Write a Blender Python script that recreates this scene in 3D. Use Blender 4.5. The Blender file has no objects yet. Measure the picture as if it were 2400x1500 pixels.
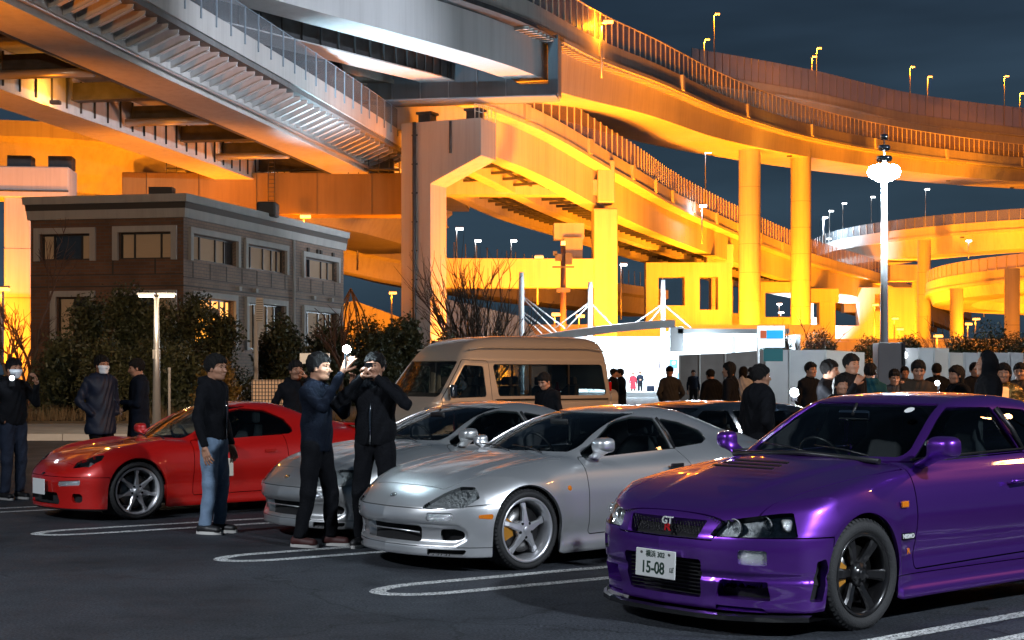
import bpy, math, random
import numpy as np
from mathutils import Vector, Matrix

SC = bpy.context.scene
COL = SC.collection
R = math.radians
F_PX, CX, HY, CAMH = 3500.0, 1200.0, 875.0, 1.5

# ------------------------------------------------------------------ camera
cam = bpy.data.cameras.new('camera')
camo = bpy.data.objects.new('camera', cam)
COL.objects.link(camo)
camo.location = (0, 0, CAMH)
camo.rotation_euler = (R(90), 0, 0)
cam.sensor_width = 36.0
cam.lens = 52.5
cam.shift_y = 0.0521
cam.clip_start = 0.1
cam.clip_end = 5000
SC.camera = camo

# ------------------------------------------------------------------ world: night sky
world = bpy.data.worlds.new('World')
SC.world = world
world.use_nodes = True
nt = world.node_tree
for n in list(nt.nodes):
    nt.nodes.remove(n)
tc = nt.nodes.new('ShaderNodeTexCoord')
sep = nt.nodes.new('ShaderNodeSeparateXYZ')
nt.links.new(tc.outputs['Generated'], sep.inputs[0])
ramp = nt.nodes.new('ShaderNodeValToRGB')
e = ramp.color_ramp.elements
e[0].position = 0.0; e[0].color = (0.020, 0.036, 0.056, 1)
e[1].position = 1.0; e[1].color = (0.006, 0.012, 0.020, 1)
for p, c in ((0.05, (0.032, 0.058, 0.086)), (0.12, (0.027, 0.050, 0.075)), (0.25, (0.019, 0.035, 0.058)), (0.4, (0.013, 0.024, 0.042))):
    q = e.new(p); q.color = (*c, 1)
nt.links.new(sep.outputs['Z'], ramp.inputs[0])
mp = nt.nodes.new('ShaderNodeMapping'); mp.inputs['Scale'].default_value = (1.2, 1.2, 7.0)
nt.links.new(tc.outputs['Generated'], mp.inputs[0])
nz = nt.nodes.new('ShaderNodeTexNoise'); nz.inputs['Scale'].default_value = 2.2; nz.inputs['Detail'].default_value = 4; nz.inputs['Roughness'].default_value = 0.55
nt.links.new(mp.outputs[0], nz.inputs['Vector'])
cr = nt.nodes.new('ShaderNodeMapRange'); cr.inputs['From Min'].default_value = 0.35; cr.inputs['From Max'].default_value = 0.75
cr.inputs['To Min'].default_value = 0.80; cr.inputs['To Max'].default_value = 1.60
nt.links.new(nz.outputs['Fac'], cr.inputs['Value'])
vm = nt.nodes.new('ShaderNodeVectorMath'); vm.operation = 'SCALE'
nt.links.new(ramp.outputs[0], vm.inputs[0]); nt.links.new(cr.outputs[0], vm.inputs['Scale'])
bg = nt.nodes.new('ShaderNodeBackground'); bg.inputs['Strength'].default_value = 0.76
nt.links.new(vm.outputs[0], bg.inputs['Color'])
wo = nt.nodes.new('ShaderNodeOutputWorld'); nt.links.new(bg.outputs[0], wo.inputs[0])

SC.view_settings.view_transform = 'Standard'
SC.view_settings.look = 'None'
SC.view_settings.exposure = 0.25
SC.view_settings.gamma = 1.0
SC.cycles.use_denoising = True
SC.cycles.max_bounces = 6
SC.cycles.diffuse_bounces = 3
SC.cycles.glossy_bounces = 3
SC.cycles.transmission_bounces = 5
SC.cycles.transparent_max_bounces = 8
SC.cycles.sample_clamp_indirect = 4.0
SC.cycles.caustics_reflective = False
SC.cycles.caustics_refractive = False
SC.cycles.blur_glossy = 0.5

# ------------------------------------------------------------------ object helpers
def link(o):
    COL.objects.link(o)
    return o

def tag(o, label=None, cat=None, group=None, kind=None):
    if label: o['label'] = label
    if cat: o['category'] = cat
    if group: o['group'] = group
    if kind: o['kind'] = kind
    return o

def thing(name, label, cat, loc=(0, 0, 0), rz=0.0, group=None):
    o = bpy.data.objects.new(name, None)
    o.empty_display_size = 0.2
    link(o); o.location = loc; o.rotation_euler = (0, 0, rz)
    return tag(o, label, cat, group)

def meshobj(name, V, Fc, mat, parent=None, smooth=False, normals=None, mats=None, fmat=None):
    me = bpy.data.meshes.new(name)
    me.from_pydata([tuple(v) for v in V], [], [tuple(f) for f in Fc])
    if mat is not None: me.materials.append(mat)
    for m in mats or (): me.materials.append(m)
    if fmat is not None: me.polygons.foreach_set('material_index', list(fmat))
    me.update()
    if smooth or normals is not None:
        me.shade_smooth()
    if normals is not None:
        me.normals_split_custom_set_from_vertices([tuple(n) for n in normals])
    o = link(bpy.data.objects.new(name, me))
    if parent: o.parent = parent
    return o

def dup(root, loc=None, rz=None, label=None, group=None):
    def cp(o, par):
        c = o.copy(); link(c)
        if par is not None:
            c.parent = par
        for ch in list(kids.get(o.name, ())):
            cp(ch, c)
        return c
    kids = {}
    for o in root.children_recursive:
        kids.setdefault(o.parent.name, []).append(o)
    r = cp(root, None)
    if loc is not None: r.location = loc
    if rz is not None: r.rotation_euler = (0, 0, rz)
    if label: r['label'] = label
    if group: r['group'] = group
    return r

class MB:
    """collects simple shapes into one mesh"""
    def __init__(s):
        s.v = []; s.f = []; s.sm = []
    def add(s, V, Fc, sm=False):
        b = len(s.v)
        s.v += [tuple(v) for v in V]; s.f += [tuple(i + b for i in f) for f in Fc]; s.sm += [sm] * len(Fc)
        return s
    def box(s, c, d, rz=0.0, tilt=None):
        hx, hy, hz = d[0] / 2, d[1] / 2, d[2] / 2
        M = Matrix.Rotation(rz, 3, 'Z')
        if tilt is not None: M = M @ tilt
        V = [Vector(c) + M @ Vector((x * hx, y * hy, z * hz)) for z in (-1, 1) for y in (-1, 1) for x in (-1, 1)]
        return s.add(V, [(0, 2, 3, 1), (4, 5, 7, 6), (0, 1, 5, 4), (2, 6, 7, 3), (0, 4, 6, 2), (1, 3, 7, 5)])
    def tube(s, pts, r, n=8, sm=True, cap=True):
        pts = [Vector(p) for p in pts]
        rr = r if isinstance(r, (list, tuple)) else [r] * len(pts)
        V = []
        up = None
        for i, p in enumerate(pts):
            d = (pts[min(i + 1, len(pts) - 1)] - pts[max(i - 1, 0)])
            if d.length < 1e-9: d = Vector((0, 0, 1))
            d.normalize()
            if up is None:
                up = Vector((0, 0, 1)) if abs(d.z) < 0.9 else Vector((1, 0, 0))
            a = d.cross(up).normalized(); b = a.cross(d).normalized(); up = b
            for k in range(n):
                t = 2 * math.pi * k / n
                V.append(p + (a * math.cos(t) + b * math.sin(t)) * rr[i])
        Fc = []
        for i in range(len(pts) - 1):
            for k in range(n):
                k2 = (k + 1) % n
                Fc.append((i * n + k, i * n + k2, (i + 1) * n + k2, (i + 1) * n + k))
        s.add(V, Fc, sm)
        if cap:
            b = len(s.v) - len(V)
            s.f.append(tuple(b + k for k in reversed(range(n)))); s.sm.append(False)
            b2 = b + (len(pts) - 1) * n
            s.f.append(tuple(b2 + k for k in range(n))); s.sm.append(False)
        return s
    def lathe(s, prof, n=24, axis='Z', c=(0, 0, 0), sm=True):
        V = []; Fc = []
        m = len(prof)
        for k in range(n):
            t = 2 * math.pi * k / n
            for (r, h) in prof:
                if axis == 'Z': p = (c[0] + r * math.cos(t), c[1] + r * math.sin(t), c[2] + h)
                elif axis == 'Y': p = (c[0] + r * math.cos(t), c[1] + h, c[2] + r * math.sin(t))
                else: p = (c[0] + h, c[1] + r * math.cos(t), c[2] + r * math.sin(t))
                V.append(p)
        for k in range(n):
            k2 = (k + 1) % n
            for j in range(m - 1):
                q = (k * m + j, k2 * m + j, k2 * m + j + 1, k * m + j + 1)
                Fc.append(q if axis != 'Y' else q[::-1])
        return s.add(V, Fc, sm)
    def prism(s, poly, p0, ux, uy, un, depth, sm=False):
        """polygon in plane (ux,uy) at p0 pushed along un by depth"""
        p0 = Vector(p0); ux = Vector(ux); uy = Vector(uy); un = Vector(un)
        n = len(poly)
        A = [p0 + ux * a + uy * b for a, b in poly]
        B = [p + un * depth for p in A]
        Fc = [tuple(range(n))[::-1], tuple(range(n, 2 * n))] + [(i, (i + 1) % n, (i + 1) % n + n, i + n) for i in range(n)]
        return s.add(A + B, Fc, sm)
    def build(s, name, mat, parent=None):
        me = bpy.data.meshes.new(name)
        me.from_pydata(s.v, [], s.f)
        if mat is not None: me.materials.append(mat)
        me.polygons.foreach_set('use_smooth', s.sm)
        me.update()
        o = link(bpy.data.objects.new(name, me))
        if parent: o.parent = parent
        return o

def bevel(o, w=0.01, seg=2, ang=35):
    m = o.modifiers.new('bevel', 'BEVEL'); m.width = w; m.segments = seg; m.limit_method = 'ANGLE'; m.angle_limit = R(ang)
    return o

# ------------------------------------------------------------------ materials
def mat(name, col, rough=0.6, metal=0.0, coat=0.0, coat_r=0.05, spec=0.5, noise=None, bump=None, emit=None, est=0.0, alpha=None, trans=0.0, ior=None, sheen=0.0, coords='Object'):
    """noise = (scale, amount[, detail, stretch]) varies the colour; bump = (scale, strength)"""
    m = bpy.data.materials.new(name); m.use_nodes = True
    t = m.node_tree; b = t.nodes['Principled BSDF']
    c = (*col, 1) if len(col) == 3 else col
    b.inputs['Base Color'].default_value = c
    b.inputs['Roughness'].default_value = rough
    b.inputs['Metallic'].default_value = metal
    b.inputs['Coat Weight'].default_value = coat
    b.inputs['Coat Roughness'].default_value = coat_r
    b.inputs['Specular IOR Level'].default_value = spec
    b.inputs['Transmission Weight'].default_value = trans
    if ior: b.inputs['IOR'].default_value = ior
    if sheen: b.inputs['Sheen Weight'].default_value = sheen
    if emit:
        b.inputs['Emission Color'].default_value = (*emit, 1); b.inputs['Emission Strength'].default_value = est
    if alpha is not None: b.inputs['Alpha'].default_value = alpha
    if noise or bump:
        tcn = t.nodes.new('ShaderNodeTexCoord')
        mp_ = t.nodes.new('ShaderNodeMapping'); t.links.new(tcn.outputs[coords], mp_.inputs[0])
    if noise:
        st = noise[3] if len(noise) > 3 else (1, 1, 1)
        mp_.inputs['Scale'].default_value = st
        n1 = t.nodes.new('ShaderNodeTexNoise'); n1.inputs['Scale'].default_value = noise[0]
        n1.inputs['Detail'].default_value = noise[2] if len(noise) > 2 else 6; n1.inputs['Roughness'].default_value = 0.6
        t.links.new(mp_.outputs[0], n1.inputs['Vector'])
        r_ = t.nodes.new('ShaderNodeMapRange'); r_.inputs['From Min'].default_value = 0.3; r_.inputs['From Max'].default_value = 0.7
        r_.inputs['To Min'].default_value = 1 - noise[1]; r_.inputs['To Max'].default_value = 1 + noise[1]
        t.links.new(n1.outputs['Fac'], r_.inputs['Value'])
        v_ = t.nodes.new('ShaderNodeVectorMath'); v_.operation = 'SCALE'; v_.inputs[0].default_value = c[:3]
        t.links.new(r_.outputs[0], v_.inputs['Scale']); t.links.new(v_.outputs[0], b.inputs['Base Color'])
    if bump:
        n2 = t.nodes.new('ShaderNodeTexNoise'); n2.inputs['Scale'].default_value = bump[0]; n2.inputs['Detail'].default_value = 5
        t.links.new(tcn.outputs[coords], n2.inputs['Vector'])
        bp = t.nodes.new('ShaderNodeBump'); bp.inputs['Strength'].default_value = bump[1]; bp.inputs['Distance'].default_value = 0.02
        t.links.new(n2.outputs['Fac'], bp.inputs['Height']); t.links.new(bp.outputs[0], b.inputs['Normal'])
    return m

def lamp(name, loc, power, color=(1, 1, 1), size=0.3, kind='POINT', parent=None, rot=None, spot=None, blend=0.5):
    l = bpy.data.lights.new(name, kind)
    l.energy = power; l.color = color
    if kind == 'AREA': l.size = size
    else: l.shadow_soft_size = size
    if kind == 'SPOT':
        l.spot_size = spot or R(100); l.spot_blend = blend
    o = link(bpy.data.objects.new(name, l)); o.location = loc
    if rot is not None: o.rotation_euler = rot
    if parent: o.parent = parent
    return o

def aim(o, target):
    d = Vector(target) - Vector(o.location)
    o.rotation_euler = d.to_track_quat('-Z', 'Y').to_euler()
    return o

def at(px, py, D):
    """a place in the scene at depth D seen at a photo position"""
    return Vector(((px - CX) / F_PX * D, D, CAMH + (HY - py) / F_PX * D))
def ground(px, py):
    D = CAMH * F_PX / (py - HY)
    return Vector(((px - CX) / F_PX * D, D, 0))

# ------------------------------------------------------------------ implicit surfaces
def smax(a, b, k):
    h = np.maximum(k - np.abs(a - b), 0.0) / k
    return np.maximum(a, b) + h * h * k * 0.25
def smin(a, b, k):
    h = np.maximum(k - np.abs(a - b), 0.0) / k
    return np.minimum(a, b) - h * h * k * 0.25

def pchip(xs, ys):
    xs = np.asarray(xs, float); ys = np.asarray(ys, float)
    h = np.diff(xs); d = np.diff(ys) / h
    m = np.zeros_like(ys)
    m[0] = d[0]; m[-1] = d[-1]
    for i in range(1, len(xs) - 1):
        if d[i - 1] * d[i] > 0:
            w1 = 2 * h[i] + h[i - 1]; w2 = h[i] + 2 * h[i - 1]
            m[i] = (w1 + w2) / (w1 / d[i - 1] + w2 / d[i])
    def f(x):
        x = np.clip(np.asarray(x, float), xs[0], xs[-1])
        i = np.clip(np.searchsorted(xs, x, side='right') - 1, 0, len(h) - 1)
        t = (x - xs[i]) / h[i]
        return ((2 * t**3 - 3 * t**2 + 1) * ys[i] + (t**3 - 2 * t**2 + t) * h[i] * m[i]
                + (-2 * t**3 + 3 * t**2) * ys[i + 1] + (t**3 - t**2) * h[i] * m[i + 1])
    return f

def surface_nets(Fn, lo, hi, step, newton=3):
    """triangle mesh (V, N, T) of the zero set of Fn(x, y, z)"""
    ax = [np.arange(lo[i], hi[i] + step, step) for i in range(3)]
    X, Y, Z = np.meshgrid(*ax, indexing='ij')
    G = Fn(X, Y, Z)
    del X, Y, Z
    S = G < 0
    nx, ny, nz = G.shape
    cnt = np.zeros((nx - 1, ny - 1, nz - 1), np.int8)
    for i in (0, 1):
        for j in (0, 1):
            for k in (0, 1):
                cnt += S[i:nx - 1 + i, j:ny - 1 + j, k:nz - 1 + k]
    act = (cnt > 0) & (cnt < 8)
    idx = -np.ones(act.shape, np.int64)
    ci = np.argwhere(act)
    idx[act] = np.arange(len(ci))
    P = np.zeros((len(ci), 3)); w = np.zeros(len(ci))
    corners = [(0, 0, 0), (1, 0, 0), (0, 1, 0), (1, 1, 0), (0, 0, 1), (1, 0, 1), (0, 1, 1), (1, 1, 1)]
    for a in range(8):
        for b in range(a + 1, 8):
            ca, cb = np.array(corners[a]), np.array(corners[b])
            if np.abs(ca - cb).sum() != 1: continue
            ga = G[ci[:, 0] + ca[0], ci[:, 1] + ca[1], ci[:, 2] + ca[2]]
            gb = G[ci[:, 0] + cb[0], ci[:, 1] + cb[1], ci[:, 2] + cb[2]]
            m = (ga < 0) != (gb < 0)
            t = ga[m] / (ga[m] - gb[m])
            P[m] += ca + (cb - ca) * t[:, None]; w[m] += 1
    P = (ci + P / w[:, None]) * step + np.array(lo)
    quads = []
    for a in range(3):
        b, c = (a + 1) % 3, (a + 2) % 3
        sl0 = [slice(None)] * 3; sl1 = [slice(None)] * 3
        sl0[a] = slice(0, -1); sl1[a] = slice(1, None)
        for s_ in (sl0, sl1):
            s_[b] = slice(1, -1); s_[c] = slice(1, -1)
        s0, s1 = S[tuple(sl0)], S[tuple(sl1)]
        e_ = np.argwhere(s0 != s1)
        inside0 = s0[e_[:, 0], e_[:, 1], e_[:, 2]]
        e_ = e_.copy(); e_[:, b] += 1; e_[:, c] += 1
        def cell(db, dc):
            q = e_.copy(); q[:, b] -= db; q[:, c] -= dc
            return idx[q[:, 0], q[:, 1], q[:, 2]]
        q = np.stack([cell(1, 1), cell(0, 1), cell(0, 0), cell(1, 0)], 1)
        q[~inside0] = q[~inside0][:, ::-1]
        quads.append(q)
    Q = np.concatenate(quads)
    Q = Q[(Q >= 0).all(1)]
    def grad(P):
        h = step * 0.15
        g = np.zeros_like(P)
        for i in range(3):
            d = np.zeros(3); d[i] = h
            A = P + d; B = P - d
            g[:, i] = (Fn(A[:, 0], A[:, 1], A[:, 2]) - Fn(B[:, 0], B[:, 1], B[:, 2])) / (2 * h)
        return g
    for _ in range(newton):
        g = grad(P)
        v = Fn(P[:, 0], P[:, 1], P[:, 2])
        n2 = (g * g).sum(1) + 1e-12
        dlt = (v / n2)[:, None] * g
        ln = np.linalg.norm(dlt, axis=1)
        dlt *= np.minimum(1, step * 0.6 / (ln + 1e-12))[:, None]
        P = P - dlt
    g = grad(P)
    N = g / (np.linalg.norm(g, axis=1)[:, None] + 1e-12)
    d1 = np.linalg.norm(P[Q[:, 0]] - P[Q[:, 2]], axis=1); d2 = np.linalg.norm(P[Q[:, 1]] - P[Q[:, 3]], axis=1)
    c = (d1 <= d2)[:, None]
    T = np.concatenate([np.where(c, Q[:, [0, 1, 2]], Q[:, [0, 1, 3]]), np.where(c, Q[:, [0, 2, 3]], Q[:, [1, 2, 3]])])
    return P, N, T

def compact(V, N, T):
    u, inv = np.unique(T.ravel(), return_inverse=True)
    return V[u], N[u], inv.reshape(-1, 3)

def split(M, gf):
    """cut mesh M = (V, N, T) by the field gf(V, N); returns (inside, outside)"""
    V, N, T = M
    if len(T) == 0: return M, M
    g = gf(V, N).astype(float)
    g = np.where(np.abs(g) < 1e-7, 1e-7, g)
    s = g < 0
    k = s[T].sum(1)
    allin, allout, mix = T[k == 3], T[k == 0], T[(k > 0) & (k < 3)]
    if len(mix) == 0:
        return compact(V, N, allin) if len(allin) else (V[:0], N[:0], T[:0]), compact(V, N, allout) if len(allout) else (V[:0], N[:0], T[:0])
    # rotate so vertex 0 is the odd one out
    km = s[mix].sum(1)
    odd = np.where(km == 1, s[mix].argmax(1), (~s[mix]).argmax(1))
    r = np.stack([mix[np.arange(len(mix)), (odd + i) % 3] for i in range(3)], 1)
    nV = len(V)
    E = np.concatenate([r[:, [0, 1]], r[:, [0, 2]]])
    Es = np.sort(E, 1)
    ue, inv = np.unique(Es, axis=0, return_inverse=True)
    inv = inv.ravel()
    a, b = ue[:, 0], ue[:, 1]
    ta, tb = np.zeros(len(ue)), np.ones(len(ue)); ga, gb = g[a].copy(), g[b].copy()
    t = ga / (ga - gb)
    for _ in range(4):
        t = np.clip(ta + (tb - ta) * ga / (ga - gb), 0, 1)
        Pm = V[a] + (V[b] - V[a]) * t[:, None]; Nm = N[a] + (N[b] - N[a]) * t[:, None]
        gm = gf(Pm, Nm)
        same = (gm < 0) == (ga < 0)
        ta = np.where(same, t, ta); ga = np.where(same, gm, ga)
        tb = np.where(same, tb, t); gb = np.where(same, gb, gm)
        ga = np.where(np.abs(ga - gb) < 1e-9, ga - 1e-9, ga)
    t = np.clip(t, 0.002, 0.998)
    Pm = V[a] + (V[b] - V[a]) * t[:, None]; Nm = N[a] + (N[b] - N[a]) * t[:, None]
    Nm /= np.linalg.norm(Nm, axis=1)[:, None] + 1e-12
    V2 = np.concatenate([V, Pm]); N2 = np.concatenate([N, Nm])
    m1 = nV + inv[:len(r)]; m2 = nV + inv[len(r):]
    tip = np.stack([r[:, 0], m1, m2], 1)
    base = np.concatenate([np.stack([m1, r[:, 1], r[:, 2]], 1), np.stack([m1, r[:, 2], m2], 1)])
    tin = km == 1
    b_in = np.concatenate([~tin, ~tin])
    Tin = np.concatenate([allin, tip[tin], base[b_in]])
    Tout = np.concatenate([allout, tip[~tin], base[~b_in]])
    z = (V[:0], N[:0], T[:0])
    return (compact(V2, N2, Tin) if len(Tin) else z), (compact(V2, N2, Tout) if len(Tout) else z)

def joinM(*Ms):
    V = []; N = []; T = []; b = 0
    for m in Ms:
        V.append(m[0]); N.append(m[1]); T.append(m[2] + b); b += len(m[0])
    return np.concatenate(V), np.concatenate(N), np.concatenate(T)

def skirt(M, depth):
    """adds walls going inward from every open edge"""
    V, N, T = M
    if len(T) == 0: return M
    E = np.concatenate([T[:, [0, 1]], T[:, [1, 2]], T[:, [2, 0]]])
    key = np.sort(E, 1)
    _, inv, c = np.unique(key, axis=0, return_inverse=True, return_counts=True)
    bd = E[c[inv.ravel()] == 1]
    if len(bd) == 0: return M
    a, b = bd[:, 0], bd[:, 1]
    A, B = V[a], V[b]
    d = B - A
    # walls share vertices along the rim, with outward-facing normals averaged
    fn = np.cross(d, N[a]); fn /= np.linalg.norm(fn, axis=1)[:, None] + 1e-12
    u, iv = np.unique(bd.ravel(), return_inverse=True)
    iv = iv.reshape(-1, 2)
    vn = np.zeros((len(u), 3)); np.add.at(vn, iv[:, 0], fn); np.add.at(vn, iv[:, 1], fn)
    vn /= np.linalg.norm(vn, axis=1)[:, None] + 1e-12
    top = V[u]; bot = V[u] - N[u] * depth
    W = (np.concatenate([top, bot]), np.concatenate([vn, vn]),
         np.concatenate([np.stack([iv[:, 1], iv[:, 0], iv[:, 0] + len(u)], 1), np.stack([iv[:, 1], iv[:, 0] + len(u), iv[:, 1] + len(u)], 1)]))
    return joinM(M, W)

def push(M, d):
    return M[0] - M[1] * d, M[1], M[2]

def sdpoly(px, py, poly, r=0.0):
    """signed distance to a polygon, corners rounded by r"""
    P = np.asarray(poly, float)
    if r:
        # shrink by r first (inset through edge normals), then grow back
        n = len(P); area = 0.5 * sum(P[i][0] * P[(i + 1) % n][1] - P[(i + 1) % n][0] * P[i][1] for i in range(n))
        if area < 0: P = P[::-1]
        Q = []
        for i in range(n):
            p0, p1, p2 = P[i - 1], P[i], P[(i + 1) % n]
            e1 = (p1 - p0) / np.linalg.norm(p1 - p0); e2 = (p2 - p1) / np.linalg.norm(p2 - p1)
            n1 = np.array((-e1[1], e1[0])); n2 = np.array((-e2[1], e2[0]))
            bis = n1 + n2; L = bis @ bis
            Q.append(p1 + bis * (2 * r / max(L, 0.4)))
        P = np.array(Q)
    d = np.full(np.shape(px), 1e9); inside = np.zeros(np.shape(px), bool)
    n = len(P)
    for i in range(n):
        a = P[i]; b = P[(i + 1) % n]
        ex, ey = b - a
        wx, wy = px - a[0], py - a[1]
        t = np.clip((wx * ex + wy * ey) / (ex * ex + ey * ey), 0, 1)
        d = np.minimum(d, (wx - ex * t)**2 + (wy - ey * t)**2)
        c = ((a[1] > py) != (b[1] > py))
        with np.errstate(divide='ignore', invalid='ignore'):
            xi = ex * (py - a[1]) / (ey if ey != 0 else 1e-12) + a[0]
        inside ^= c & (px < xi)
    return np.where(inside, -1, 1) * np.sqrt(d) - r

def objM(name, M, mat_, parent=None, M2=None):
    V, N, T = M
    return meshobj(name, V, T, mat_, parent, normals=N)
# ------------------------------------------------------------------ environment materials
def conc(name, col, sc=.25, amt=.16, rough=.8, streak=True, grime=.80):
    m = mat(name, col, rough=rough, noise=(sc, amt, 8, (1, 1, .25) if streak else (1, 1, 1)), bump=(6, .15))
    # rain streaks and grime
    t = m.node_tree; b = t.nodes['Principled BSDF']
    src = b.inputs['Base Color'].links[0].from_socket
    tcn = t.nodes.new('ShaderNodeTexCoord'); mp_ = t.nodes.new('ShaderNodeMapping'); mp_.inputs['Scale'].default_value = (1.6, 1.6, .06)
    n = t.nodes.new('ShaderNodeTexNoise'); n.inputs['Scale'].default_value = 1.3; n.inputs['Detail'].default_value = 8; n.inputs['Roughness'].default_value = .7
    r = t.nodes.new('ShaderNodeMapRange'); r.inputs['From Min'].default_value = .45; r.inputs['From Max'].default_value = .72; r.inputs['To Min'].default_value = 1.0; r.inputs['To Max'].default_value = grime
    t.links.new(tcn.outputs['Object'], mp_.inputs[0]); t.links.new(mp_.outputs[0], n.inputs['Vector']); t.links.new(n.outputs['Fac'], r.inputs['Value'])
    v = t.nodes.new('ShaderNodeVectorMath'); v.operation = 'SCALE'
    t.links.new(src, v.inputs[0]); t.links.new(r.outputs[0], v.inputs['Scale']); t.links.new(v.outputs[0], b.inputs['Base Color'])
    return m
M_CONC = conc('concrete', (.40, .385, .36), amt=.10)
M_CONCP = conc('pale_concrete', (.50, .48, .46), amt=.10)
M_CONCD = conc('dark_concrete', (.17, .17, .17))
M_STEEL = conc('painted_steel_pale', (.52, .52, .52), amt=.06, rough=.5, grime=.85)
M_STEELB = conc('painted_steel_bluegrey', (.26, .32, .38), amt=.08, rough=.5)
M_STEELD = mat('weathered_and_shaded_steel', (.045, .047, .05), rough=.6, noise=(1.5, .4))
M_GALV = mat('galvanised_steel', (.42, .42, .42), rough=.4, metal=.6)
M_RAILP = mat('rail_post_cream', (.75, .70, .60), rough=.5)
def fence_mat(name, col, fac):
    m = bpy.data.materials.new(name); m.use_nodes = True
    t = m.node_tree; b = t.nodes['Principled BSDF']; b.inputs['Base Color'].default_value = (*col, 1); b.inputs['Roughness'].default_value = .5
    tr = t.nodes.new('ShaderNodeBsdfTransparent'); mx = t.nodes.new('ShaderNodeMixShader'); mx.inputs[0].default_value = fac
    o = t.nodes['Material Output']; t.links.new(tr.outputs[0], mx.inputs[1]); t.links.new(b.outputs[0], mx.inputs[2]); t.links.new(mx.outputs[0], o.inputs[0])
    return m
M_NET = fence_mat('barrier_net', (.30, .22, .16), .32)
M_NETW = fence_mat('barrier_screen', (.62, .54, .52), .42)
M_NETL = fence_mat('thin_net', (.3, .32, .35), .22)

SODIUM = (1.0, .250, .005)
COOL = (.72, .88, 1.0)
M_BULBO = mat('sodium_bulb', (.9, .6, .3), emit=(1.0, .34, .05), est=6.0)
M_BULBW = mat('white_bulb', (.9, .9, .9), emit=(.85, .95, 1.0), est=12)
M_BULBD = mat('dim_bulb', (.9, .8, .6), emit=(1.0, .75, .45), est=6)
M_BULBS = mat('floodlight_bulb', (.9, .9, .9), emit=(.80, .95, 1.0), est=180)

# ------------------------------------------------------------------ sweeps along curved roads
def spline(pts, n):
    P = np.array(pts, float)
    m = len(P)
    d = np.concatenate([[0], np.cumsum(np.linalg.norm(np.diff(P[:, :3], axis=0), axis=1))])
    out = []
    t = np.linspace(0, d[-1], n)
    # natural catmull-rom on non-uniform knots, per component
    T = np.zeros_like(P)
    T[0] = (P[1] - P[0]) / (d[1] - d[0]); T[-1] = (P[-1] - P[-2]) / (d[-1] - d[-2])
    for i in range(1, m - 1):
        h0, h1 = d[i] - d[i - 1], d[i + 1] - d[i]
        T[i] = ((P[i] - P[i - 1]) / h0 * h1 + (P[i + 1] - P[i]) / h1 * h0) / (h0 + h1)
    for x in t:
        i = min(max(int(np.searchsorted(d, x, side='right')) - 1, 0), m - 2)
        h = d[i + 1] - d[i]; s = (x - d[i]) / h
        out.append((2 * s**3 - 3 * s**2 + 1) * P[i] + (s**3 - 2 * s**2 + s) * h * T[i] + (-2 * s**3 + 3 * s**2) * P[i + 1] + (s**3 - s**2) * h * T[i + 1])
    return np.array(out)

class Road:
    """pts: (X, D, z[, extra...]) of the near parapet's top edge; lateral u grows to the left of travel"""
    def __init__(r, pts, n=90):
        r.S = spline(pts, n)
        d = np.gradient(r.S[:, :2], axis=0); d /= np.linalg.norm(d, axis=1)[:, None]
        r.T = d; r.Nl = np.stack([-d[:, 1], d[:, 0]], 1)
        r.len = np.concatenate([[0], np.cumsum(np.linalg.norm(np.diff(r.S[:, :3], axis=0), axis=1))])
    def sec(r, poly, m, mb=None, i0=0, i1=None):
        """poly: list of (u, v) or a function of station index giving one"""
        i1 = len(r.S) if i1 is None else i1
        mb = mb or MB(); V = []; k = None
        for i in range(i0, i1):
            P = poly(i) if callable(poly) else poly
            k = len(P)
            for (u, v) in P:
                V.append((r.S[i, 0] + r.Nl[i, 0] * u, r.S[i, 1] + r.Nl[i, 1] * u, r.S[i, 2] + v))
        n = i1 - i0
        Fc = [(a * k + j, a * k + (j + 1) % k, (a + 1) * k + (j + 1) % k, (a + 1) * k + j) for a in range(n - 1) for j in range(k)]
        Fc += [tuple(range(k))[::-1], tuple((n - 1) * k + j for j in range(k))]
        mb.add(V, [f[::-1] for f in Fc])
        return mb
    def at(r, s, u=0, v=0):
        x = [np.interp(s, r.len, r.S[:, c]) for c in range(3)]
        t = [np.interp(s, r.len, r.T[:, c]) for c in range(2)]
        l = math.hypot(*t); t = [t[0] / l, t[1] / l]
        return Vector((x[0] - t[1] * u, x[1] + t[0] * u, x[2] + v)), math.atan2(t[1], t[0])
    def every(r, step, s0=0, s1=None):
        s = s0
        while s < (s1 if s1 is not None else r.len[-1]):
            yield s; s += step

def rect(u0, u1, v0, v1): return [(u0, v0), (u1, v0), (u1, v1), (u0, v1)]

def repeat(name, me_builder, mt, places, parent):
    """one mesh shared by many parts; places = (loc, rz[, scale])"""
    o0 = None
    for pl in places:
        if o0 is None:
            o0 = me_builder().build(name, mt, parent); o = o0
        else:
            o = bpy.data.objects.new(name, o0.data); link(o); o.parent = parent
        o.location = pl[0]; o.rotation_euler = (0, 0, pl[1])
        if len(pl) > 2: o.scale = pl[2]
    return o0

def rebase(root, loc):
    loc = Vector(loc)
    for ch in root.children:
        ch.location = Vector(ch.location) - loc
    root.location = loc

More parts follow.
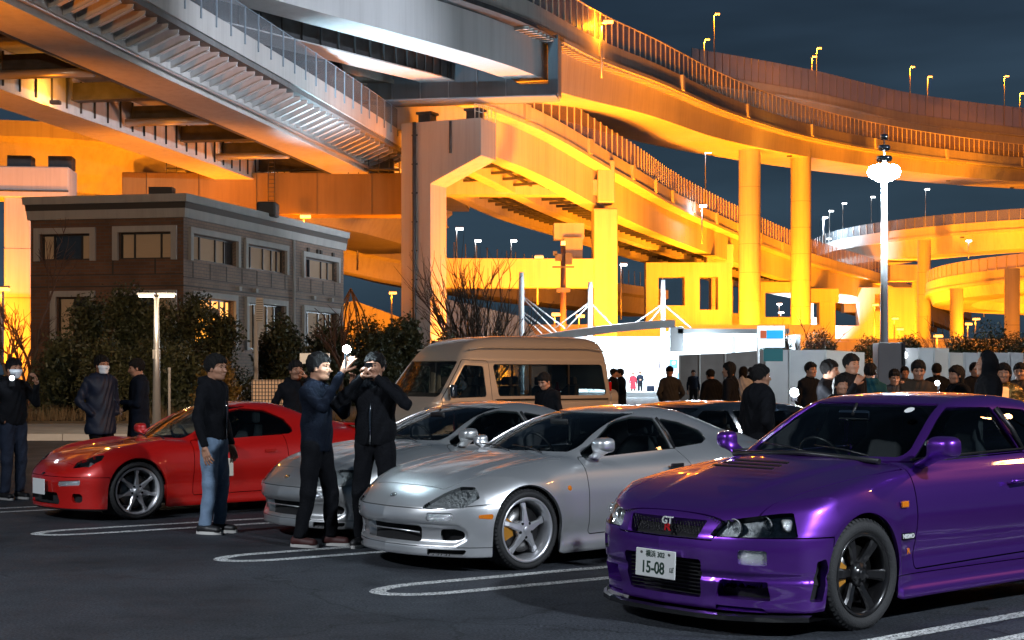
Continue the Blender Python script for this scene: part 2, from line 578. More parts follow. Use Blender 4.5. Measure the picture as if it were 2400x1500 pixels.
def street_lamp(label, base, h, kind='o', arm=0.9, group=None, light=0.0, heads=1, rz=0.0, cat='street lamp', power_col=None):
    t = thing('street_lamp', label, cat, base, rz, group)
    b = MB(); b.tube([(0, 0, 0), (0, 0, h)], [.11, .06], 8); b.build('lamp_post', M_GALV, t)
    M_ = {'o': M_BULBO, 'w': M_BULBW, 'd': M_BULBD}[kind]
    for k in range(heads):
        s = 1 if k == 0 else -1
        b = MB(); b.tube([(0, 0, h - .1), (s * arm * .5, 0, h + .08), (s * arm, 0, h + .1)], .05 if kind != 'd' else .03, 6); b.box((s * arm, 0, h + .14 if kind != 'd' else h + .07), (.75, .34, .12) if kind != 'd' else (.42, .2, .05)); b.build('lamp_head', M_GALV, t)
        b = MB(); b.box((s * arm, 0, h + .02), (.72, .34, .20) if kind != 'd' else (.34, .14, .05)); b.build('bulb', M_, t)
    if light:
        lamp('lamp_light', (0, 0, h - .25), light, power_col or (SODIUM if kind == 'o' else COOL), .15, parent=t)
    return t

def flood(label, loc, target, power, color=SODIUM, angle=110, size=.5, group='ground floodlights under the ramps'):
    """a floodlight on a short stand, lighting the structures above"""
    t = thing('floodlight', label, 'floodlight', (loc[0], loc[1], 0), 0, group)
    h = loc[2]
    b = MB(); b.tube([(0, 0, 0), (0, 0, h - .3)], .08, 6); b.box((0, 0, h - .2), (.7, .4, .3)); b.build('stand', M_STEELD, t)
    d = (Vector(target) - Vector(loc)).normalized()
    l = lamp('flood_light', (0, 0, h + .15), power, color, size, 'SPOT', t, d.to_track_quat('-Z', 'Y').to_euler(), R(angle), .8)
    return t
# ------------------------------------------------------------------ car materials
def paint(name, col, metal=0.0, rough=0.35, coat=1.0, flake=0.0):
    m = mat(name, col, rough=rough, metal=metal, coat=coat, coat_r=0.03)
    m.node_tree.nodes['Principled BSDF'].inputs['Coat IOR'].default_value = 1.6
    return m
def glass_mat(name, tint=(0.5, 0.56, 0.56), rough=0.0, refl=1.0):
    m = bpy.data.materials.new(name); m.use_nodes = True
    t = m.node_tree
    for n in list(t.nodes): t.nodes.remove(n)
    o = t.nodes.new('ShaderNodeOutputMaterial'); mx = t.nodes.new('ShaderNodeMixShader')
    tr = t.nodes.new('ShaderNodeBsdfTransparent'); tr.inputs[0].default_value = (*tint, 1)
    gl = t.nodes.new('ShaderNodeBsdfGlossy'); gl.inputs['Roughness'].default_value = rough; gl.inputs['Color'].default_value = (refl, refl, refl, 1)
    fr = t.nodes.new('ShaderNodeFresnel'); fr.inputs[0].default_value = 1.52
    t.links.new(fr.outputs[0], mx.inputs[0]); t.links.new(tr.outputs[0], mx.inputs[1]); t.links.new(gl.outputs[0], mx.inputs[2])
    t.links.new(mx.outputs[0], o.inputs[0])
    return m
M_RUBBER = mat('tyre_rubber', (0.026, 0.026, 0.027), rough=0.75, bump=(90, 0.3))
M_BLACK = mat('black_trim', (0.012, 0.012, 0.013), rough=0.42)
M_MATTE = mat('black_matte', (0.008, 0.008, 0.009), rough=0.85)
M_GLOSSB = mat('gloss_black', (0.01, 0.01, 0.011), rough=0.12, coat=0.5)
M_CHROME = mat('chrome', (0.72, 0.72, 0.74), rough=0.09, metal=1.0)
M_ALU = mat('alloy_silver', (0.78, 0.78, 0.80), rough=0.36, metal=0.75, coat=0.3)
M_RIMBLK = mat('alloy_black', (0.022, 0.021, 0.022), rough=0.28, metal=0.5, coat=0.7)
M_DISC = mat('brake_disc', (0.16, 0.155, 0.15), rough=0.32, metal=1.0)
M_CALG = mat('caliper_gold', (0.55, 0.24, 0.03), rough=0.35, metal=0.2, coat=0.5)
M_AMBER = mat('amber_lens', (0.75, 0.20, 0.01), rough=0.15, coat=1.0, bump=(60, 0.2))
M_CLEARL = mat('clear_lens', (0.72, 0.74, 0.76), rough=0.16, metal=0.75, bump=(120, 0.5))
M_REDL = mat('red_lens', (0.5, 0.01, 0.01), rough=0.12, coat=1.0)
M_WINDS = glass_mat('windshield_glass', (0.82, 0.88, 0.87))
M_SIDEG = glass_mat('side_glass', (0.45, 0.52, 0.52))
M_DARKG = glass_mat('privacy_glass', (0.09, 0.11, 0.12))
M_LENSG = glass_mat('lamp_cover_glass', (0.85, 0.88, 0.88))
M_SEAT = mat('seat_fabric', (0.05, 0.05, 0.055), rough=0.9)
M_CABIN = mat('cabin_plastic', (0.06, 0.06, 0.062), rough=0.7)
M_PLATE = mat('plate_white', (0.72, 0.73, 0.72), rough=0.4)
M_PGREEN = mat('plate_characters', (0.01, 0.04, 0.025), rough=0.5)
M_MIRR = mat('mirror_glass', (0.8, 0.8, 0.82), rough=0.02, metal=1.0)
M_LAMPBK = mat('lamp_housing', (0.20, 0.22, 0.23), rough=0.45, metal=0.1, noise=(30, .4))
M_REFL = mat('lamp_reflector', (0.85, 0.87, 0.90), rough=0.45, metal=0.55, bump=(55, 1.0))

HEAD = math.atan2(3500, 4300)

class CarShape:
    """placement of a car: design coordinates (s back from the nose, y to its left, z up)"""
    def __init__(c, axle, fo, yw, wb, sL=1.0, sy=1.0, yaw=HEAD, L=4.5, kf=1.0, zs=1.0):
        c.kf, c.zs = kf, zs
        c.sL, c.sy, c.wb, c.fo, c.L = sL, sy, wb, fo, L
        c.mid = fo + wb / 2
        bk = np.array([math.cos(yaw), math.sin(yaw)]); lf = np.array([math.sin(yaw), -math.cos(yaw)])
        o = np.array(axle) - lf * yw * sy + bk * (wb / 2) * sL
        c.loc = (o[0], o[1], 0.0); c.rz = yaw + math.pi
    def root(c, name, label, cat='car', group=None):
        c.e = thing(name, label, cat, c.loc, c.rz, group); return c.e
    def wS(c, s):
        q = c.fo - .40
        return np.where(s < q, q - (q - s) * c.kf, s) if c.kf != 1 else s
    def P(c, s, y, z): return Vector((-(float(c.wS(np.float64(s))) - c.mid) * c.sL, y * c.sy, z * c.zs))
    def conv(c, M):
        V, N, T = M
        V2 = np.stack([-(c.wS(V[:, 0]) - c.mid) * c.sL, V[:, 1] * c.sy, V[:, 2] * c.zs], 1)
        kk = np.where(V[:, 0] < c.fo - .40, c.kf, 1.0)
        N2 = np.stack([-N[:, 0] / c.sL / kk, N[:, 1] / c.sy, N[:, 2] / c.zs], 1)
        N2 /= np.linalg.norm(N2, axis=1)[:, None] + 1e-12
        return V2, N2, T[:, ::-1]
    def put(c, name, M, mt, parent=None, sk=0.0, inset=0.0):
        if len(M[2]) == 0: return None
        if inset: M = push(M, inset)
        if sk: M = skirt(M, sk)
        V, N, T = c.conv(M)
        return meshobj(name, V, T, mt, parent or c.e, normals=N)
    def lr(c, M):
        """left and right halves of a mirrored piece"""
        V, N, T = M
        m = V[T].mean(1)[:, 1] > 0
        return [compact(V, N, T[m]) if m.any() else (V[:0], N[:0], T[:0]), compact(V, N, T[~m]) if (~m).any() else (V[:0], N[:0], T[:0])]

def orient(M):
    V, N, T = M
    fn = np.cross(V[T[:, 1]] - V[T[:, 0]], V[T[:, 2]] - V[T[:, 0]])
    bad = (fn * N[T].mean(1)).sum(1) < 0
    T = T.copy(); T[bad] = T[bad][:, ::-1]
    return V, N, T

def car_field(p):
    zc, ze, wp, sec = pchip(*p['zc']), pchip(*p['ze']), pchip(*p['wp']), pchip(*p['sec'])
    nose, npl, tail, tpl = pchip(*p['nose']), pchip(*p['npl']), pchip(*p['tail']), pchip(*p['tpl'])
    zb = pchip(*p['zb'])
    ct, cwb = pchip(*p['ct']), pchip(*p['cw'])
    wheels = p['wheels']; Ra = p['Ra']; zw = p['zw']; fl = p['flare']; pw = p.get('hp', 2.2)
    bumps = p.get('bumps')
    mid = p['cmid']; ck = p['ccurve']; tum = p['tumble']; zbelt = p['zbelt']; crown = p['crown']
    kc = p.get('kc', 0.05); kt = p.get('kt', 0.05); ks = p.get('ks', 0.06); kn = p.get('kn', 0.05)
    kroof = p.get('kroof', 0.09)
    def F(s, y, z):
        ay = np.sqrt(y * y + 1e-8)
        w = wp(s)
        W = w - sec(z)
        for i, sw in enumerate(wheels):
            r = np.hypot(s - sw, z - zw)
            W = W + fl[i] * np.exp(-((r - Ra) / 0.10)**2) * (1 / (1 + np.exp(-(z - 0.22) / 0.05)))
        d_side = (ay - W) * 0.97
        u = np.clip(ay / w, 0, 1.1)
        a, b = zc(s), ze(s)
        H = b + (a - b) * (1 - u**pw)
        if bumps is not None: H = H + bumps(s, ay)
        sl = (zc(s + 0.02) - zc(s - 0.02)) / 0.04
        d_top = (z - H) / np.sqrt(1 + np.clip(sl, -2, 2)**2)
        d_nose = (nose(z) + npl(ay) - s) * 0.92
        d_tail = (s - tail(z) + tpl(ay)) * 0.92
        low = smax(d_side, d_top, ks)
        low = smax(low, d_nose, kn); low = smax(low, d_tail, kn)
        low = smax(low, (zb(s) - z), 0.03)
        # greenhouse
        s2 = mid + (s - mid) * (1 - ck * ay * ay)
        sp = mid + (s - mid) / (1 - ck * ay * ay)
        top = ct(sp)
        sl2 = (ct(sp + 0.02) - ct(sp - 0.02)) / 0.04
        d_ct = (z - top + crown * ay * ay) / np.sqrt(1 + np.clip(sl2, -3, 3)**2)
        d_cs = (ay - (cwb(s) - tum(z) if callable(tum) else cwb(s) - tum * (z - zbelt))) * 0.96
        cab = smax(d_cs, d_ct, kroof)
        cab = smax(cab, (zbelt - 0.2) - z, 0.02)
        if p.get('kcf'):
            k_ = p['kcf'](s)
            return smin(low, cab, k_)
        return smin(low, cab, kc)
    return F

def fld2(i, j, poly, r=0.0, *masks):
    """split field: rounded polygon in two coordinates, limited by mask functions (negative = allowed)"""
    def g(V, N):
        a = np.abs(V[:, 1]) if i == 1 else V[:, i]
        b = V[:, j]
        d = sdpoly(a, b, poly, r)
        for m in masks: d = np.maximum(d, m(V, N))
        return d
    return g
def symfld2(i, j, poly, r=0.0, *masks):
    """same but the polygon covers y both sides as drawn"""
    def g(V, N):
        d = sdpoly(V[:, i], V[:, j], poly, r)
        for m in masks: d = np.maximum(d, m(V, N))
        return d
    return g
def gap(M, g, w=0.004):
    """splits M by g leaving an open line of half width w: (inside, outside)"""
    a, rest = split(M, lambda V, N: g(V, N) + w)
    _, b = split(rest, lambda V, N: g(V, N) - w)
    return a, b

smin_s = lambda v: (lambda V, N: v - V[:, 0])       # allowed where s > v
smax_s = lambda v: (lambda V, N: V[:, 0] - v)       # allowed where s < v
ymin_ = lambda v: (lambda V, N: v - np.abs(V[:, 1]))
zmin_ = lambda v: (lambda V, N: v - V[:, 2])
zmax_ = lambda v: (lambda V, N: V[:, 2] - v)

# ------------------------------------------------------------------ wheels
def wheel(c, s, y, rt, rr, wt, style, spoke_mat, rim_mat, caliper, side, steer=0.0, n=5, lbl=None):
    """one wheel: rim (part) with tyre, spokes, disc, caliper, hub as sub-parts; outer face at y"""
    sg = 1 if side > 0 else -1
    ctr = c.P(s, 0, rt - 0.006); ctr.y = sg * abs(y) * c.sy
    def place(o):
        return o
    # barrel and lip, local frame: axis Y, outer face at +sg*0
    h = lambda v: -sg * v       # depth v inwards
    b = MB()
    prof = [(rr + 0.012, h(0.004)), (rr + 0.012, h(-0.004)), (rr - 0.004, h(-0.004)), (rr - 0.014, h(0.012)), (rr - 0.022, h(0.03)), (rr - 0.03, h(0.09)), (rr - 0.034, h(wt - 0.02)), (rr + 0.01, h(wt))]
    if style == 'deep':
        prof = [(rr + 0.012, h(0.004)), (rr + 0.012, h(-0.004)), (rr - 0.003, h(-0.004)), (rr - 0.012, h(0.012)), (rr - 0.018, h(0.014)), (rr - 0.026, h(0.045)), (rr - 0.038, h(0.05)), (rr - 0.042, h(0.1)), (rr - 0.042, h(wt - 0.02)), (rr + 0.01, h(wt))]
    b.lathe(prof if sg > 0 else prof, 64, 'Y')
    rim = b.build('wheel', rim_mat, c.e)
    rim.location = ctr; rim.rotation_euler = (0, 0, steer)
    if lbl: rim['label'] = lbl
    # tyre with shoulder and tread grooves
    t = MB()
    R0 = rt
    tp = [(rr + 0.004, h(0.012)), (rr + 0.02, h(-0.006)), (rr + 0.35 * (R0 - rr), h(-0.016)), (rr + 0.7 * (R0 - rr), h(-0.014)), (R0 - 0.016, h(-0.002)), (R0 - 0.004, h(0.016)), (R0, h(0.035))]
    for q in (0.25, 0.5, 0.75):
        tp += [(R0, h(wt * q - 0.007)), (R0 - 0.008, h(wt * q - 0.005)), (R0 - 0.008, h(wt * q + 0.005)), (R0, h(wt * q + 0.007))]
    tp += [(R0, h(wt - 0.03)), (R0 - 0.01, h(wt - 0.008)), (rr + 0.01, h(wt + 0.01))]
    t.lathe(tp, 72, 'Y')
    # shoulder blocks
    for k in range(60):
        a = 2 * math.pi * (k + 0.5) / 60
        M = Matrix.Rotation(-a, 3, 'Y')
        V = [M @ Vector(v) for v in ((R0 - 0.013, h(-0.003), -0.010), (R0 - 0.013, h(-0.003), 0.010), (R0 + 0.0015, h(0.012), 0.010), (R0 + 0.0015, h(0.012), -0.010), (R0 + 0.0015, h(0.036), 0.010), (R0 + 0.0015, h(0.036), -0.010))]
        t.add(V, [(0, 1, 2, 3), (3, 2, 4, 5)])
    t.build('tyre', M_RUBBER, rim)
    # spokes
    rh = 0.062
    for k in range(n):
        a = 2 * math.pi * k / n + (0.10 if n == 6 else math.pi / 2 + math.pi / n * 0)
        m = MB()
        if style == 'slim': prs = [(0.045, 0.030, 0.030, 0.0), (0.11, 0.024, 0.026, 0), (rr - 0.07, 0.014, 0.018, 0), (rr - 0.02, 0.022, 0.016, 0)]
        elif style == 'te': prs = [(0.05, 0.030, 0.050, 0), (0.10, 0.027, 0.040, 0), (rr - 0.06, 0.031, 0.022, 0), (rr - 0.018, 0.038, 0.018, 0)]
        else: prs = [(0.03, 0.040, 0.020, 0), (0.085, 0.030, 0.026, 0), (rr - 0.08, 0.019, 0.040, 0), (rr - 0.032, 0.030, 0.058, 0)]
        V = []
        for (r_, hw, dp, _) in prs:
            th = 0.028
            V += [(r_, h(dp + 0.002), -hw), (r_, h(dp - 0.009), -hw * 0.6), (r_, h(dp - 0.009), hw * 0.6), (r_, h(dp + 0.002), hw), (r_, h(dp + th), hw * 0.9), (r_, h(dp + th), -hw * 0.9)]
        Fc = []
        for i in range(len(prs) - 1):
            for j in range(6):
                q = (i * 6 + j, i * 6 + (j + 1) % 6, (i + 1) * 6 + (j + 1) % 6, (i + 1) * 6 + j)
                Fc.append(q if sg < 0 else q[::-1])
        Mx = Matrix.Rotation(-a, 3, 'Y')
        m.add([Mx @ Vector(v) for v in V], Fc)
        o = m.build('spoke', spoke_mat, rim)
    hb = MB(); hb.lathe([(0.0, h(0.0)), (0.026, h(0.0)), (0.032, h(0.004)), (0.034, h(0.014)), (rh, h(0.018)), (rh + 0.012, h(0.03)), (rh + 0.012, h(0.07))], 32, 'Y')
    hb.build('hub', spoke_mat, rim)
    nb = MB()
    for k in range(5):
        a = 2 * math.pi * (k + 0.5) / 5 + math.pi / 2
        nb.lathe([(0.0, h(0.012)), (0.011, h(0.012)), (0.011, h(0.03))], 10, 'Y', c=(0.057 * math.cos(a), 0, 0.057 * math.sin(a)))
    nb.build('wheel_nuts', M_MATTE, rim)['kind'] = 'stuff'
    d = MB(); d.lathe([(0.07, h(0.075)), (rr - 0.065, h(0.075)), (rr - 0.065, h(0.095)), (0.07, h(0.095))], 40, 'Y'); d.build('brake_disc', M_DISC, rim)
    if caliper is not None:
        q = MB()
        a0, a1, r0, r1 = R(-25), R(32), rr - 0.14, rr - 0.045
        V = []
        nseg = 8
        for i in range(nseg + 1):
            a = a0 + (a1 - a0) * i / nseg
            for (r_, dd) in ((r0, 0.055), (r1, 0.055), (r1, 0.11), (r0, 0.11)):
                V.append((r_ * math.cos(a), h(dd), r_ * math.sin(a)))
        Fc = [(i * 4 + j, i * 4 + (j + 1) % 4, i * 4 + 4 + (j + 1) % 4, i * 4 + 4 + j) for i in range(nseg) for j in range(4)] + [(3, 2, 1, 0), (nseg * 4, nseg * 4 + 1, nseg * 4 + 2, nseg * 4 + 3)]
        q.add(V, Fc); bevel(q.build('brake_caliper', caliper, rim), 0.006)
    return rim

class wheel_liner:
    def __init__(w, *a): w.a = a
    def build(w, name, mt, parent):
        for sg in (1, -1): wheel_liner_(*w.a, sg).build(name, mt, parent)
def wheel_liner_(c, s, y, Ra, zw, sg):
    m = MB()
    n = 24
    if True:
        V = []
        for i in range(n + 1):
            a = -0.75 + (math.pi + 1.5) * i / n
            for yy in (y - 0.045, y - 0.36):
                p = c.P(s + (Ra + 0.008) * math.cos(a), 0, max(0.05, zw + (Ra + 0.008) * math.sin(a))); p.y = sg * yy * c.sy
                V.append(p)
        m.add(V, [(2 * i, 2 * i + 1, 2 * i + 3, 2 * i + 2) for i in range(n)], True)
        V = [c.P(s, sg * (y - 0.36), zw)] + [V[2 * i + 1] for i in range(n + 1)]
        V[0].y = sg * (y - 0.36) * c.sy
        m.add(V, [(0, i + 1, i + 2) for i in range(n)])
    return m

def seat(c, s, y, z0, scale=1.0, sporty=False):
    m = MB()
    def shell(pts, w, th):
        V = []
        for (ds, dz, ww, t) in pts:
            for (yy, off) in ((-ww, t * 1.0), (-ww * 0.75, 0), (0, 0.02), (ww * 0.75, 0), (ww, t * 1.0), (ww * 0.9, -th), (-ww * 0.9, -th)):
                V.append(c.P(s + ds - off, y + yy, z0 + dz))
        n = 7
        Fc = [(i * n + j, i * n + (j + 1) % n, (i + 1) * n + (j + 1) % n, (i + 1) * n + j) for i in range(len(pts) - 1) for j in range(n)]
        Fc += [tuple(range(n)), tuple((len(pts) - 1) * n + k for k in reversed(range(n)))]
        m.add(V, Fc, True)
    shell([(0.0, 0, 0.23, 0.06), (0.06, 0.2, 0.25, 0.09), (0.12, 0.4, 0.24, 0.07), (0.17, 0.55, 0.19, 0.03), (0.20, 0.63, 0.13, 0.01)] + ([(0.215, 0.78, 0.12, 0.01), (0.22, 0.82, 0.08, 0)] if sporty else []), 0.25, 0.10)
    o = m.build('seat', M_SEAT, c.e)
    b = MB(); b.box(c.P(s - 0.22, y, z0 - 0.02), (0.52 * c.sL, 0.48 * c.sy, 0.16)); bevel(b.build('cushion', M_SEAT, o), 0.04, 3)
    if not sporty:
        h = MB(); h.box(c.P(s + 0.215, y, z0 + 0.73), (0.10, 0.26, 0.17)); bevel(h.build('headrest', M_SEAT, o), 0.035, 3)
    return o

def steering_wheel(c, s, y, z):
    m = MB()
    ring = []
    n = 28
    ctr = c.P(s, y, z); tilt = R(28)
    for k in range(n + 1):
        a = 2 * math.pi * k / n
        ring.append(ctr + Vector((0.18 * math.sin(a) * math.sin(tilt) * 1.0, 0.18 * math.cos(a), 0.18 * math.sin(a) * math.cos(tilt))))
    m.tube(ring, 0.013, 8, cap=False)
    for a in (0.15, math.pi - 0.15, -math.pi / 2):
        m.tube([ctr, ctr + Vector((0.17 * math.sin(a) * math.sin(tilt), 0.17 * math.cos(a), 0.17 * math.sin(a) * math.cos(tilt)))], 0.016, 6)
    m.tube([ctr, ctr + Vector((0.35, 0, -0.18))], 0.03, 8)
    return m.build('steering_wheel', M_BLACK, c.e)

def mirror(c, s, y, z, pm, side, size=(0.10, 0.20, 0.125), blob=True, arm=0.10, point=(0, 0)):
    """door mirror: rounded housing on an arm, glass on its rear face"""
    w, l, h = size
    ctr = np.array([s, side * (y + arm + l / 2 - 0.02), z + h * 0.55])
    def F(S, Y, Z):
        u = (S - ctr[0]) / w; v = (Y - ctr[1]) * side / (l / 2); t = (Z - ctr[2]) / (h / 2)
        v2 = v + 0.25 * t * 0
        d = (np.abs(v2)**3.2 + np.abs(t)**3.2 + np.abs(np.minimum(u, 0) * 1.0)**2.4)**(1 / 2.6) - 1
        d = d * min(l, h) * 0.42
        house = smax(d, (S - ctr[0] - 0.012), 0.015)
        # arm: capsule from the door to the housing base
        A = np.array([s + 0.0, side * (y - 0.03), z - 0.035]); B = np.array([s, side * (y + arm + 0.04), z + 0.02])
        ba = B - A
        tt = np.clip(((S - A[0]) * ba[0] + (Y - A[1]) * ba[1] + (Z - A[2]) * ba[2]) / (ba @ ba), 0, 1)
        da = np.sqrt(((S - A[0] - ba[0] * tt) * 0.55)**2 + (Y - A[1] - ba[1] * tt)**2 + ((Z - A[2] - ba[2] * tt) * 1.5)**2) - (0.040 - 0.008 * tt)
        return smin(house, da, 0.05)
    lo = [s - w - 0.06, min(side * (y - 0.1), side * (y + arm + l + 0.05)), z - 0.1]
    hi = [s + 0.10, max(side * (y - 0.1), side * (y + arm + l + 0.05)), z + h * 1.3 + 0.03]
    M = orient(surface_nets(F, lo, hi, 0.009))
    o = c.put('side_mirror', M, pm)
    g = MB()
    pts = [((l / 2 - 0.018) * math.copysign(abs(math.cos(a))**0.6, math.cos(a)), (h / 2 - 0.014) * math.copysign(abs(math.sin(a))**0.6, math.sin(a))) for a in [2 * math.pi * k / 20 for k in range(20)]]
    p0 = c.P(ctr[0] + 0.014, ctr[1], ctr[2])
    g.prism(pts, p0, (0, 1, 0), (0, 0, 1), (-1, 0, 0), 0.004)
    g.build('mirror_glass', M_MIRR, o)
    return o

def handle_bar(c, s, y, z, side, mt, w=0.17):
    m = MB()
    p = [c.P(s - w / 2, side * y, z), c.P(s - w / 2 + 0.015, side * (y + 0.022), z), c.P(s + w / 2 - 0.015, side * (y + 0.022), z + 0.004), c.P(s + w / 2, side * y, z + 0.004)]
    m.tube(p, [0.012, 0.014, 0.014, 0.012], 8)
    return m.build('door_handle', mt, c.e)

def text_obj(name, txt, loc, rot, size, mt, parent, extrude=0.001, sx=1.0, bold=0.0, align='CENTER'):
    cu = bpy.data.curves.new(name, 'FONT'); cu.body = txt; cu.size = size; cu.extrude = extrude; cu.align_x = align; cu.align_y = 'CENTER'
    cu.offset = bold
    cu.materials.append(mt)
    o = link(bpy.data.objects.new(name, cu))
    me = bpy.data.meshes.new_from_object(o)
    bpy.data.objects.remove(o)
    if not me.materials: me.materials.append(mt)
    o = link(bpy.data.objects.new(name, me))
    o.parent = parent; o.location = loc; o.rotation_euler = rot; o.scale = (sx, 1, 1)
    return o
def facing_rot(dirv, up=(0, 0, 1)):
    """rotation whose local +Z looks along dirv and local +Y goes up"""
    z = Vector(dirv).normalized(); x = Vector(up).cross(z).normalized(); y = z.cross(x)
    return Matrix((x, y, z)).transposed().to_euler()
# ------------------------------------------------------------------ purple coupe
M_PURPLE = paint('purple_paint', (0.17, 0.040, 0.43), metal=0.85, rough=0.33)
def build_purple():
    c = CarShape((2.05, 8.735), 0.87, 0.865, 2.665, sL=0.97, sy=0.97, L=4.6)
    e_ = c.root('sports_coupe', 'metallic purple two door coupe with black six spoke wheels and plate 15-08')
    zw = 0.335
    p = dict(
        zc=([0, .06, .15, .35, .7, 1.1, 1.40, 1.6, 3.7, 3.9, 4.4, 4.6], [.60, .665, .70, .765, .850, .918, .957, .97, 1.0, 1.03, 1.02, .98]),
        ze=([0, .12, .3, .6, 1.0, 1.4, 2.0, 3.0, 4.0, 4.6], [.56, .645, .712, .79, .858, .90, .915, .94, .955, .93]),
        wp=([0, .3, .8, 1.3, 2.0, 2.8, 3.4, 3.9, 4.6], [.86, .875, .885, .865, .862, .868, .885, .88, .83]),
        sec=([.05, .16, .3, .5, .62, .72, .80, .88, 1.0], [.03, .02, .012, .006, .0, .012, .032, .07, .16]),
        nose=([.05, .12, .2, .30, .47, .55, .60, .66, .72, .78], [.06, .035, .035, .015, .0, .006, .035, .075, .12, .20]),
        npl=([0, .3, .5, .62, .70, .78, .84, .88, .95], [0, .025, .08, .14, .205, .285, .36, .44, .70]),
        tail=([.1, .3, .5, .9, 1.0], [4.50, 4.58, 4.6, 4.56, 4.50]),
        tpl=([0, .4, .7, .85, .95], [0, .03, .1, .25, .5]),
        zb=([0, .5, 1.2, 3.2, 4.0, 4.6], [.13, .13, .16, .17, .2, .26]),
        ct=([1.05, 1.30, 1.38, 1.48, 1.75, 2.0, 2.15, 2.35, 2.7, 3.05, 3.3, 3.6, 3.9, 4.3], [-.3, .80, .93, .985, 1.135, 1.268, 1.325, 1.358, 1.370, 1.345, 1.285, 1.175, 1.03, .5]),
        cw=([1.2, 1.5, 2.0, 2.8, 3.4, 4.0], [.735, .745, .755, .755, .735, .68]),
        wheels=(.87, .87 + 2.665), Ra=.375, zw=zw, flare=(.022, .03), hp=3.0,
        cmid=2.6, ccurve=.13, tumble=pchip([.7, .95, 1.1, 1.25, 1.4], [-.04, .0, .055, .13, .23]), zbelt=.95, crown=.07,
        kc=.035, ks=.05, kn=.05, kroof=.07,
    )
    def bumps(s, ay):
        # raised centre section of the bonnet that widens towards the cowl
        w = 0.30 + 0.20 * np.clip((s - .2) / 1.2, 0, 1)
        a = 0.015 * np.clip((s - .15) / .5, 0, 1) * np.clip((1.75 - s) / .2, 0, 1)
        return a / (1 + np.exp((ay - w) / .018))
    p['bumps'] = bumps
    F0 = car_field(p)
    def F(s, y, z):
        f = F0(s, y, z)
        ay = np.abs(y)
        # bumper: step under the lamps, stepped corner ledge and flared skirts
        ledge = np.maximum(np.abs(z - .335) - .010, np.maximum(s - .62, .30 - ay)) 
        f = f + 0.012 * np.exp(-(ledge.clip(0) / .012)**2) * (s < .7)
        # side crease
        cr = np.exp(-((z - (.50 - .01 * (s - 2))) / .012)**2) * (s > 1.25) * (s < 3.15)
        f = f + 0.006 * cr
        # hollow below the crease
        f = f + 0.022 * np.exp(-((z - .40) / .085)**2) * (s > 1.25) * (s < 3.2)
        f = f - .030 * (1 / (1 + np.exp((z - .205) / .010))) * np.clip((s - 1.2) / .06, 0, 1) * np.clip((3.2 - s) / .06, 0, 1)
        return f
    M = orient(surface_nets(F, [-.06, -.96, .03], [4.72, .98, 1.42], .021))
    _, M = split(M, lambda V, N: np.maximum(V[:, 2] - .24, N[:, 2] + .6))          # open underside
    for sw in p['wheels']:
        _, M = split(M, lambda V, N: np.maximum(np.maximum(np.hypot(V[:, 0] - sw, V[:, 2] - zw) - .352, .5 - np.abs(V[:, 1])), V[:, 2] - zw - .5))
        _, M = split(M, lambda V, N: np.maximum(np.maximum(np.abs(V[:, 0] - sw) - .352, V[:, 2] - zw), .5 - np.abs(V[:, 1])))
    front = smax_s(.75)
    # openings and lamps at the front
    gr, M = split(M, symfld2(1, 2, [(-.30, .545), (.30, .545), (.325, .648), (-.325, .648)], .010, smax_s(.30)))
    lo_, M = split(M, symfld2(1, 2, [(-.30, .20), (.30, .20), (.33, .425), (-.33, .425)], .022, smax_s(.30)))
    sidei, M = split(M, fld2(1, 2, [(.40, .215), (.695, .205), (.69, .315), (.44, .322)], .010, smax_s(.42)))
    slot, M = split(M, fld2(1, 2, [(.40, .125), (.69, .122), (.66, .165), (.40, .170)], .006, smax_s(.42)))
    fog, M = split(M, fld2(1, 2, [(.555, .412), (.695, .408), (.695, .492), (.555, .496)], .014, smax_s(.40)))
    duct, M = split(M, fld2(0, 2, [(.405, .20), (.49, .20), (.515, .40), (.50, .445), (.44, .43)], .012, ymin_(.70)))
    hl, M = split(M, fld2(1, 2, [(.375, .566), (.90, .570), (.90, .715), (.70, .700), (.415, .650)], .010, front, lambda V, N: V[:, 0] - (.345 + (V[:, 2] - .6) * .2)))
    # glass
    ws, M = split(M, symfld2(1, 2, [(-.665, .975), (.665, .975), (.525, 1.302), (-.525, 1.302)], .045, smin_s(1.25), smax_s(2.35), lambda V, N: -(N[:, 2] - .3) * .3))
    sg, M = split(M, fld2(0, 2, [(1.50, .955), (2.745, .985), (2.60, 1.275), (2.05, 1.285), (1.93, 1.262)], .02, ymin_(.40), lambda V, N: (.45 - np.abs(N[:, 1])) * .2))
    qg, M = split(M, fld2(0, 2, [(2.80, .985), (3.38, 1.01), (3.22, 1.13), (2.98, 1.255), (2.655, 1.275)], .025, ymin_(.40), lambda V, N: (.40 - np.abs(N[:, 1])) * .2))
    rg, M = split(M, symfld2(1, 2, [(-.60, 1.06), (.60, 1.06), (.50, 1.29), (-.50, 1.29)], .05, smin_s(3.0)))
    # panels
    hood, M = gap(M, lambda V, N: np.maximum(np.maximum(np.abs(V[:, 1]) - (.60 + .155 * np.clip((V[:, 0] - .15) / 1.0, 0, 1)), np.abs(V[:, 0] - .765) - .645), .60 - V[:, 2]), .0045)
    door, M = gap(M, fld2(0, 2, [(1.41, .31), (2.78, .33), (2.88, .60), (2.80, .975), (1.44, .948)], .03, ymin_(.3)), .0045)
    bump_, M = gap(M, lambda V, N: np.maximum(V[:, 2] - np.where(np.abs(V[:, 1]) > .4, .565, .54), V[:, 0] - .56), .004)
    skirts, M = gap(M, lambda V, N: np.maximum(V[:, 2] - .285, np.abs(V[:, 0] - 2.2) - 1.05), .003)
    c.put('body', M, M_PURPLE, sk=.03)
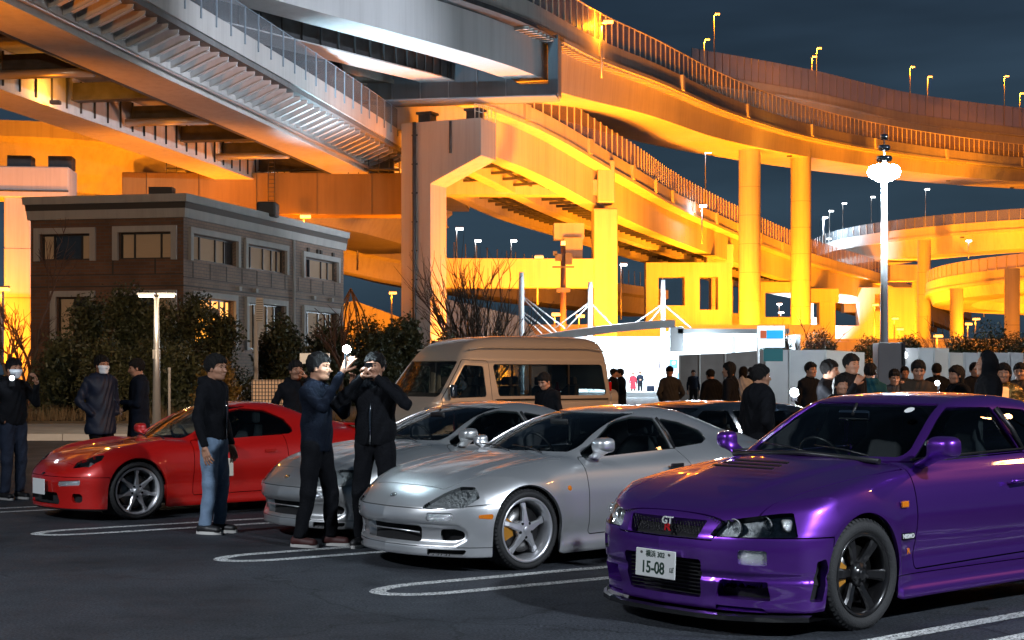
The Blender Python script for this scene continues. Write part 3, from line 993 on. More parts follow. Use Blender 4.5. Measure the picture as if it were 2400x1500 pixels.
    c.put('hood', hood, M_PURPLE, sk=.02)
    c.put('front_bumper', bump_, M_PURPLE, sk=.035)
    for d in c.lr(door): c.put('door', d, M_PURPLE, sk=.02)
    for d in c.lr(skirts): c.put('side_skirt', d, M_PURPLE, sk=.03)
    c.put('windshield', ws, M_WINDS, inset=.008)
    c.put('rear_window', rg, M_DARKG, inset=.008)
    for d in c.lr(sg): c.put('side_window', d, M_SIDEG, inset=.010)
    for d in c.lr(qg): c.put('quarter_window', d, M_SIDEG, inset=.010)
    # black trim strip round the side glass
    for side in (1, -1):
        m = MB()
        pts = [(1.50, .968), (2.1, .985), (2.76, .998)]
        m.tube([c.P(s, side * (.757 + .0 * s), z) for s, z in pts], .008, 6)
        m.build('window_trim', M_BLACK, c.e)
        m = MB(); m.tube([c.P(2.775, side * .752, .99), c.P(2.70, side * .715, 1.13), c.P(2.63, side * .635, 1.27)], .017, 6)
        m.build('window_pillar', M_BLACK, c.e)
    # grille with mesh, surround and badge
    g = c.put('grille', gr, M_MATTE, inset=.075)
    mm = MB()
    for k in range(-16, 17):
        mm.tube([c.P(.085, k * .024 - .03, .56), c.P(.11, k * .024 + .03, .665)], .0018, 4, cap=False)
        mm.tube([c.P(.085, k * .024 + .03, .56), c.P(.11, k * .024 - .03, .665)], .0018, 4, cap=False)
    o = mm.build('grille_mesh', M_BLACK, g); o['kind'] = 'stuff'
    c.put('grille_surround', skirt_only(gr, .07), M_PURPLE, g)
    c.put('intake_wall', skirt_only(lo_, .10), M_PURPLE, None)
    for q in c.lr(sidei): c.put('intake_wall', skirt_only(q, .09), M_PURPLE, None)
    for q in c.lr(slot): c.put('intake_wall', skirt_only(q, .05), M_PURPLE, None)
    for q in c.lr(duct): c.put('intake_wall', skirt_only(q, .06), M_PURPLE, None)
    rot = facing_rot((1, 0, 0.15))
    text_obj('grille_badge', 'GT', c.P(.05, .03, .628), rot, .060, M_PLATE, g, .003, 1.1, .0015)
    text_obj('grille_badge', 'R', c.P(.05, .03, .588), rot, .060, M_REDL, g, .003, 1.4, .0015)
    i1 = c.put('radiator_intake', lo_, M_MATTE, inset=.10)
    sl = MB()
    for k in range(9):
        sl.box(c.P(.075, 0, .215 + k * .022), (.006, .60, .006))
    o = sl.build('cooler_fins', M_BLACK, i1)
    for q in c.lr(sidei): c.put('brake_intake', q, M_MATTE, inset=.09)
    for q in c.lr(slot): c.put('splitter_slot', q, M_MATTE, inset=.05)
    for q in c.lr(duct): c.put('side_duct', q, M_MATTE, inset=.06)
    for q in c.lr(fog):
        f = c.put('turn_lamp', q, M_CLEARL, inset=.018)
        c.put('lamp_rim', skirt_only(q, .02), M_BLACK, f)
    for side, q in zip((1, -1), c.lr(hl)):
        h = c.put('headlight', q, M_LENSG, inset=.003)
        c.put('lamp_bezel', skirt_only(q, .06), M_BLACK, h)
        c.put('lamp_housing', push(q, .05), M_REFL, h)
        for (yy, ss, zz, rr_) in ((.485, .180, .612, .054), (.630, .285, .622, .060)):
            b = MB(); ctr = c.P(ss, side * yy, zz)
            b.lathe([(rr_, .030), (rr_ * .93, .032), (rr_ * .9, .012), (rr_ * .55, -.012), (0.001, -.02)][::-1], 24, 'X', c=ctr)
            o = b.build('reflector', M_REFL, h)
            b2 = MB(); b2.lathe([(.001, .028), (rr_ * .35, .024), (rr_ * .6, .010), (rr_ * .62, .0)], 18, 'X', c=ctr); b2.build('lamp_lens', M_CLEARL, h)
        b = MB(); b.box(c.P(.325, side * .735, .632), (.05, .07, .075)); bevel(b.build('marker_lamp', M_CLEARL, h), .02, 3)
    # splitter under the bumper
    m = MB()
    ys = [-.86, -.78, -.65, -.5, -.3, 0, .3, .5, .65, .78, .86]
    def fr(y): return float(pchip(*p['npl'])(abs(y)))
    for zt, zo, ex in ((.128, .092, .015),):
        V = []
        for y in ys: V += [c.P(fr(y) - ex + .03, y, zt), c.P(fr(y) - ex, y, zt - .01), c.P(fr(y) - ex, y, zo), c.P(fr(y) + .35, y, zo)]
        m.add(V, [(i * 4 + j, i * 4 + j + 1, i * 4 + 5 + j, i * 4 + 4 + j) for i in range(len(ys) - 1) for j in range(3)], False)
    m.build('front_splitter', M_GLOSSB, c.e)
    # hood vents
    for k in range(3):
        b = MB(); b.box(c.P(.76 + k * .09, 0, .918 + k * .0135), (.022, .50 - .03 * k, .008), tilt=Matrix.Rotation(R(14), 3, 'Y')); b.build('hood_louvre', M_BLACK, c.e)
    b = MB(); b.tube([c.P(1.36, -.62, .955), c.P(1.34, 0, .985), c.P(1.36, .62, .955)], .02, 6); b.build('cowl', M_BLACK, c.e)
    for y0, y1 in ((.52, -.02), (.05, -.48)):
        b = MB(); b.tube([c.P(1.38, y0, .985), c.P(1.47, (y0 + y1) / 2, 1.012), c.P(1.50, y1, 1.03)], .007, 6); b.build('wiper', M_BLACK, c.e)
    # arches, underbody, cabin
    for sw in p['wheels']:
        wheel_liner(c, sw, .885, .36, zw).build('wheel_arch', M_MATTE, c.e)
    m = MB(); m.box(c.P(2.2, 0, .33), (2.0, 1.45, .30)); m.box(c.P(.75, 0, .40), (.9, .95, .42)); m.box(c.P(3.9, 0, .45), (1.0, 1.0, .4)); m.box(c.P(2.3, 0, .20), (4.0, 1.0, .06)); m.build('underbody', M_MATTE, c.e)
    m = MB(); m.box(c.P(1.66, 0, .80), (.42, 1.34, .26)); bevel(m.build('dashboard', M_CABIN, c.e), .06, 4)
    seat(c, 2.45, .34, .42, sporty=True); seat(c, 2.45, -.34, .42, sporty=True)
    steering_wheel(c, 1.98, -.34, .90)
    rv = MB(); rv.box(c.P(1.90, .0, 1.215), (.03, .25, .075)); rvo = bevel(rv.build('rear_view_mirror', M_MIRR, c.e), .02, 3)
    b = MB(); b.tube([c.P(1.88, 0, 1.22), c.P(1.93, 0, 1.30)], .01, 6); b.build('mirror_stem', M_BLACK, rvo)
    text_obj('seat_lettering', 'NISMO', c.P(2.33, .34, 1.03), facing_rot((1, 0, .1)), .055, M_PLATE, c.e, .001, 1.2)
    for side in (1, -1):
        mirror(c, 1.60, .80, .975, M_PURPLE, side, size=(.11, .22, .135) if side > 0 else (.09, .15, .115), arm=.06 if side > 0 else .03)
        handle_bar(c, 2.55, .868, .80, side, M_PURPLE, .19)
        b = MB(); pp = c.P(1.285, side * .868, .712); b.box(pp, (.07, .02, .04)); bevel(b.build('side_repeater', M_AMBER, c.e), .008, 2)
        text_obj('fender_badge', 'NISMO', c.P(1.30, side * .886, .52), facing_rot((0, side, 0)), .036, M_PLATE, c.e, .002, 1.0, .0012)
        b = MB(); b.box(c.P(1.30, side * .878, .52), (.125, .010, .040)); b.build('badge_plate', M_GLOSSB, c.e)
        text_obj('fender_badge', 'R', c.P(1.30, side * .884, .43), facing_rot((0, side, 0)), .05, M_AMBER, c.e, .002, 1.0, .001)
        # inspection sticker side aside, wheels
        for i, sw in enumerate(p['wheels']):
            wheel(c, sw, .872, .328, .235, .24, 'te', M_RIMBLK, M_RIMBLK, M_CALG, side, n=6)
    # windshield sticker
    b = MB(); b.lathe([(0.001, 0), (.035, 0)], 20, 'X', c=(0, 0, 0)); o = b.build('inspection_sticker', M_PLATE, c.e)
    o.location = c.P(1.935, .43, 1.262); o.rotation_euler = (0, R(-62), 0)
    # plate 15-08
    pl = MB(); pl.box((0, 0, 0), (.008, .33, .165)); plo = bevel(pl.build('licence_plate', M_PLATE, c.e), .012, 2)
    plo.location = c.P(-.022, 0.0, .375); plo.rotation_euler = (0, R(-3), R(0))
    rx = facing_rot((1, 0, 0))
    text_obj('plate_number', '15-08', (.006, -.018, -.028), rx, .098, M_PGREEN, plo, .0008, .86, .0018)
    text_obj('plate_region', '\u6a2a\u6d5c 302', (.006, 0, .052), rx, .042, M_PGREEN, plo, .0008, 1.0, .0006)
    text_obj('plate_kana', '\u307d', (.006, .138, -.03), rx, .036, M_PGREEN, plo, .0008)
    b = MB()
    for yy in (-.115, .115): b.lathe([(0.001, .008), (.008, .008), (.008, .0)][::-1], 10, 'X', c=(0, yy, .06))
    b.build('plate_bolts', M_DISC, plo)
    # rear wing and tail lamps
    for side in (1, -1):
        for yy in (.42, .66):
            b = MB(); b.lathe([(0.001, -.01), (.07, -.01), (.075, 0.0)], 20, 'X', c=c.P(4.575, side * yy, .80)); b.build('tail_lamp', M_REDL, c.e)
    w = MB(); w.box(c.P(4.42, 0, 1.24), (.28, 1.40, .03)); bevel(w.build('rear_wing', M_PURPLE, c.e), .01)
    for side in (1, -1):
        w = MB(); w.box(c.P(4.42, side * .66, 1.12), (.25, .03, .24)); w.build('wing_stay', M_PURPLE, c.e)
    return c

def skirt_only(M, depth):
    """just the walls around a piece cut out of the shell, facing the opening"""
    n = len(M[2])
    if n == 0: return M
    W = skirt(M, depth)
    V, N, T = W
    return compact(V, -N, T[n:][:, ::-1])
PURPLE = build_purple()
# ------------------------------------------------------------------ silver coupes
M_SILVER = paint('silver_paint', (0.80, 0.81, 0.82), metal=0.82, rough=0.37)
M_SILVER2 = paint('grey_silver_paint', (0.66, 0.67, 0.67), metal=0.82, rough=0.38)
SUPRA_P = dict(
    zc=([0, .10, .30, .55, .8, 1.1, 1.45, 1.6, 3.5, 3.9, 4.3, 4.5], [.46, .545, .635, .715, .765, .81, .845, .85, .92, .905, .89, .86]),
    ze=([0, .2, .45, .7, .95, 1.3, 1.65, 2.2, 2.8, 3.3, 3.8, 4.3, 4.5], [.42, .50, .59, .66, .715, .765, .79, .80, .81, .84, .85, .84, .82]),
    wp=([0, .3, .9, 1.5, 2.0, 2.6, 3.4, 3.9, 4.5], [.86, .88, .90, .88, .868, .88, .91, .89, .80]),
    sec=([.05, .15, .25, .4, .55, .65, .75, .85, .95], [.035, .02, .012, .0, .006, .026, .065, .13, .22]),
    nose=([.05, .12, .2, .32, .42, .48, .52, .60, .70], [.05, .03, .03, .012, .0, .01, .05, .14, .3]),
    npl=([0, .3, .5, .65, .75, .82, .87, .95], [0, .05, .135, .235, .34, .45, .56, .85]),
    tail=([.1, .3, .6, .8, .9], [4.40, 4.50, 4.52, 4.50, 4.45]),
    tpl=([0, .4, .65, .8, .9], [0, .05, .16, .32, .55]),
    zb=([0, .5, 1.2, 3.0, 4.0, 4.5], [.11, .11, .10, .11, .18, .25]),
    ct=([1.10, 1.36, 1.45, 1.6, 1.9, 2.2, 2.4, 2.6, 2.85, 3.15, 3.5, 3.85, 4.15, 4.4], [-.3, .79, .84, .915, 1.045, 1.145, 1.188, 1.212, 1.222, 1.195, 1.115, 1.01, .93, .5]),
    cw=([1.3, 1.6, 2.0, 2.5, 3.0, 3.4, 3.8, 4.3], [.70, .725, .735, .73, .69, .63, .55, .40]),
    wheels=(.93, 3.48), Ra=.34, zw=.312, flare=(.020, .02), hp=2.4,
    cmid=2.7, ccurve=.16, tumble=pchip([.6, .83, .95, 1.05, 1.15, 1.25], [-.05, 0.0, .05, .105, .175, .27]), zbelt=.83, crown=.09,
    kc=.03, ks=.10, kn=.09, kroof=.11, kcf=lambda s: .03 + .16 * np.clip((s - 2.7) / .6, 0, 1),
)
def supra_bumps(s, ay):
    f = .030 * np.exp(-((ay - .66) / .13)**2) * np.clip((s - .3) / .5, 0, 1) * np.clip((1.7 - s) / .3, 0, 1)
    f = f + .010 * np.exp(-((ay - .33) / .07)**2) * np.clip((s - .3) / .5, 0, 1) * np.clip((1.6 - s) / .3, 0, 1)
    return f
SUPRA_P['bumps'] = supra_bumps

def build_supra(axle, name_label, pm, variant=0, steer=0.0, group=None, yaw=HEAD):
    p = SUPRA_P
    c = CarShape(axle, .93, .865, 2.55, sL=.92, sy=.94, yaw=yaw, L=4.52, kf=.84)
    c.root('sports_coupe', name_label, 'car', group)
    zw = p['zw']
    F0 = car_field(p)
    def F(s, y, z):
        f = F0(s, y, z)
        ay = np.abs(y)
        f = f + .010 * np.exp(-((z - .255) / .05)**2) * (s > 1.3) * (s < 3.1) * np.clip((ay - .7) / .1, 0, 1)
        f = f - .014 / (1 + np.exp((z - .185) / .012)) * np.clip((s - 1.28) / .05, 0, 1) * np.clip((3.1 - s) / .05, 0, 1)
        # mouth hollow
        d = sdpoly(ay, z, [(-.5, .215), (.66, .215), (.74, .26), (.74, .315), (.70, .345), (-.5, .365)], .04)
        f = f + .055 * (1 / (1 + np.exp(d / .010))) * (s < .7)
        return f
    M = orient(surface_nets(F, [-.06, -.97, .03], [4.62, .99, 1.28], .021))
    _, M = split(M, lambda V, N: np.maximum(V[:, 2] - .22, N[:, 2] + .6))
    for sw in p['wheels']:
        _, M = split(M, lambda V, N: np.maximum(np.hypot((V[:, 0] - sw) * .95, V[:, 2] - zw) - .338, .5 - np.abs(V[:, 1])))
        _, M = split(M, lambda V, N: np.maximum(np.maximum(np.abs(V[:, 0] - sw) * .95 - .338, V[:, 2] - zw), .5 - np.abs(V[:, 1])))
    mouth, M = split(M, symfld2(1, 2, [(-.37, .222), (.37, .222), (.39, .345), (-.39, .345)], .02, smax_s(.45)))
    side_in, M = split(M, fld2(1, 2, [(.54, .235), (.715, .25), (.72, .31), (.66, .33), (.55, .325)], .03, smax_s(.7)))
    lipd, M = split(M, fld2(1, 2, [(.46, .128), (.72, .13), (.76, .175), (.46, .175)], .012, smax_s(.62)))
    fog, M = split(M, fld2(1, 2, [(.47, .383), (.68, .395), (.68, .452), (.47, .450)], .024, smax_s(.5)))
    if variant == 0:
        hlp = [(.40, .478), (.735, .488), (.815, .60), (.78, .640), (.60, .640), (.53, .60)]
    else:
        hlp = [(.42, .49), (.70, .505), (.82, .635), (.60, .640), (.50, .60)]
    hl, M = split(M, fld2(1, 2, hlp, .016, smax_s(.80), lambda V, N: V[:, 0] - .475 - (V[:, 2] - .5) * .25))
    org, M = split(M, fld2(0, 2, [(.44, .415), (.565, .405), (.575, .445), (.45, .440)], .014, ymin_(.6)))
    ws, M = split(M, symfld2(1, 2, [(-.645, .868), (.645, .868), (.50, 1.175), (-.50, 1.175)], .05, smin_s(1.3), smax_s(2.75), lambda V, N: (.30 - N[:, 2]) * .3))
    sg, M = split(M, fld2(0, 2, [(1.66, .832), (2.80, .868), (2.70, 1.125), (2.45, 1.145), (2.20, 1.110)], .025, ymin_(.36), lambda V, N: (.38 - np.abs(N[:, 1])) * .2))
    qg, M = split(M, fld2(0, 2, [(2.84, .872), (3.20, .900), (3.36, .955), (3.28, 1.01), (3.02, 1.085), (2.745, 1.125)], .035, ymin_(.34), lambda V, N: (.33 - np.abs(N[:, 1])) * .2))
    rg, M = split(M, symfld2(1, 2, [(-.48, .96), (.48, .96), (.42, 1.17), (-.42, 1.17)], .05, smin_s(3.1), lambda V, N: (.35 - N[:, 2]) * .3))
    hood, M = gap(M, lambda V, N: np.maximum(np.maximum(np.maximum(np.abs(V[:, 1]) - (.43 + .28 * np.clip((V[:, 0] - .30) / .75, 0, 1)**.6), V[:, 0] - (1.50 - .1 * V[:, 1]**2)), (.30 + .15 * V[:, 1]**2) - V[:, 0]), .5 - V[:, 2]), .004)
    door, M = gap(M, fld2(0, 2, [(1.62, .23), (2.72, .24), (2.93, .50), (2.93, .70), (2.83, .868), (1.63, .83)], .03, ymin_(.3)), .004)
    bump_, M = gap(M, lambda V, N: np.maximum(V[:, 2] - (.478 + .045 * np.clip((np.abs(V[:, 1]) - .6) / .3, 0, 1)), V[:, 0] - .80), .0035)
    lip, bump_ = gap(bump_, lambda V, N: V[:, 2] - .192, .003)
    c.put('body', M, pm, sk=.03)
    c.put('hood', hood, pm, sk=.02)
    c.put('front_bumper', bump_, pm, sk=.03)
    c.put('front_lip', lip, pm, sk=.03)
    for d in c.lr(door): c.put('door', d, pm, sk=.02)
    c.put('windshield', ws, M_WINDS, inset=.008)
    c.put('rear_window', rg, M_DARKG, inset=.008)
    for d in c.lr(sg): c.put('side_window', d, M_SIDEG, inset=.009)
    for d in c.lr(qg): c.put('quarter_window', d, M_SIDEG, inset=.009)
    i1 = c.put('mouth_intake', mouth, M_MATTE, inset=.07)
    c.put('intake_wall', skirt_only(mouth, .08), pm, i1)
    b = MB(); b.tube([c.P(.13, y, .295) for y in (-.37, 0, .37)], .006, 6); b.build('intake_bar', pm, i1)
    for q in c.lr(side_in):
        o = c.put('brake_intake', q, M_MATTE, inset=.07); c.put('intake_wall', skirt_only(q, .07), M_BLACK, o)
    for q in c.lr(lipd):
        o = c.put('lip_duct', q, M_MATTE, inset=.05); c.put('duct_wall', skirt_only(q, .05), M_BLACK, o)
    for q in c.lr(fog):
        o = c.put('turn_lamp', q, M_CLEARL, inset=.012); c.put('lamp_rim', skirt_only(q, .015), M_BLACK, o)
    for q in c.lr(org): c.put('side_marker', q, M_AMBER, inset=-.003, sk=.01)
    for side, q in zip((1, -1), c.lr(hl)):
        h = c.put('headlight', q, M_LENSG, inset=.002)
        c.put('lamp_bezel', skirt_only(q, .07), M_BLACK, h)
        c.put('lamp_housing', push(q, .03), mat('smoked_reflector', (.35, .36, .37), rough=.4, metal=.4, bump=(40, 1.0)), h)
        for (yy, ss, zz, rr_) in (((.55, .40, .555, .046), (.645, .46, .568, .046)) if variant == 0 else ((.60, .43, .562, .046),)):
            b = MB(); ctr = c.P(ss, side * yy, zz)
            b.lathe([(rr_, .030), (rr_ * .9, .012), (rr_ * .55, -.012), (0.001, -.02)][::-1], 22, 'X', c=ctr); b.build('reflector', M_REFL, h)
            b = MB(); b.lathe([(.001, .03), (rr_ * .4, .024), (rr_ * .55, .0)], 18, 'X', c=ctr); b.build('lamp_lens', M_CLEARL, h)
    # badge
    m = MB(); m.lathe([(.001, .004), (.010, .004), (.012, 0)], 12, 'X')
    em = MB(); ctr = Vector((0, 0, 0))
    for k in range(3):
        ring = [Vector((0, .034 * math.cos(a) * (1 if k == 0 else .45), .022 * math.sin(a) * (1 if k != 2 else .5) + (.006 if k == 2 else 0))) for a in [2 * math.pi * i / 20 for i in range(21)]]
        em.tube(ring, .003, 6, cap=False)
    eo = em.build('nose_badge', M_CHROME, c.e); eo.location = c.P(.135, 0, .558); eo.rotation_euler = (0, R(-58), 0)
    for side in (1, -1):
        mirror(c, 1.82, .76, .862, pm, side, size=(.13, .20, .12) if side > 0 else (.09, .14, .095), arm=.035 if side > 0 else .02)
        b = MB(); b.lathe([(.001, .006), (.02, .005), (.024, 0)][::(1 if side > 0 else 1)], 18, 'Y', c=c.P(1.40, side * .868, .60)); o = b.build('side_repeater', M_AMBER, c.e)
        b = MB(); b.box(c.P(2.70, side * .868, .735), (.15, .012, .034)); bevel(b.build('door_handle', M_BLACK, c.e), .008, 2)
        b = MB(); b.tube([c.P(2.83, side * .705, .87), c.P(2.775, side * .665, 1.0), c.P(2.72, side * .575, 1.125)], .013, 6); b.build('window_pillar', M_BLACK, c.e)
        for i, sw in enumerate(p['wheels']):
            wheel(c, sw, .872, .310, .238, .23, 'star' if True else '', M_ALU, M_ALU, M_CALG, side, n=5, steer=0)
    for sw in p['wheels']:
        wheel_liner(c, sw, .89, .345, zw).build('wheel_arch', M_MATTE, c.e)
    m = MB(); m.box(c.P(2.2, 0, .30), (1.9, 1.3, .26)); m.box(c.P(.85, 0, .33), (.8, .8, .34)); m.box(c.P(3.7, 0, .4), (.9, 1.0, .4)); m.box(c.P(2.3, 0, .17), (3.6, .9, .06)); m.build('underbody', M_MATTE, c.e)
    m = MB(); m.box(c.P(1.78, 0, .70), (.42, 1.26, .24)); bevel(m.build('dashboard', M_CABIN, c.e), .06, 4)
    seat(c, 2.55, .33, .33); seat(c, 2.55, -.33, .33)
    steering_wheel(c, 2.10, -.33, .83)
    rv = MB(); rv.box(c.P(2.05, 0, 1.085), (.03, .22, .065)); rvo = bevel(rv.build('rear_view_mirror', M_BLACK, c.e), .02, 3)
    b = MB(); b.tube([c.P(2.04, 0, 1.09), c.P(2.1, 0, 1.15)], .008, 6); b.build('mirror_stem', M_BLACK, rvo)
    for y0, y1 in ((.46, -.04), (.02, -.5)):
        b = MB(); b.tube([c.P(1.44, y0, .865), c.P(1.50, (y0 + y1) / 2, .895), c.P(1.53, y1, .905)], .006, 6); b.build('wiper', M_BLACK, c.e)
    for side in (1, -1):
        b = MB(); b.box(c.P(4.46, side * .6, .70), (.06, .38, .12)); bevel(b.build('tail_lamp', M_REDL, c.e), .03, 3)
    return c
SUPRA = build_supra((.114, 11.41), 'silver coupe with five spoke alloys and round amber repeater parked beside the purple coupe', M_SILVER)
SUPRA2 = build_supra((-1.02, 13.45), 'darker silver coupe half hidden by the two men taking pictures, beside the red coupe', M_SILVER2, variant=1)
# ------------------------------------------------------------------ red coupe
M_RED = paint('red_paint', (0.50, 0.006, 0.003), metal=0.15, rough=0.35)
def abs01(poly, r, *masks):
    def g(V, N):
        d = sdpoly(V[:, 0], np.abs(V[:, 1]), poly, r)
        for m in masks: d = np.maximum(d, m(V, N))
        return d
    return g
def build_red():
    p = dict(
        zc=([0, .08, .25, .5, .8, 1.1, 1.45, 1.6, 3.3, 3.7, 4.1, 4.285], [.42, .50, .585, .665, .72, .755, .785, .79, .90, .90, .90, .86]),
        ze=([0, .2, .45, .7, .95, 1.3, 1.65, 2.2, 2.8, 3.3, 3.8, 4.285], [.38, .48, .58, .655, .705, .745, .765, .775, .79, .83, .84, .82]),
        wp=([0, .3, .9, 1.5, 2.0, 2.6, 3.3, 3.8, 4.285], [.84, .86, .88, .85, .835, .85, .88, .86, .78]),
        sec=([.05, .15, .25, .4, .55, .65, .75, .85, .95], [.04, .02, .010, .0, .006, .028, .07, .14, .24]),
        nose=([.05, .12, .2, .32, .40, .46, .52, .60, .70], [.04, .02, .02, .01, .0, .015, .06, .15, .3]),
        npl=([0, .3, .5, .65, .75, .82, .87, .95], [0, .045, .125, .225, .33, .44, .55, .85]),
        tail=([.1, .3, .6, .8, .9], [4.18, 4.26, 4.285, 4.26, 4.22]),
        tpl=([0, .4, .65, .8, .9], [0, .05, .16, .32, .55]),
        zb=([0, .5, 1.2, 3.0, 3.8, 4.3], [.10, .10, .11, .12, .18, .25]),
        ct=([1.15, 1.34, 1.45, 1.6, 1.9, 2.15, 2.35, 2.6, 2.85, 3.1, 3.4, 3.7, 3.95, 4.2], [-.3, .73, .785, .87, 1.025, 1.125, 1.17, 1.19, 1.185, 1.15, 1.07, .97, .90, .5]),
        cw=([1.3, 1.6, 2.0, 2.5, 2.9, 3.2, 3.6, 4.0], [.69, .71, .72, .715, .68, .62, .52, .38]),
        wheels=(.90, 3.325), Ra=.33, zw=.30, flare=(.022, .022), hp=2.3,
        cmid=2.5, ccurve=.16, tumble=pchip([.6, .80, .92, 1.02, 1.12, 1.22], [-.05, 0.0, .055, .115, .19, .28]), zbelt=.80, crown=.10,
        kc=.03, ks=.11, kn=.09, kroof=.12, kcf=lambda s: .03 + .16 * np.clip((s - 2.6) / .6, 0, 1))
    def bumps(s, ay):
        return .045 * np.exp(-((ay - .64) / .13)**2) * np.clip((s - .25) / .5, 0, 1) * np.clip((1.65 - s) / .35, 0, 1)
    p['bumps'] = bumps
    c = CarShape((-3.84, 15.3), .90, .845, 2.425, sL=.90, sy=.93, L=4.285, kf=.78)
    c.root('sports_coupe', 'glossy red coupe with silver seven spoke wheels, farthest left of the parked row', 'car')
    F0 = car_field(p); zw = .30
    def F(s, y, z):
        f = F0(s, y, z); ay = np.abs(y)
        f = f + .02 * np.exp(-((z - .36) / .10)**2) * (s > 1.25) * (s < 2.95) * np.clip((ay - .7) / .1, 0, 1)
        f = f - .012 / (1 + np.exp((z - .17) / .012)) * np.clip((s - 1.25) / .05, 0, 1) * np.clip((3.0 - s) / .05, 0, 1)
        return f
    M = orient(surface_nets(F, [-.06, -.95, .03], [4.38, .97, 1.25], .024))
    _, M = split(M, lambda V, N: np.maximum(V[:, 2] - .22, N[:, 2] + .6))
    for sw in p['wheels']:
        _, M = split(M, lambda V, N: np.maximum(np.hypot((V[:, 0] - sw) * .94, V[:, 2] - zw) - .335, .5 - np.abs(V[:, 1])))
        _, M = split(M, lambda V, N: np.maximum(np.maximum(np.abs(V[:, 0] - sw) * .94 - .335, V[:, 2] - zw), .5 - np.abs(V[:, 1])))
    mouth, M = split(M, symfld2(1, 2, [(-.40, .165), (.40, .165), (.34, .285), (-.34, .285)], .03, smax_s(.45)))
    oval, M = split(M, fld2(1, 2, [(.56, .19), (.68, .19), (.68, .28), (.56, .28)], .035, smax_s(.6)))
    fog, M = split(M, fld2(1, 2, [(.36, .345), (.66, .365), (.68, .42), (.38, .40)], .022, smax_s(.55)))
    hl, M = split(M, abs01([(.22, .50), (.34, .46), (.58, .70), (.52, .745), (.36, .69)], .02, zmin_(.42)))
    ws, M = split(M, symfld2(1, 2, [(-.63, .81), (.63, .81), (.48, 1.145), (-.48, 1.145)], .05, smin_s(1.2), smax_s(2.6), lambda V, N: (.30 - N[:, 2]) * .3))
    sg, M = split(M, fld2(0, 2, [(1.68, .795), (2.95, .832), (3.08, .865), (2.98, .99), (2.72, 1.095), (2.40, 1.12), (2.10, 1.07)], .05, ymin_(.34), lambda V, N: (.36 - np.abs(N[:, 1])) * .2))
    rg, M = split(M, symfld2(1, 2, [(-.46, .95), (.46, .95), (.40, 1.13), (-.40, 1.13)], .05, smin_s(2.95), lambda V, N: (.35 - N[:, 2]) * .3))
    hood, M = gap(M, lambda V, N: np.maximum(np.maximum(np.abs(V[:, 1]) - (.46 + .16 * np.clip((V[:, 0] - .25) / .9, 0, 1)), V[:, 0] - (1.46 - .1 * V[:, 1]**2)), np.maximum(.26 - V[:, 0], .5 - V[:, 2])), .004)
    door, M = gap(M, fld2(0, 2, [(1.60, .22), (2.72, .23), (2.88, .45), (2.88, .83), (1.64, .79)], .03, ymin_(.3)), .004)
    bump_, M = gap(M, lambda V, N: np.maximum(V[:, 2] - .445, V[:, 0] - .565), .003)
    lip, bump_ = gap(bump_, lambda V, N: V[:, 2] - .125, .002)
    c.put('body', M, M_RED, sk=.03); c.put('hood', hood, M_RED, sk=.02); c.put('front_bumper', bump_, M_RED, sk=.03)
    c.put('front_lip', lip, M_BLACK, sk=.03)
    for d in c.lr(door): c.put('door', d, M_RED, sk=.02)
    c.put('windshield', ws, M_WINDS, inset=.008); c.put('rear_window', rg, M_DARKG, inset=.008)
    for d in c.lr(sg): c.put('side_window', d, M_SIDEG, inset=.009)
    o = c.put('mouth_intake', mouth, M_MATTE, inset=.08); c.put('intake_wall', skirt_only(mouth, .08), M_BLACK, o)
    for q in c.lr(oval):
        o = c.put('brake_intake', q, M_MATTE, inset=.06); c.put('intake_wall', skirt_only(q, .06), M_RED, o)
    for q in c.lr(fog):
        o = c.put('turn_lamp', q, M_CLEARL, inset=.012); c.put('lamp_rim', skirt_only(q, .015), M_BLACK, o)
    for side, q in zip((1, -1), c.lr(hl)):
        h = c.put('headlight', q, M_LENSG, inset=.002)
        c.put('lamp_bezel', skirt_only(q, .07), M_BLACK, h); c.put('lamp_housing', push(q, .07), M_MATTE, h)
        b = MB(); b.lathe([(.038, .030), (.034, .012), (.02, -.012), (0.001, -.02)][::-1], 20, 'X', c=c.P(.45, side * .66, .555)); b.build('reflector', M_REFL, h)
    for side in (1, -1):
        mirror(c, 1.80, .73, .82, M_RED, side, size=(.10, .19, .11), arm=.06)
        for i, sw in enumerate(p['wheels']):
            wheel(c, sw, .862, .30, .232, .22, 'slim', M_ALU, M_ALU, None, side, n=7)
        pass
    for sw in p['wheels']: wheel_liner(c, sw, .87, .34, zw).build('wheel_arch', M_MATTE, c.e)
    m = MB(); m.box(c.P(2.1, 0, .28), (1.8, 1.25, .24)); m.box(c.P(.85, 0, .30), (.8, .8, .30)); m.box(c.P(3.5, 0, .4), (.9, 1.0, .4)); m.box(c.P(2.2, 0, .16), (3.4, .9, .06)); m.build('underbody', M_MATTE, c.e)
    m = MB(); m.box(c.P(1.72, 0, .66), (.40, 1.2, .22)); bevel(m.build('dashboard', M_CABIN, c.e), .06, 4)
    seat(c, 2.45, .33, .30); seat(c, 2.45, -.33, .30); steering_wheel(c, 2.05, -.33, .79)
    b = MB(); b.box(c.P(4.12, 0, .915), (.20, 1.2, .028)); bevel(b.build('rear_spoiler', M_RED, c.e), .01)
    for s_ in (1, -1):
        b = MB(); b.box(c.P(4.24, s_ * .55, .70), (.05, .40, .12)); bevel(b.build('tail_lamp', M_REDL, c.e), .02, 2)
    pl = MB(); pl.box(c.P(-.03, .02, .335), (.008, .31, .16)); bevel(pl.build('licence_plate', M_PLATE, c.e), .01, 2)
    b = MB(); b.box(c.P(2.02, .862, .50), (.17, .004, .19)); b.build('paper_square', mat('paper_square', (.62, .55, .46), rough=.6), c.e)
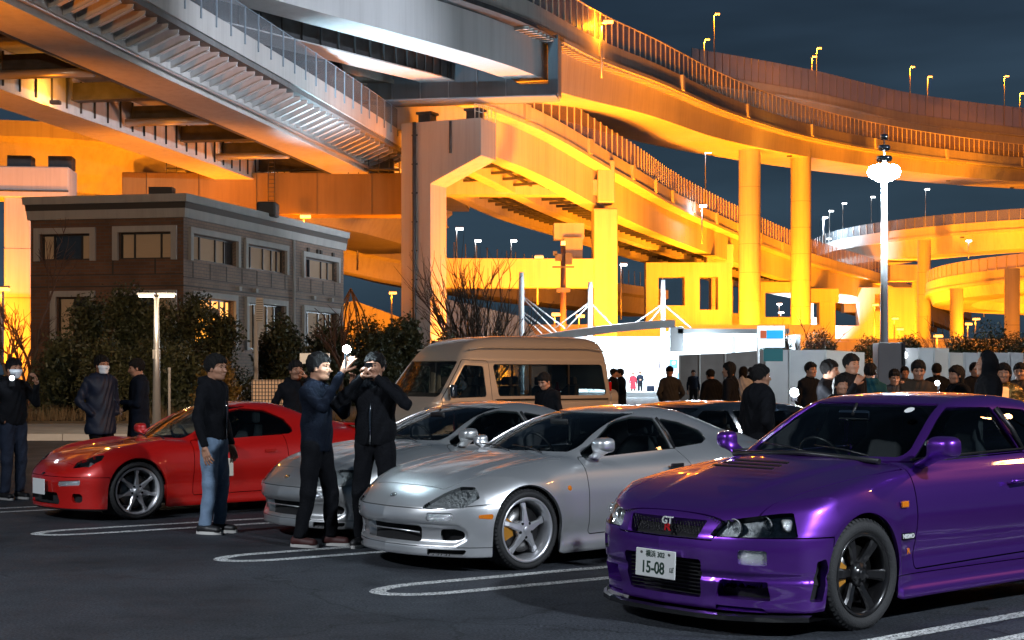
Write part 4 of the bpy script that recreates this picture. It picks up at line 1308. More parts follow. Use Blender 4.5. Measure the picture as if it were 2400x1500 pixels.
    b = MB(); b.box(c.P(2.64, .842, .66), (.13, .012, .03)); b.build('door_handle', M_RED, c.e)
    em = MB(); em.lathe([(.001, .004), (.022, .003), (.026, 0)][::-1], 18, 'X'); eo = em.build('nose_badge', M_CHROME, c.e); eo.location = c.P(.06, 0, .47); eo.rotation_euler = (0, R(-55), 0)
    for y0, y1 in ((.46, -.04), (.02, -.5)):
        b = MB(); b.tube([c.P(1.42, y0, .805), c.P(1.49, (y0 + y1) / 2, .835), c.P(1.52, y1, .85)], .006, 6); b.build('wiper', M_BLACK, c.e)
    return c
REDCAR = build_red()

# ------------------------------------------------------------------ high roof van
M_VAN = paint('van_paint', (0.52, 0.50, 0.47), metal=0.3, rough=0.35)
def build_van():
    p = dict(
        zc=([0, .05, .2, .45, .7, 4.8], [.60, .80, .93, 1.02, 1.06, 1.06]),
        ze=([0, .05, .2, .45, .7, 4.8], [.58, .78, .90, .99, 1.03, 1.03]),
        wp=([0, .3, 1.0, 4.2, 4.84], [.91, .935, .945, .945, .93]),
        sec=([.1, .3, .6, .9, 1.0, 1.1, 1.3], [.03, .01, .0, .008, .02, .04, .1]),
        nose=([.1, .3, .5, .65, .9], [.05, .02, .0, .02, .12]),
        npl=([0, .4, .65, .8, .88, .95], [0, .03, .09, .18, .28, .42]),
        tail=([.1, .3, .9], [4.78, 4.84, 4.84]), tpl=([0, .6, .85, .95], [0, .02, .08, .2]),
        zb=([0, 4.8], [.24, .26]),
        ct=([-.05, .12, .35, .6, .85, 1.05, 1.25, 1.7, 2.5, 4.3, 4.62, 4.76, 4.84], [-.2, .85, 1.12, 1.42, 1.72, 1.95, 2.09, 2.20, 2.245, 2.235, 2.19, 2.08, 1.2]),
        cw=([0, .3, 1.0, 4.0, 4.84], [.90, .925, .94, .94, .93]),
        wheels=(1.10, 3.67), Ra=.36, zw=.33, flare=(.008, .008), hp=4,
        cmid=2.4, ccurve=.05, tumble=pchip([.9, 1.05, 1.4, 1.65, 1.9, 2.1, 2.3], [.0, .0, .04, .075, .16, .25, .40]), zbelt=1.0, crown=.05,
        kc=.03, ks=.06, kn=.07, kroof=.14)
    c = CarShape((-.80, 28.3), 1.10, .93, 2.57, L=4.84)
    c.root('passenger_van', 'pale high roof passenger van behind the two silver coupes', 'van')
    F0 = car_field(p)
    def F(s, y, z):
        f = F0(s, y, z)
        return f + .012 * np.exp(-((z - 1.74) / .02)**2) * (s > 1.2) + .01 * np.exp(-((z - .93) / .02)**2)
    M = orient(surface_nets(F, [-.1, -1.0, .15], [4.95, 1.03, 2.32], .034))
    for sw in p['wheels']:
        _, M = split(M, lambda V, N: np.maximum(np.hypot(V[:, 0] - sw, V[:, 2] - .33) - .37, .6 - np.abs(V[:, 1])))
        _, M = split(M, lambda V, N: np.maximum(np.maximum(np.abs(V[:, 0] - sw) - .37, V[:, 2] - .33), .6 - np.abs(V[:, 1])))
    ws, M = split(M, symfld2(1, 2, [(-.86, 1.06), (.86, 1.06), (.76, 1.74), (-.76, 1.74)], .06, smax_s(1.5), lambda V, N: (N[:, 0] + .3) * .3))
    fg, M = split(M, fld2(0, 2, [(.55, 1.03), (1.50, 1.05), (1.47, 1.64), (1.02, 1.66)], .05, ymin_(.5), lambda V, N: (.5 - np.abs(N[:, 1])) * .2))
    sd, M = split(M, fld2(0, 2, [(1.80, 1.06), (4.62, 1.06), (4.55, 1.68), (1.70, 1.68)], .07, ymin_(.5), lambda V, N: (.5 - np.abs(N[:, 1])) * .2))
    hl, M = split(M, fld2(1, 2, [(.60, .62), (.90, .64), (.92, .90), (.70, .86)], .03, smax_s(.5)))
    door, M = gap(M, fld2(0, 2, [(.52, .40), (1.66, .40), (1.60, 1.74), (1.0, 1.76), (.45, 1.02)], .05, ymin_(.5)), .006)
    slide, M = gap(M, fld2(0, 2, [(1.70, .40), (3.05, .40), (3.05, 1.0), (1.70, 1.0)], .03, ymin_(.5)), .005)
    c.put('body', M, M_VAN, sk=.03)
    for d in c.lr(door): c.put('door', d, M_VAN, sk=.02)
    for d in c.lr(slide): c.put('sliding_door', d, M_VAN, sk=.02)
    c.put('windshield', ws, M_WINDS, inset=.012)
    for d in c.lr(fg): c.put('side_window', d, M_SIDEG, inset=.012)
    for d in c.lr(sd):
        w = c.put('rear_side_window', d, M_SIDEG, inset=.012)
    for d in c.lr(hl): c.put('headlight', d, M_CLEARL, inset=.01)
    for side in (1, -1):
        for s_ in (2.62, 3.62):
            b = MB(); b.box(c.P(s_, side * .895, 1.37), (.05, .02, .60)); b.build('window_post', M_BLACK, c.e)
        b = MB(); b.box(c.P(.62, side * 1.06, 1.16), (.14, .10, .26)); m_ = bevel(b.build('side_mirror', M_CHROME, c.e), .04, 3)
        b = MB(); b.tube([c.P(.68, side * .92, 1.10), c.P(.62, side * 1.04, 1.12)], .018, 6); b.build('mirror_arm', M_BLACK, m_)
        for sw in p['wheels']:
            wheel(c, sw, .92, .33, .20, .2, 'star', M_ALU, M_ALU, None, side, n=6)
        b = MB(); b.box(c.P(4.79, side * .80, 1.1), (.08, .14, .46)); bevel(b.build('tail_lamp', M_REDL, c.e), .02, 2)
        handle_bar(c, 1.55, .945, .95, side, M_VAN, .16)
    for sw in p['wheels']: wheel_liner(c, sw, .93, .38, .33).build('wheel_arch', M_MATTE, c.e)
    for side in (1, -1):
        b = MB(); b.tube([c.P(1.15, side * .845, 1.955), c.P(1.5, side * .845, 2.0), c.P(4.3, side * .845, 2.005), c.P(4.62, side * .83, 1.95)], .014, 5); b.build('rain_gutter', M_VAN, c.e)
        b = MB(); b.box(c.P(3.2, side * .948, .98), (2.9, .012, .03)); b.build('slide_rail', M_BLACK, c.e)
        b = MB(); b.box(c.P(2.6, side * .955, .62), (2.2, .016, .06)); b.build('side_moulding', M_VAN, c.e)
        b = MB(); b.box(c.P(4.70, side * .935, .62), (.10, .03, .08)); b.build('reflector', M_REDL, c.e)
        b = MB(); b.tube([c.P(.42, side * .52, 1.04), c.P(.62, side * .1, 1.25)], .01, 5); b.build('wiper', M_BLACK, c.e)
    for s_ in (1.35, 2.2, 3.05, 3.9):
        for yy in (-.42, .42):
            seat(c, s_, yy, .62)
    m = MB(); m.box(c.P(.62, 0, .98), (.4, 1.5, .3)); bevel(m.build('dashboard', M_CABIN, c.e), .05)
    m = MB(); m.box(c.P(2.4, 0, .42), (2.0, 1.5, .25)); m.box(c.P(2.4, 0, .30), (4.3, .8, .08)); m.build('underbody', M_MATTE, c.e)
    return c
VAN = build_van()

# ------------------------------------------------------------------ dark estate car parked behind
M_DARKP = paint('dark_blue_paint', (0.008, 0.012, 0.018), metal=0.3, rough=0.25)
def build_estate():
    p = dict(
        zc=([0, .1, .4, .9, 1.2, 4.5], [.55, .66, .80, .92, .97, .97]), ze=([0, .1, .4, .9, 1.2, 4.5], [.50, .62, .76, .87, .92, .92]),
        wp=([0, .3, 1.0, 4.0, 4.5], [.80, .845, .86, .86, .82]), sec=([.1, .3, .5, .7, .85, 1.0], [.03, .01, .0, .01, .05, .12]),
        nose=([.1, .3, .5, .65, .9], [.05, .02, .0, .04, .2]), npl=([0, .4, .65, .8, .9], [0, .04, .13, .25, .42]),
        tail=([.1, .3, .9], [4.4, 4.5, 4.45]), tpl=([0, .6, .85, .95], [0, .04, .12, .3]), zb=([0, 4.5], [.17, .2]),
        ct=([.9, 1.1, 1.3, 1.6, 1.9, 2.2, 2.8, 3.8, 4.15, 4.4, 4.5], [-.3, .90, 1.02, 1.2, 1.34, 1.43, 1.47, 1.42, 1.30, 1.0, .5]),
        cw=([1.0, 2.0, 3.5, 4.5], [.78, .79, .78, .74]), wheels=(.85, 3.45), Ra=.34, zw=.31, flare=(.01, .01), hp=3,
        cmid=2.6, ccurve=.08, tumble=pchip([.7, .92, 1.1, 1.3, 1.45], [0, 0, .06, .15, .26]), zbelt=.92, crown=.06, kc=.03, ks=.07, kn=.08, kroof=.1)
    c = CarShape((1.35, 16.0), .85, .85, 2.6, L=4.5, zs=.80)
    c.root('parked_car', 'low dark car parked in the row behind the nearer silver coupe', 'car')
    M = orient(surface_nets(car_field(p), [-.1, -.95, .1], [4.6, .97, 1.55], .034))
    for sw in p['wheels']:
        _, M = split(M, lambda V, N: np.maximum(np.hypot(V[:, 0] - sw, V[:, 2] - .31) - .35, .5 - np.abs(V[:, 1])))
    ws, M = split(M, symfld2(1, 2, [(-.68, .99), (.68, .99), (.56, 1.38), (-.56, 1.38)], .05, smax_s(2.4), lambda V, N: (.3 - N[:, 2]) * .3))
    sg, M = split(M, fld2(0, 2, [(1.45, .95), (2.55, .96), (2.5, 1.34), (2.1, 1.34)], .03, ymin_(.4), lambda V, N: (.4 - np.abs(N[:, 1])) * .2))
    s2, M = split(M, fld2(0, 2, [(2.62, .96), (3.5, .97), (3.5, 1.31), (2.58, 1.34)], .03, ymin_(.4), lambda V, N: (.4 - np.abs(N[:, 1])) * .2))
    s3, M = split(M, fld2(0, 2, [(3.58, .98), (4.1, 1.0), (3.95, 1.26), (3.58, 1.30)], .03, ymin_(.4), lambda V, N: (.4 - np.abs(N[:, 1])) * .2))
    hl, M = split(M, fld2(1, 2, [(.50, .62), (.80, .62), (.80, .74), (.52, .72)], .02, smax_s(.5)))
    door, M = gap(M, fld2(0, 2, [(1.35, .3), (2.58, .3), (2.56, .95), (1.38, .93)], .03, ymin_(.3)), .005)
    c.put('body', M, M_DARKP, sk=.03); c.put('windshield', ws, M_WINDS, inset=.01)
    for d in c.lr(door): c.put('door', d, M_DARKP, sk=.02)
    for g_ in (sg, s2, s3):
        for d in c.lr(g_):
            c.put('side_window', d, M_SIDEG, inset=.01)
    for d in c.lr(hl): c.put('headlight', d, M_CLEARL, inset=.01)
    for side in (1, -1):
        mirror(c, 1.5, .80, .96, M_DARKP, side)
        for sw in p['wheels']: wheel(c, sw, .85, .31, .2, .2, 'star', M_ALU, M_ALU, None, side, n=5)
        b = MB(); b.tube([c.P(1.36, side * .76, .955), c.P(2.4, side * .795, .965), c.P(3.5, side * .785, .975), c.P(4.15, side * .75, 1.0)], .008, 6); b.build('chrome_strip', M_CHROME, c.e)
    seat(c, 2.4, .35, .5); seat(c, 2.4, -.35, .5)
    m = MB(); m.box(c.P(2.3, 0, .36), (1.9, 1.3, .26)); m.box(c.P(2.3, 0, .24), (3.9, .9, .06)); m.build('underbody', M_MATTE, c.e)
    return c
ESTATE = build_estate()
# ------------------------------------------------------------------ people
M_SKIN = mat('skin', (0.36, 0.175, 0.105), rough=0.5, noise=(14, .10))
M_HAIR = mat('black_hair', (0.008, 0.007, 0.007), rough=0.65, spec=.2, bump=(160, .8))
M_EYE = mat('eye_dark', (0.012, 0.008, 0.007), rough=0.2)
M_LIP = mat('lips', (0.36, 0.13, 0.11), rough=0.5)
M_SOLE = mat('shoe_sole', (0.62, 0.60, 0.57), rough=0.6)
M_SHOEB = mat('shoe_black', (0.014, 0.013, 0.014), rough=0.5)
M_SHOER = mat('shoe_maroon', (0.07, 0.018, 0.016), rough=0.6)
M_MASKW = mat('face_mask_cloth', (0.72, 0.76, 0.80), rough=0.8)
def cloth(name, col, rough=0.9): return mat(name, col, rough=rough, spec=.12, noise=(9, .22), bump=(55, .35))
CL = dict(black=cloth('black_cloth', (0.0055, 0.006, 0.008)), navy=cloth('navy_cloth', (0.006, 0.009, 0.017)), grey=cloth('grey_cloth', (0.035, 0.036, 0.04)),
          jeans=cloth('pale_jeans', (0.17, 0.24, 0.34)), djeans=cloth('dark_jeans', (0.018, 0.024, 0.04)), teal=cloth('teal_cloth', (0.008, 0.05, 0.07)),
          red=cloth('red_cloth', (0.40, 0.02, 0.03)), brown=cloth('brown_cloth', (0.05, 0.035, 0.025)), white=cloth('white_cloth', (0.45, 0.45, 0.45)),
          gold=mat('gold_jacket', (0.42, 0.25, 0.07), rough=0.25, metal=0.8, noise=(25, .5), bump=(25, 1.0)), puffer=mat('puffer_navy', (0.010, 0.015, 0.032), rough=0.55, spec=.25, noise=(9, .2)))

def cap(X, Y, Z, a, b, ra, rb=None):
    rb = ra if rb is None else rb
    ax, ay, az = a; dx, dy, dz = b[0] - ax, b[1] - ay, b[2] - az
    L = dx * dx + dy * dy + dz * dz + 1e-9
    t = np.clip(((X - ax) * dx + (Y - ay) * dy + (Z - az) * dz) / L, 0, 1)
    return np.sqrt((X - ax - dx * t)**2 + (Y - ay - dy * t)**2 + (Z - az - dz * t)**2) - (ra + (rb - ra) * t)
def ell(X, Y, Z, c, r):
    u, v, w = (X - c[0]) / r[0], (Y - c[1]) / r[1], (Z - c[2]) / r[2]
    k = np.sqrt(u * u + v * v + w * w)
    return (k - 1) * min(r)
def head_field(hc, yaw=0.0, pitch=0.0, female=False):
    """face looks along local +x turned by yaw (z axis) and pitched down"""
    cy, sy_, cp, sp_ = math.cos(yaw), math.sin(yaw), math.cos(pitch), math.sin(pitch)
    def F(X, Y, Z):
        x, y, z = X - hc[0], Y - hc[1], Z - hc[2]
        x, y = x * cy + y * sy_, -x * sy_ + y * cy
        x, z = x * cp - z * sp_, x * sp_ + z * cp
        d = ell(x, y, z, (-.012, 0, .03), (.096, .077, .09))
        d = smin(d, ell(x, y, z, (.022, 0, -.042), (.068, .058, .072)), .04)
        d = smin(d, cap(x, np.abs(y), z, (.062, 0, -.088), (.035, .03, -.08), .022), .03)
        d = smin(d, cap(x, y, z, (.088, 0, .008), (.108, 0, -.028), .008, .013), .014)
        d = smin(d, cap(x, np.abs(y), z, (.078, .012, .028), (.070, .045, .028), .010), .02)
        d = smax(d, -(cap(x, np.abs(y), z, (.094, .030, .008), (.094, .034, .008), .012)), .02)
        d = smin(d, cap(x, np.abs(y), z, (.072, .036, -.022), (.05, .05, -.02), .014), .03)
        d = smin(d, cap(x, y, z, (.083, -.016, -.055), (.083, .016, -.055), .008), .014)
        d = smin(d, ell(x, np.abs(y), z, (-.005, .078, -.002), (.020, .012, .032)), .01)
        return d
    def pt(v):
        x, y, z = v
        x, z = x * cp + z * sp_, -x * sp_ + z * cp
        x, y = x * cy - y * sy_, x * sy_ + y * cy
        return Vector((hc[0] + x, hc[1] + y, hc[2] + z))
    def hair(X, Y, Z, long=False):
        x, y, z = X - hc[0], Y - hc[1], Z - hc[2]
        x, y = x * cy + y * sy_, -x * sy_ + y * cy
        x, z = x * cp - z * sp_, x * sp_ + z * cp
        w = .004 * np.sin(95 * x + 40 * z) * np.sin(80 * y + 30 * z) + .003 * np.sin(190 * y + 60 * x)
        d = ell(x, y, z, (-.014, 0, .038), (.112, .094, .108)) - w
        zl = np.interp(x, [-.12, -.05, -.01, .02, .045, .07, .12], [-.085, -.065, -.035, -.012, .030, .048, .056]) + .007 * np.sin(100 * y + 1) * (x > .03) + .004 * np.sin(170 * y)
        d = smax(d, (zl - z) * .7, .008)
        d = smin(d, cap(x, y, z, (.062, -.035, .080), (.064, .045, .074), .020), .02)
        if long: d = smin(d, cap(x, np.abs(y), z, (-.045, .045, .0), (-.05, .05, -.16), .045, .035), .04)
        return d
    return F, pt, hair

def hand_caps(w, d, n, side, curl=.5, thumb=.5, spread=.1):
    """capsules of a hand from wrist w along d with palm normal n; side +1 left"""
    d = Vector(d).normalized(); n = Vector(n); n = (n - d * n.dot(d)).normalized(); s = n.cross(d).normalized() * side
    w = Vector(w)
    out = [(w - d * .03, w + d * .02, .024, .026)]
    for k in range(4):
        o = (k - 1.5) * .019
        out.append((w + d * .02 + s * o * .6, w + d * .085 + s * o, .015, .0125))
    L = [(.040, .025, .019), (.044, .028, .021), (.041, .026, .020), (.032, .020, .018)]
    for k in range(4):
        o = (k - 1.5) * .020
        p = w + d * .088 + s * o
        a = curl * .5 + k * .06
        sp = (k - 1.5) * spread
        for j, l in enumerate(L[k]):
            dd = (d * math.cos(a) + n * math.sin(a) + s * sp).normalized()
            q = p + dd * l
            out.append((p, q, .0098 - j * .0009, .0092 - j * .0010)); p = q
            a += curl
    p = w + d * .028 - s * .024
    a = thumb
    for j, l in enumerate((.036, .032, .026)):
        dd = (d * math.cos(.7 - j * .15) - s * (math.sin(.8 - j * .25)) * (1 - a * .4) + n * (.35 + a * .6)).normalized()
        q = p + dd * l; out.append((p, q, .0135 - j * .0015, .0120 - j * .0015)); p = q
    return out

def person(label, loc, face, H=1.70, arms=('down', 'down'), top='black', legs='black', shoes=None, res=.016, head=(0, 0), bend=0.0, stance=(.10, .0, .0), hood=False,
           mask=False, long=False, detail=0, coat=0.0, bulk=1.0, legsvis=True, group='people standing around the car park', hat=False, lean=0.0):
    """face: world direction the body faces, as an angle in degrees (0 = image right, -90 = towards the camera)"""
    S = H / 1.70
    root = thing('person', label, 'person', (loc[0], loc[1], 0), R(face), group)
    bx = math.sin(bend)
    def up(z, x=0, y=0):           # a point of the upper body, bent forward about the hips
        dz = z - .92
        return (x * math.cos(bend) + dz * math.sin(bend) + lean * dz, y, .92 + dz * math.cos(bend) - x * math.sin(bend))
    sw = .172 * (0.92 if long else 1.0) * (1 + (bulk - 1) * .5)
    sh = {1: up(1.375, -.01, sw), -1: up(1.375, -.01, -sw)}
    armp = {}
    for side, a in zip((1, -1), arms):
        s = side
        if a == 'down': e, h = up(1.10, -.03, s * (sw + .07)), up(.84, .05, s * (sw + .08))
        elif a == 'pocket': e, h = up(1.11, -.08, s * (sw + .10)), up(.95, .08, s * (sw + .0))
        elif a == 'chest': e, h = up(1.10, .02, s * (sw + .06)), up(1.12, .24, s * .05)
        elif a == 'belly': e, h = up(1.10, .0, s * (sw + .05)), up(1.02, .22, s * .04)
        elif a == 'face': e, h = up(1.22, .18, s * (sw + .08)), up(1.50, .20, s * .065)
        elif a == 'faceout': e, h = up(1.27, .13, s * (sw + .15)), up(1.50, .165, s * .07)
        elif a == 'phone': e, h = up(1.17, .20, s * (sw + .02)), up(1.42, .36, s * .10)
        elif a == 'raised': e, h = up(1.26, .22, s * (sw + .03)), up(1.56, .42, s * .10)
        elif a == 'back': e, h = up(1.12, -.12, s * (sw + .06)), up(.98, -.15, s * .05)
        else: e, h = a
        armp[side] = (e, h)
    hc = up(1.585, .03 + head[1] * .05, 0)
    Hf, hp, Hh = head_field(hc, R(head[0]), head[1])
    st, fx, _ = stance
    an = {1: (fx, st, .09), -1: (-fx, -st, .09)}
    kn = {1: (fx * .6 + .03, st * .95, .48), -1: (-fx * .6 + .03, -st * .95, .48)}
    def body(X, Y, Z):
        d = Hf(X, Y, Z)
        d = smin(d, cap(X, Y, Z, up(1.53, .005), up(1.42, -.02), .052, .058), .03)
        d = smin(d, cap(X, Y, Z, up(1.34, -.02, .10), up(1.34, -.02, -.10), .075), .05)
        d = smin(d, cap(X, Y, Z, up(1.28), up(1.0), .10, .10), .06)
        for s in (1, -1):
            e, h = armp[s]
            d = smin(d, cap(X, Y, Z, sh[s], e, .042, .036), .02); d = smin(d, cap(X, Y, Z, e, h, .036, .026), .01)
            d = smin(d, cap(X, Y, Z, (0, s * .09, .90), kn[s], .07, .05), .04); d = smin(d, cap(X, Y, Z, kn[s], an[s], .048, .034), .02)
        return d
    def fold(X, Y, Z, a=.006):
        return a * (np.sin(31 * Z + 9 * np.sin(11 * Y + 3) + 5 * X) * .6 + np.sin(19 * X + 27 * Z * .5 + 13 * Y) * .4)
    hem = .90 - coat
    def jacket(X, Y, Z):
        T = lambda p, q, ra, rb, k=1.42: cap(X * k, Y, Z, (p[0] * k, p[1], p[2]), (q[0] * k, q[1], q[2]), ra, rb) * .82
        b_ = bulk
        d = cap(X, Y, Z, up(1.365, -.015, .105), up(1.365, -.015, -.105), .076 * b_)
        d = smin(d, T(up(1.30), up(1.05), .175 * b_, .160 * b_), .08)
        d = smin(d, T(up(1.05), up(hem + .06), .160 * b_, (.170 + coat * .12) * b_), .06)
        d = smax(d, hem - Z - bx * X * .6, .02)
        for s in (1, -1):
            e, h = armp[s]
            eh = (Vector(e) + (Vector(h) - Vector(e)) * .93)
            a_ = smin(cap(X, Y, Z, sh[s], e, .058 * b_, .047 * b_), cap(X, Y, Z, e, tuple(eh), .046 * b_, .036 * b_), .015)
            d = smin(d, a_, .035)
        # collar or hood
        if hood == 'up':
            hh = ell(X, Y, Z, (hc[0] - .02, hc[1], hc[2] + .02), (.125, .115, .145))
            hh = smax(hh, (X - hc[0] - .045), .02); d = smin(d, hh, .05)
        elif hood: d = smin(d, cap(X, Y, Z, up(1.46, -.085, .06), up(1.46, -.085, -.06), .048), .05)
        d = smin(d, cap(X, Y, Z, up(1.455, -.015, .0), up(1.43, -.02, 0), .068, .078), .03)
        return d + fold(X, Y, Z, .007)
    def trousers(X, Y, Z):
        d = cap(X * 1.3, Y, Z, (0, .05, .93), (0, -.05, .93), .125) * .85
        for s in (1, -1):
            d = smin(d, cap(X, Y, Z, (0, s * .088, .88), kn[s], .098, .070), .03)
            d = smin(d, cap(X, Y, Z, kn[s], (an[s][0] - .01, an[s][1], .10), .070, .058), .02)
        return smax(d, .085 - Z, .01) + fold(X, Y, Z, .006)
    def mk(name, Ff, lo, hi, step, mt, parent=root):
        lo = np.array(lo) ; hi = np.array(hi)
        M = orient(surface_nets(Ff, lo, hi, step, 2))
        V = M[0] * S
        return meshobj(name, V, M[2], mt, parent, normals=M[1])
    ptsx = [0, .16, -.16, up(1.3)[0], hc[0] - .14, hc[0] + .15] + [armp[s][k][0] for s in (1, -1) for k in (0, 1)] + [an[1][0], an[-1][0]]
    ptsy = [.24, -.24] + [armp[s][k][1] for s in (1, -1) for k in (0, 1)]
    lo = [min(ptsx) - .14, min(ptsy) - .11, .02]; hi = [max(ptsx) + .14, max(ptsy) + .11, max(hc[2] + .2, armp[1][1][2] + .1, armp[-1][1][2] + .1)]
    lowz = .02 if legsvis else .80
    # skin: one continuous body, the head drawn finer than the rest, hands with fingers
    Mb = orient(surface_nets(body, [lo[0], lo[1], lowz], hi, max(res * 1.6, .022), 2))
    if detail or True:
        zc = hc[2] - .135
        _, Mb = split(Mb, lambda V, N: np.maximum(np.maximum(zc - V[:, 2], np.abs(V[:, 0] - hc[0]) - .135), np.abs(V[:, 1] - hc[1]) - .12))
        Mh = orient(surface_nets(body, [hc[0] - .14, hc[1] - .125, hc[2] - .16], [hc[0] + .15, hc[1] + .125, hc[2] + .15], min(res * .55, .0075) if detail else .010, 2))
        Mh, _ = split(Mh, lambda V, N: np.maximum(np.maximum(zc - V[:, 2], np.abs(V[:, 0] - hc[0]) - .135), np.abs(V[:, 1] - hc[1]) - .12))
        parts = [Mb, Mh]
    for side, a in zip((1, -1), arms):
        if a == 'pocket' or a == 'back' : continue
        e, h = armp[side]
        dv = (Vector(h) - Vector(e)).normalized()
        if a in ('face', 'faceout', 'phone', 'raised'):
            dv = (dv + Vector((.2, -side * .35, .55))).normalized(); nrm = Vector((-.25, -side * .9, -.1)); curl = .62
        elif a in ('chest', 'belly'): nrm = Vector((-.9, 0, 0)); curl = .35
        else: nrm = Vector((0, -side, 0)); curl = .30
        hcps = hand_caps(h, dv, nrm, side, curl)
        def HF(X, Y, Z):
            d = None
            for (p, q, ra, rb) in hcps:
                v = cap(X, Y, Z, p, q, ra, rb)
                d = v if d is None else smin(d, v, .006)
            return d
        P_ = np.array([list(p) for c_ in hcps for p in c_[:2]])
        parts.append(orient(surface_nets(HF, P_.min(0) - .03, P_.max(0) + .03, .0045 if detail else .008, 2)))
    MM = joinM(*parts)
    meshobj('body', MM[0] * S, MM[2], M_SKIN, root, normals=MM[1])
    mk('jacket', jacket, [lo[0], lo[1], hem - .06 - (bx * .2)], hi if hood == 'up' else [hi[0], hi[1], hi[2]], res, CL[top])
    if legsvis:
        mk('trousers', trousers, [min(an[1][0], an[-1][0], 0) - .22, -st - .2, .05], [max(an[1][0], an[-1][0], 0) + .22, st + .2, 1.10], res * 1.1, CL[legs])
        for s in (1, -1):
            ax, ay, az = an[s]
            def shoe(X, Y, Z):
                d = cap(X, Y, Z * 1.0, (ax - .055, ay, .052), (ax + .13, ay + s * .012, .040), .046, .040)
                d = smin(d, cap(X, Y, Z, (ax - .02, ay, .08), (ax - .02, ay, .12), .045, .04), .03)
                return smax(d, .022 - Z, .006)
            o = mk('shoe', shoe, [ax - .13, ay - .08, .0], [ax + .20, ay + .09, .18], max(res * .8, .010), shoes or M_SHOEB)
            b = MB(); n = 20
            V = []
            for k in range(n):
                a = 2 * math.pi * k / n
                V.append(((ax + .038 + math.cos(a) * .142) * S, (ay + s * .006 + math.sin(a) * (.046 + .006 * math.cos(a))) * S))
            b.add([(x, y, 0.001) for x, y in V] + [(x, y, .028 * S) for x, y in V], [tuple(range(n))[::-1], tuple(range(n, 2 * n))] + [(i, (i + 1) % n, (i + 1) % n + n, i + n) for i in range(n)])
            b.build('sole', M_SOLE if shoes is not None else M_SHOEB, o)
    if hood != 'up':
        if hat:
            hat_f = lambda X, Y, Z: smax(ell(X, Y, Z, (hc[0] - .012, hc[1], hc[2] + .055), (.112, .098, .115)), (hc[2] + .03) - Z, .01)
            mk('beanie', hat_f, [hc[0] - .15, hc[1] - .13, hc[2] - .0], [hc[0] + .14, hc[1] + .13, hc[2] + .2], .011, CL['black'])
        else:
            mk('hair', lambda X, Y, Z: Hh(X, Y, Z, long), [hc[0] - .16, hc[1] - .15, hc[2] - (.26 if long else .13)], [hc[0] + .15, hc[1] + .15, hc[2] + .17], .008 if detail else .011, M_HAIR)
    if detail or not long:
        for s in (1, -1):
            b = MB(); p = hp((.081, s * .032, .010)) * S
            b.lathe([(.001, .011), (.008, .008), (.011, 0), (.008, -.008), (.001, -.011)], 10, 'Z'); o = b.build('eye', M_EYE, root); o.location = p; o.scale = (.6, 1.1, .45)
            b = MB(); b.tube([hp((.088, s * .015, .029)) * S, hp((.088, s * .034, .033)) * S, hp((.074, s * .052, .028)) * S], [.003, .004, .002], 6); b.build('eyebrow', M_HAIR, root)
        b = MB(); b.tube([hp((.086, -.022, -.055)) * S, hp((.0925, 0, -.056)) * S, hp((.086, .022, -.055)) * S], [.003, .0055, .003], 6); b.build('lips', M_LIP, root)
    if mask:
        mf = lambda X, Y, Z: np.maximum(np.abs(Hf(X, Y, Z) - .006) - .003, 0) * 1.0
        def mf2(X, Y, Z):
            p = np.stack([X - hc[0], Y - hc[1], Z - hc[2]])
            fx_ = p[0] * math.cos(R(head[0])) + p[1] * math.sin(R(head[0]))
            d = Hf(X, Y, Z) - .007
            d = smax(d, .022 - fx_, .01); d = smax(d, p[2] - .002, .008); return smax(d, -.11 - p[2], .01)
        mk('face_mask', mf2, [hc[0] - .14, hc[1] - .12, hc[2] - .13], [hc[0] + .15, hc[1] + .12, hc[2] + .04], .008, M_MASKW)
    root['_S'] = S
    return root, armp, up, S, hc

def phone_at(root, p, d, label, lit=True, power=0.0, screen=None):
    """a phone held in a hand: its own thing, at a world place"""
    M = Matrix.Translation(root.location) @ Matrix.Rotation(root.rotation_euler.z, 4, 'Z')
    wp_ = M @ Vector(p)
    ph = thing('mobile_phone', label, 'phone', wp_, root.rotation_euler.z)
    b = MB(); b.box((0, 0, 0), (.009, .072, .145)); bevel(b.build('phone_body', M_GLOSSB, ph), .004, 2)
    b = MB(); b.box((-.0055, 0, 0), (.001, .066, .135)); b.build('screen', screen or M_SCREEN, ph)
    return ph
M_SCREEN = mat('lit_screen', (0.02, 0.03, 0.04), rough=0.2, emit=(0.55, 0.8, 1.0), est=2.5)
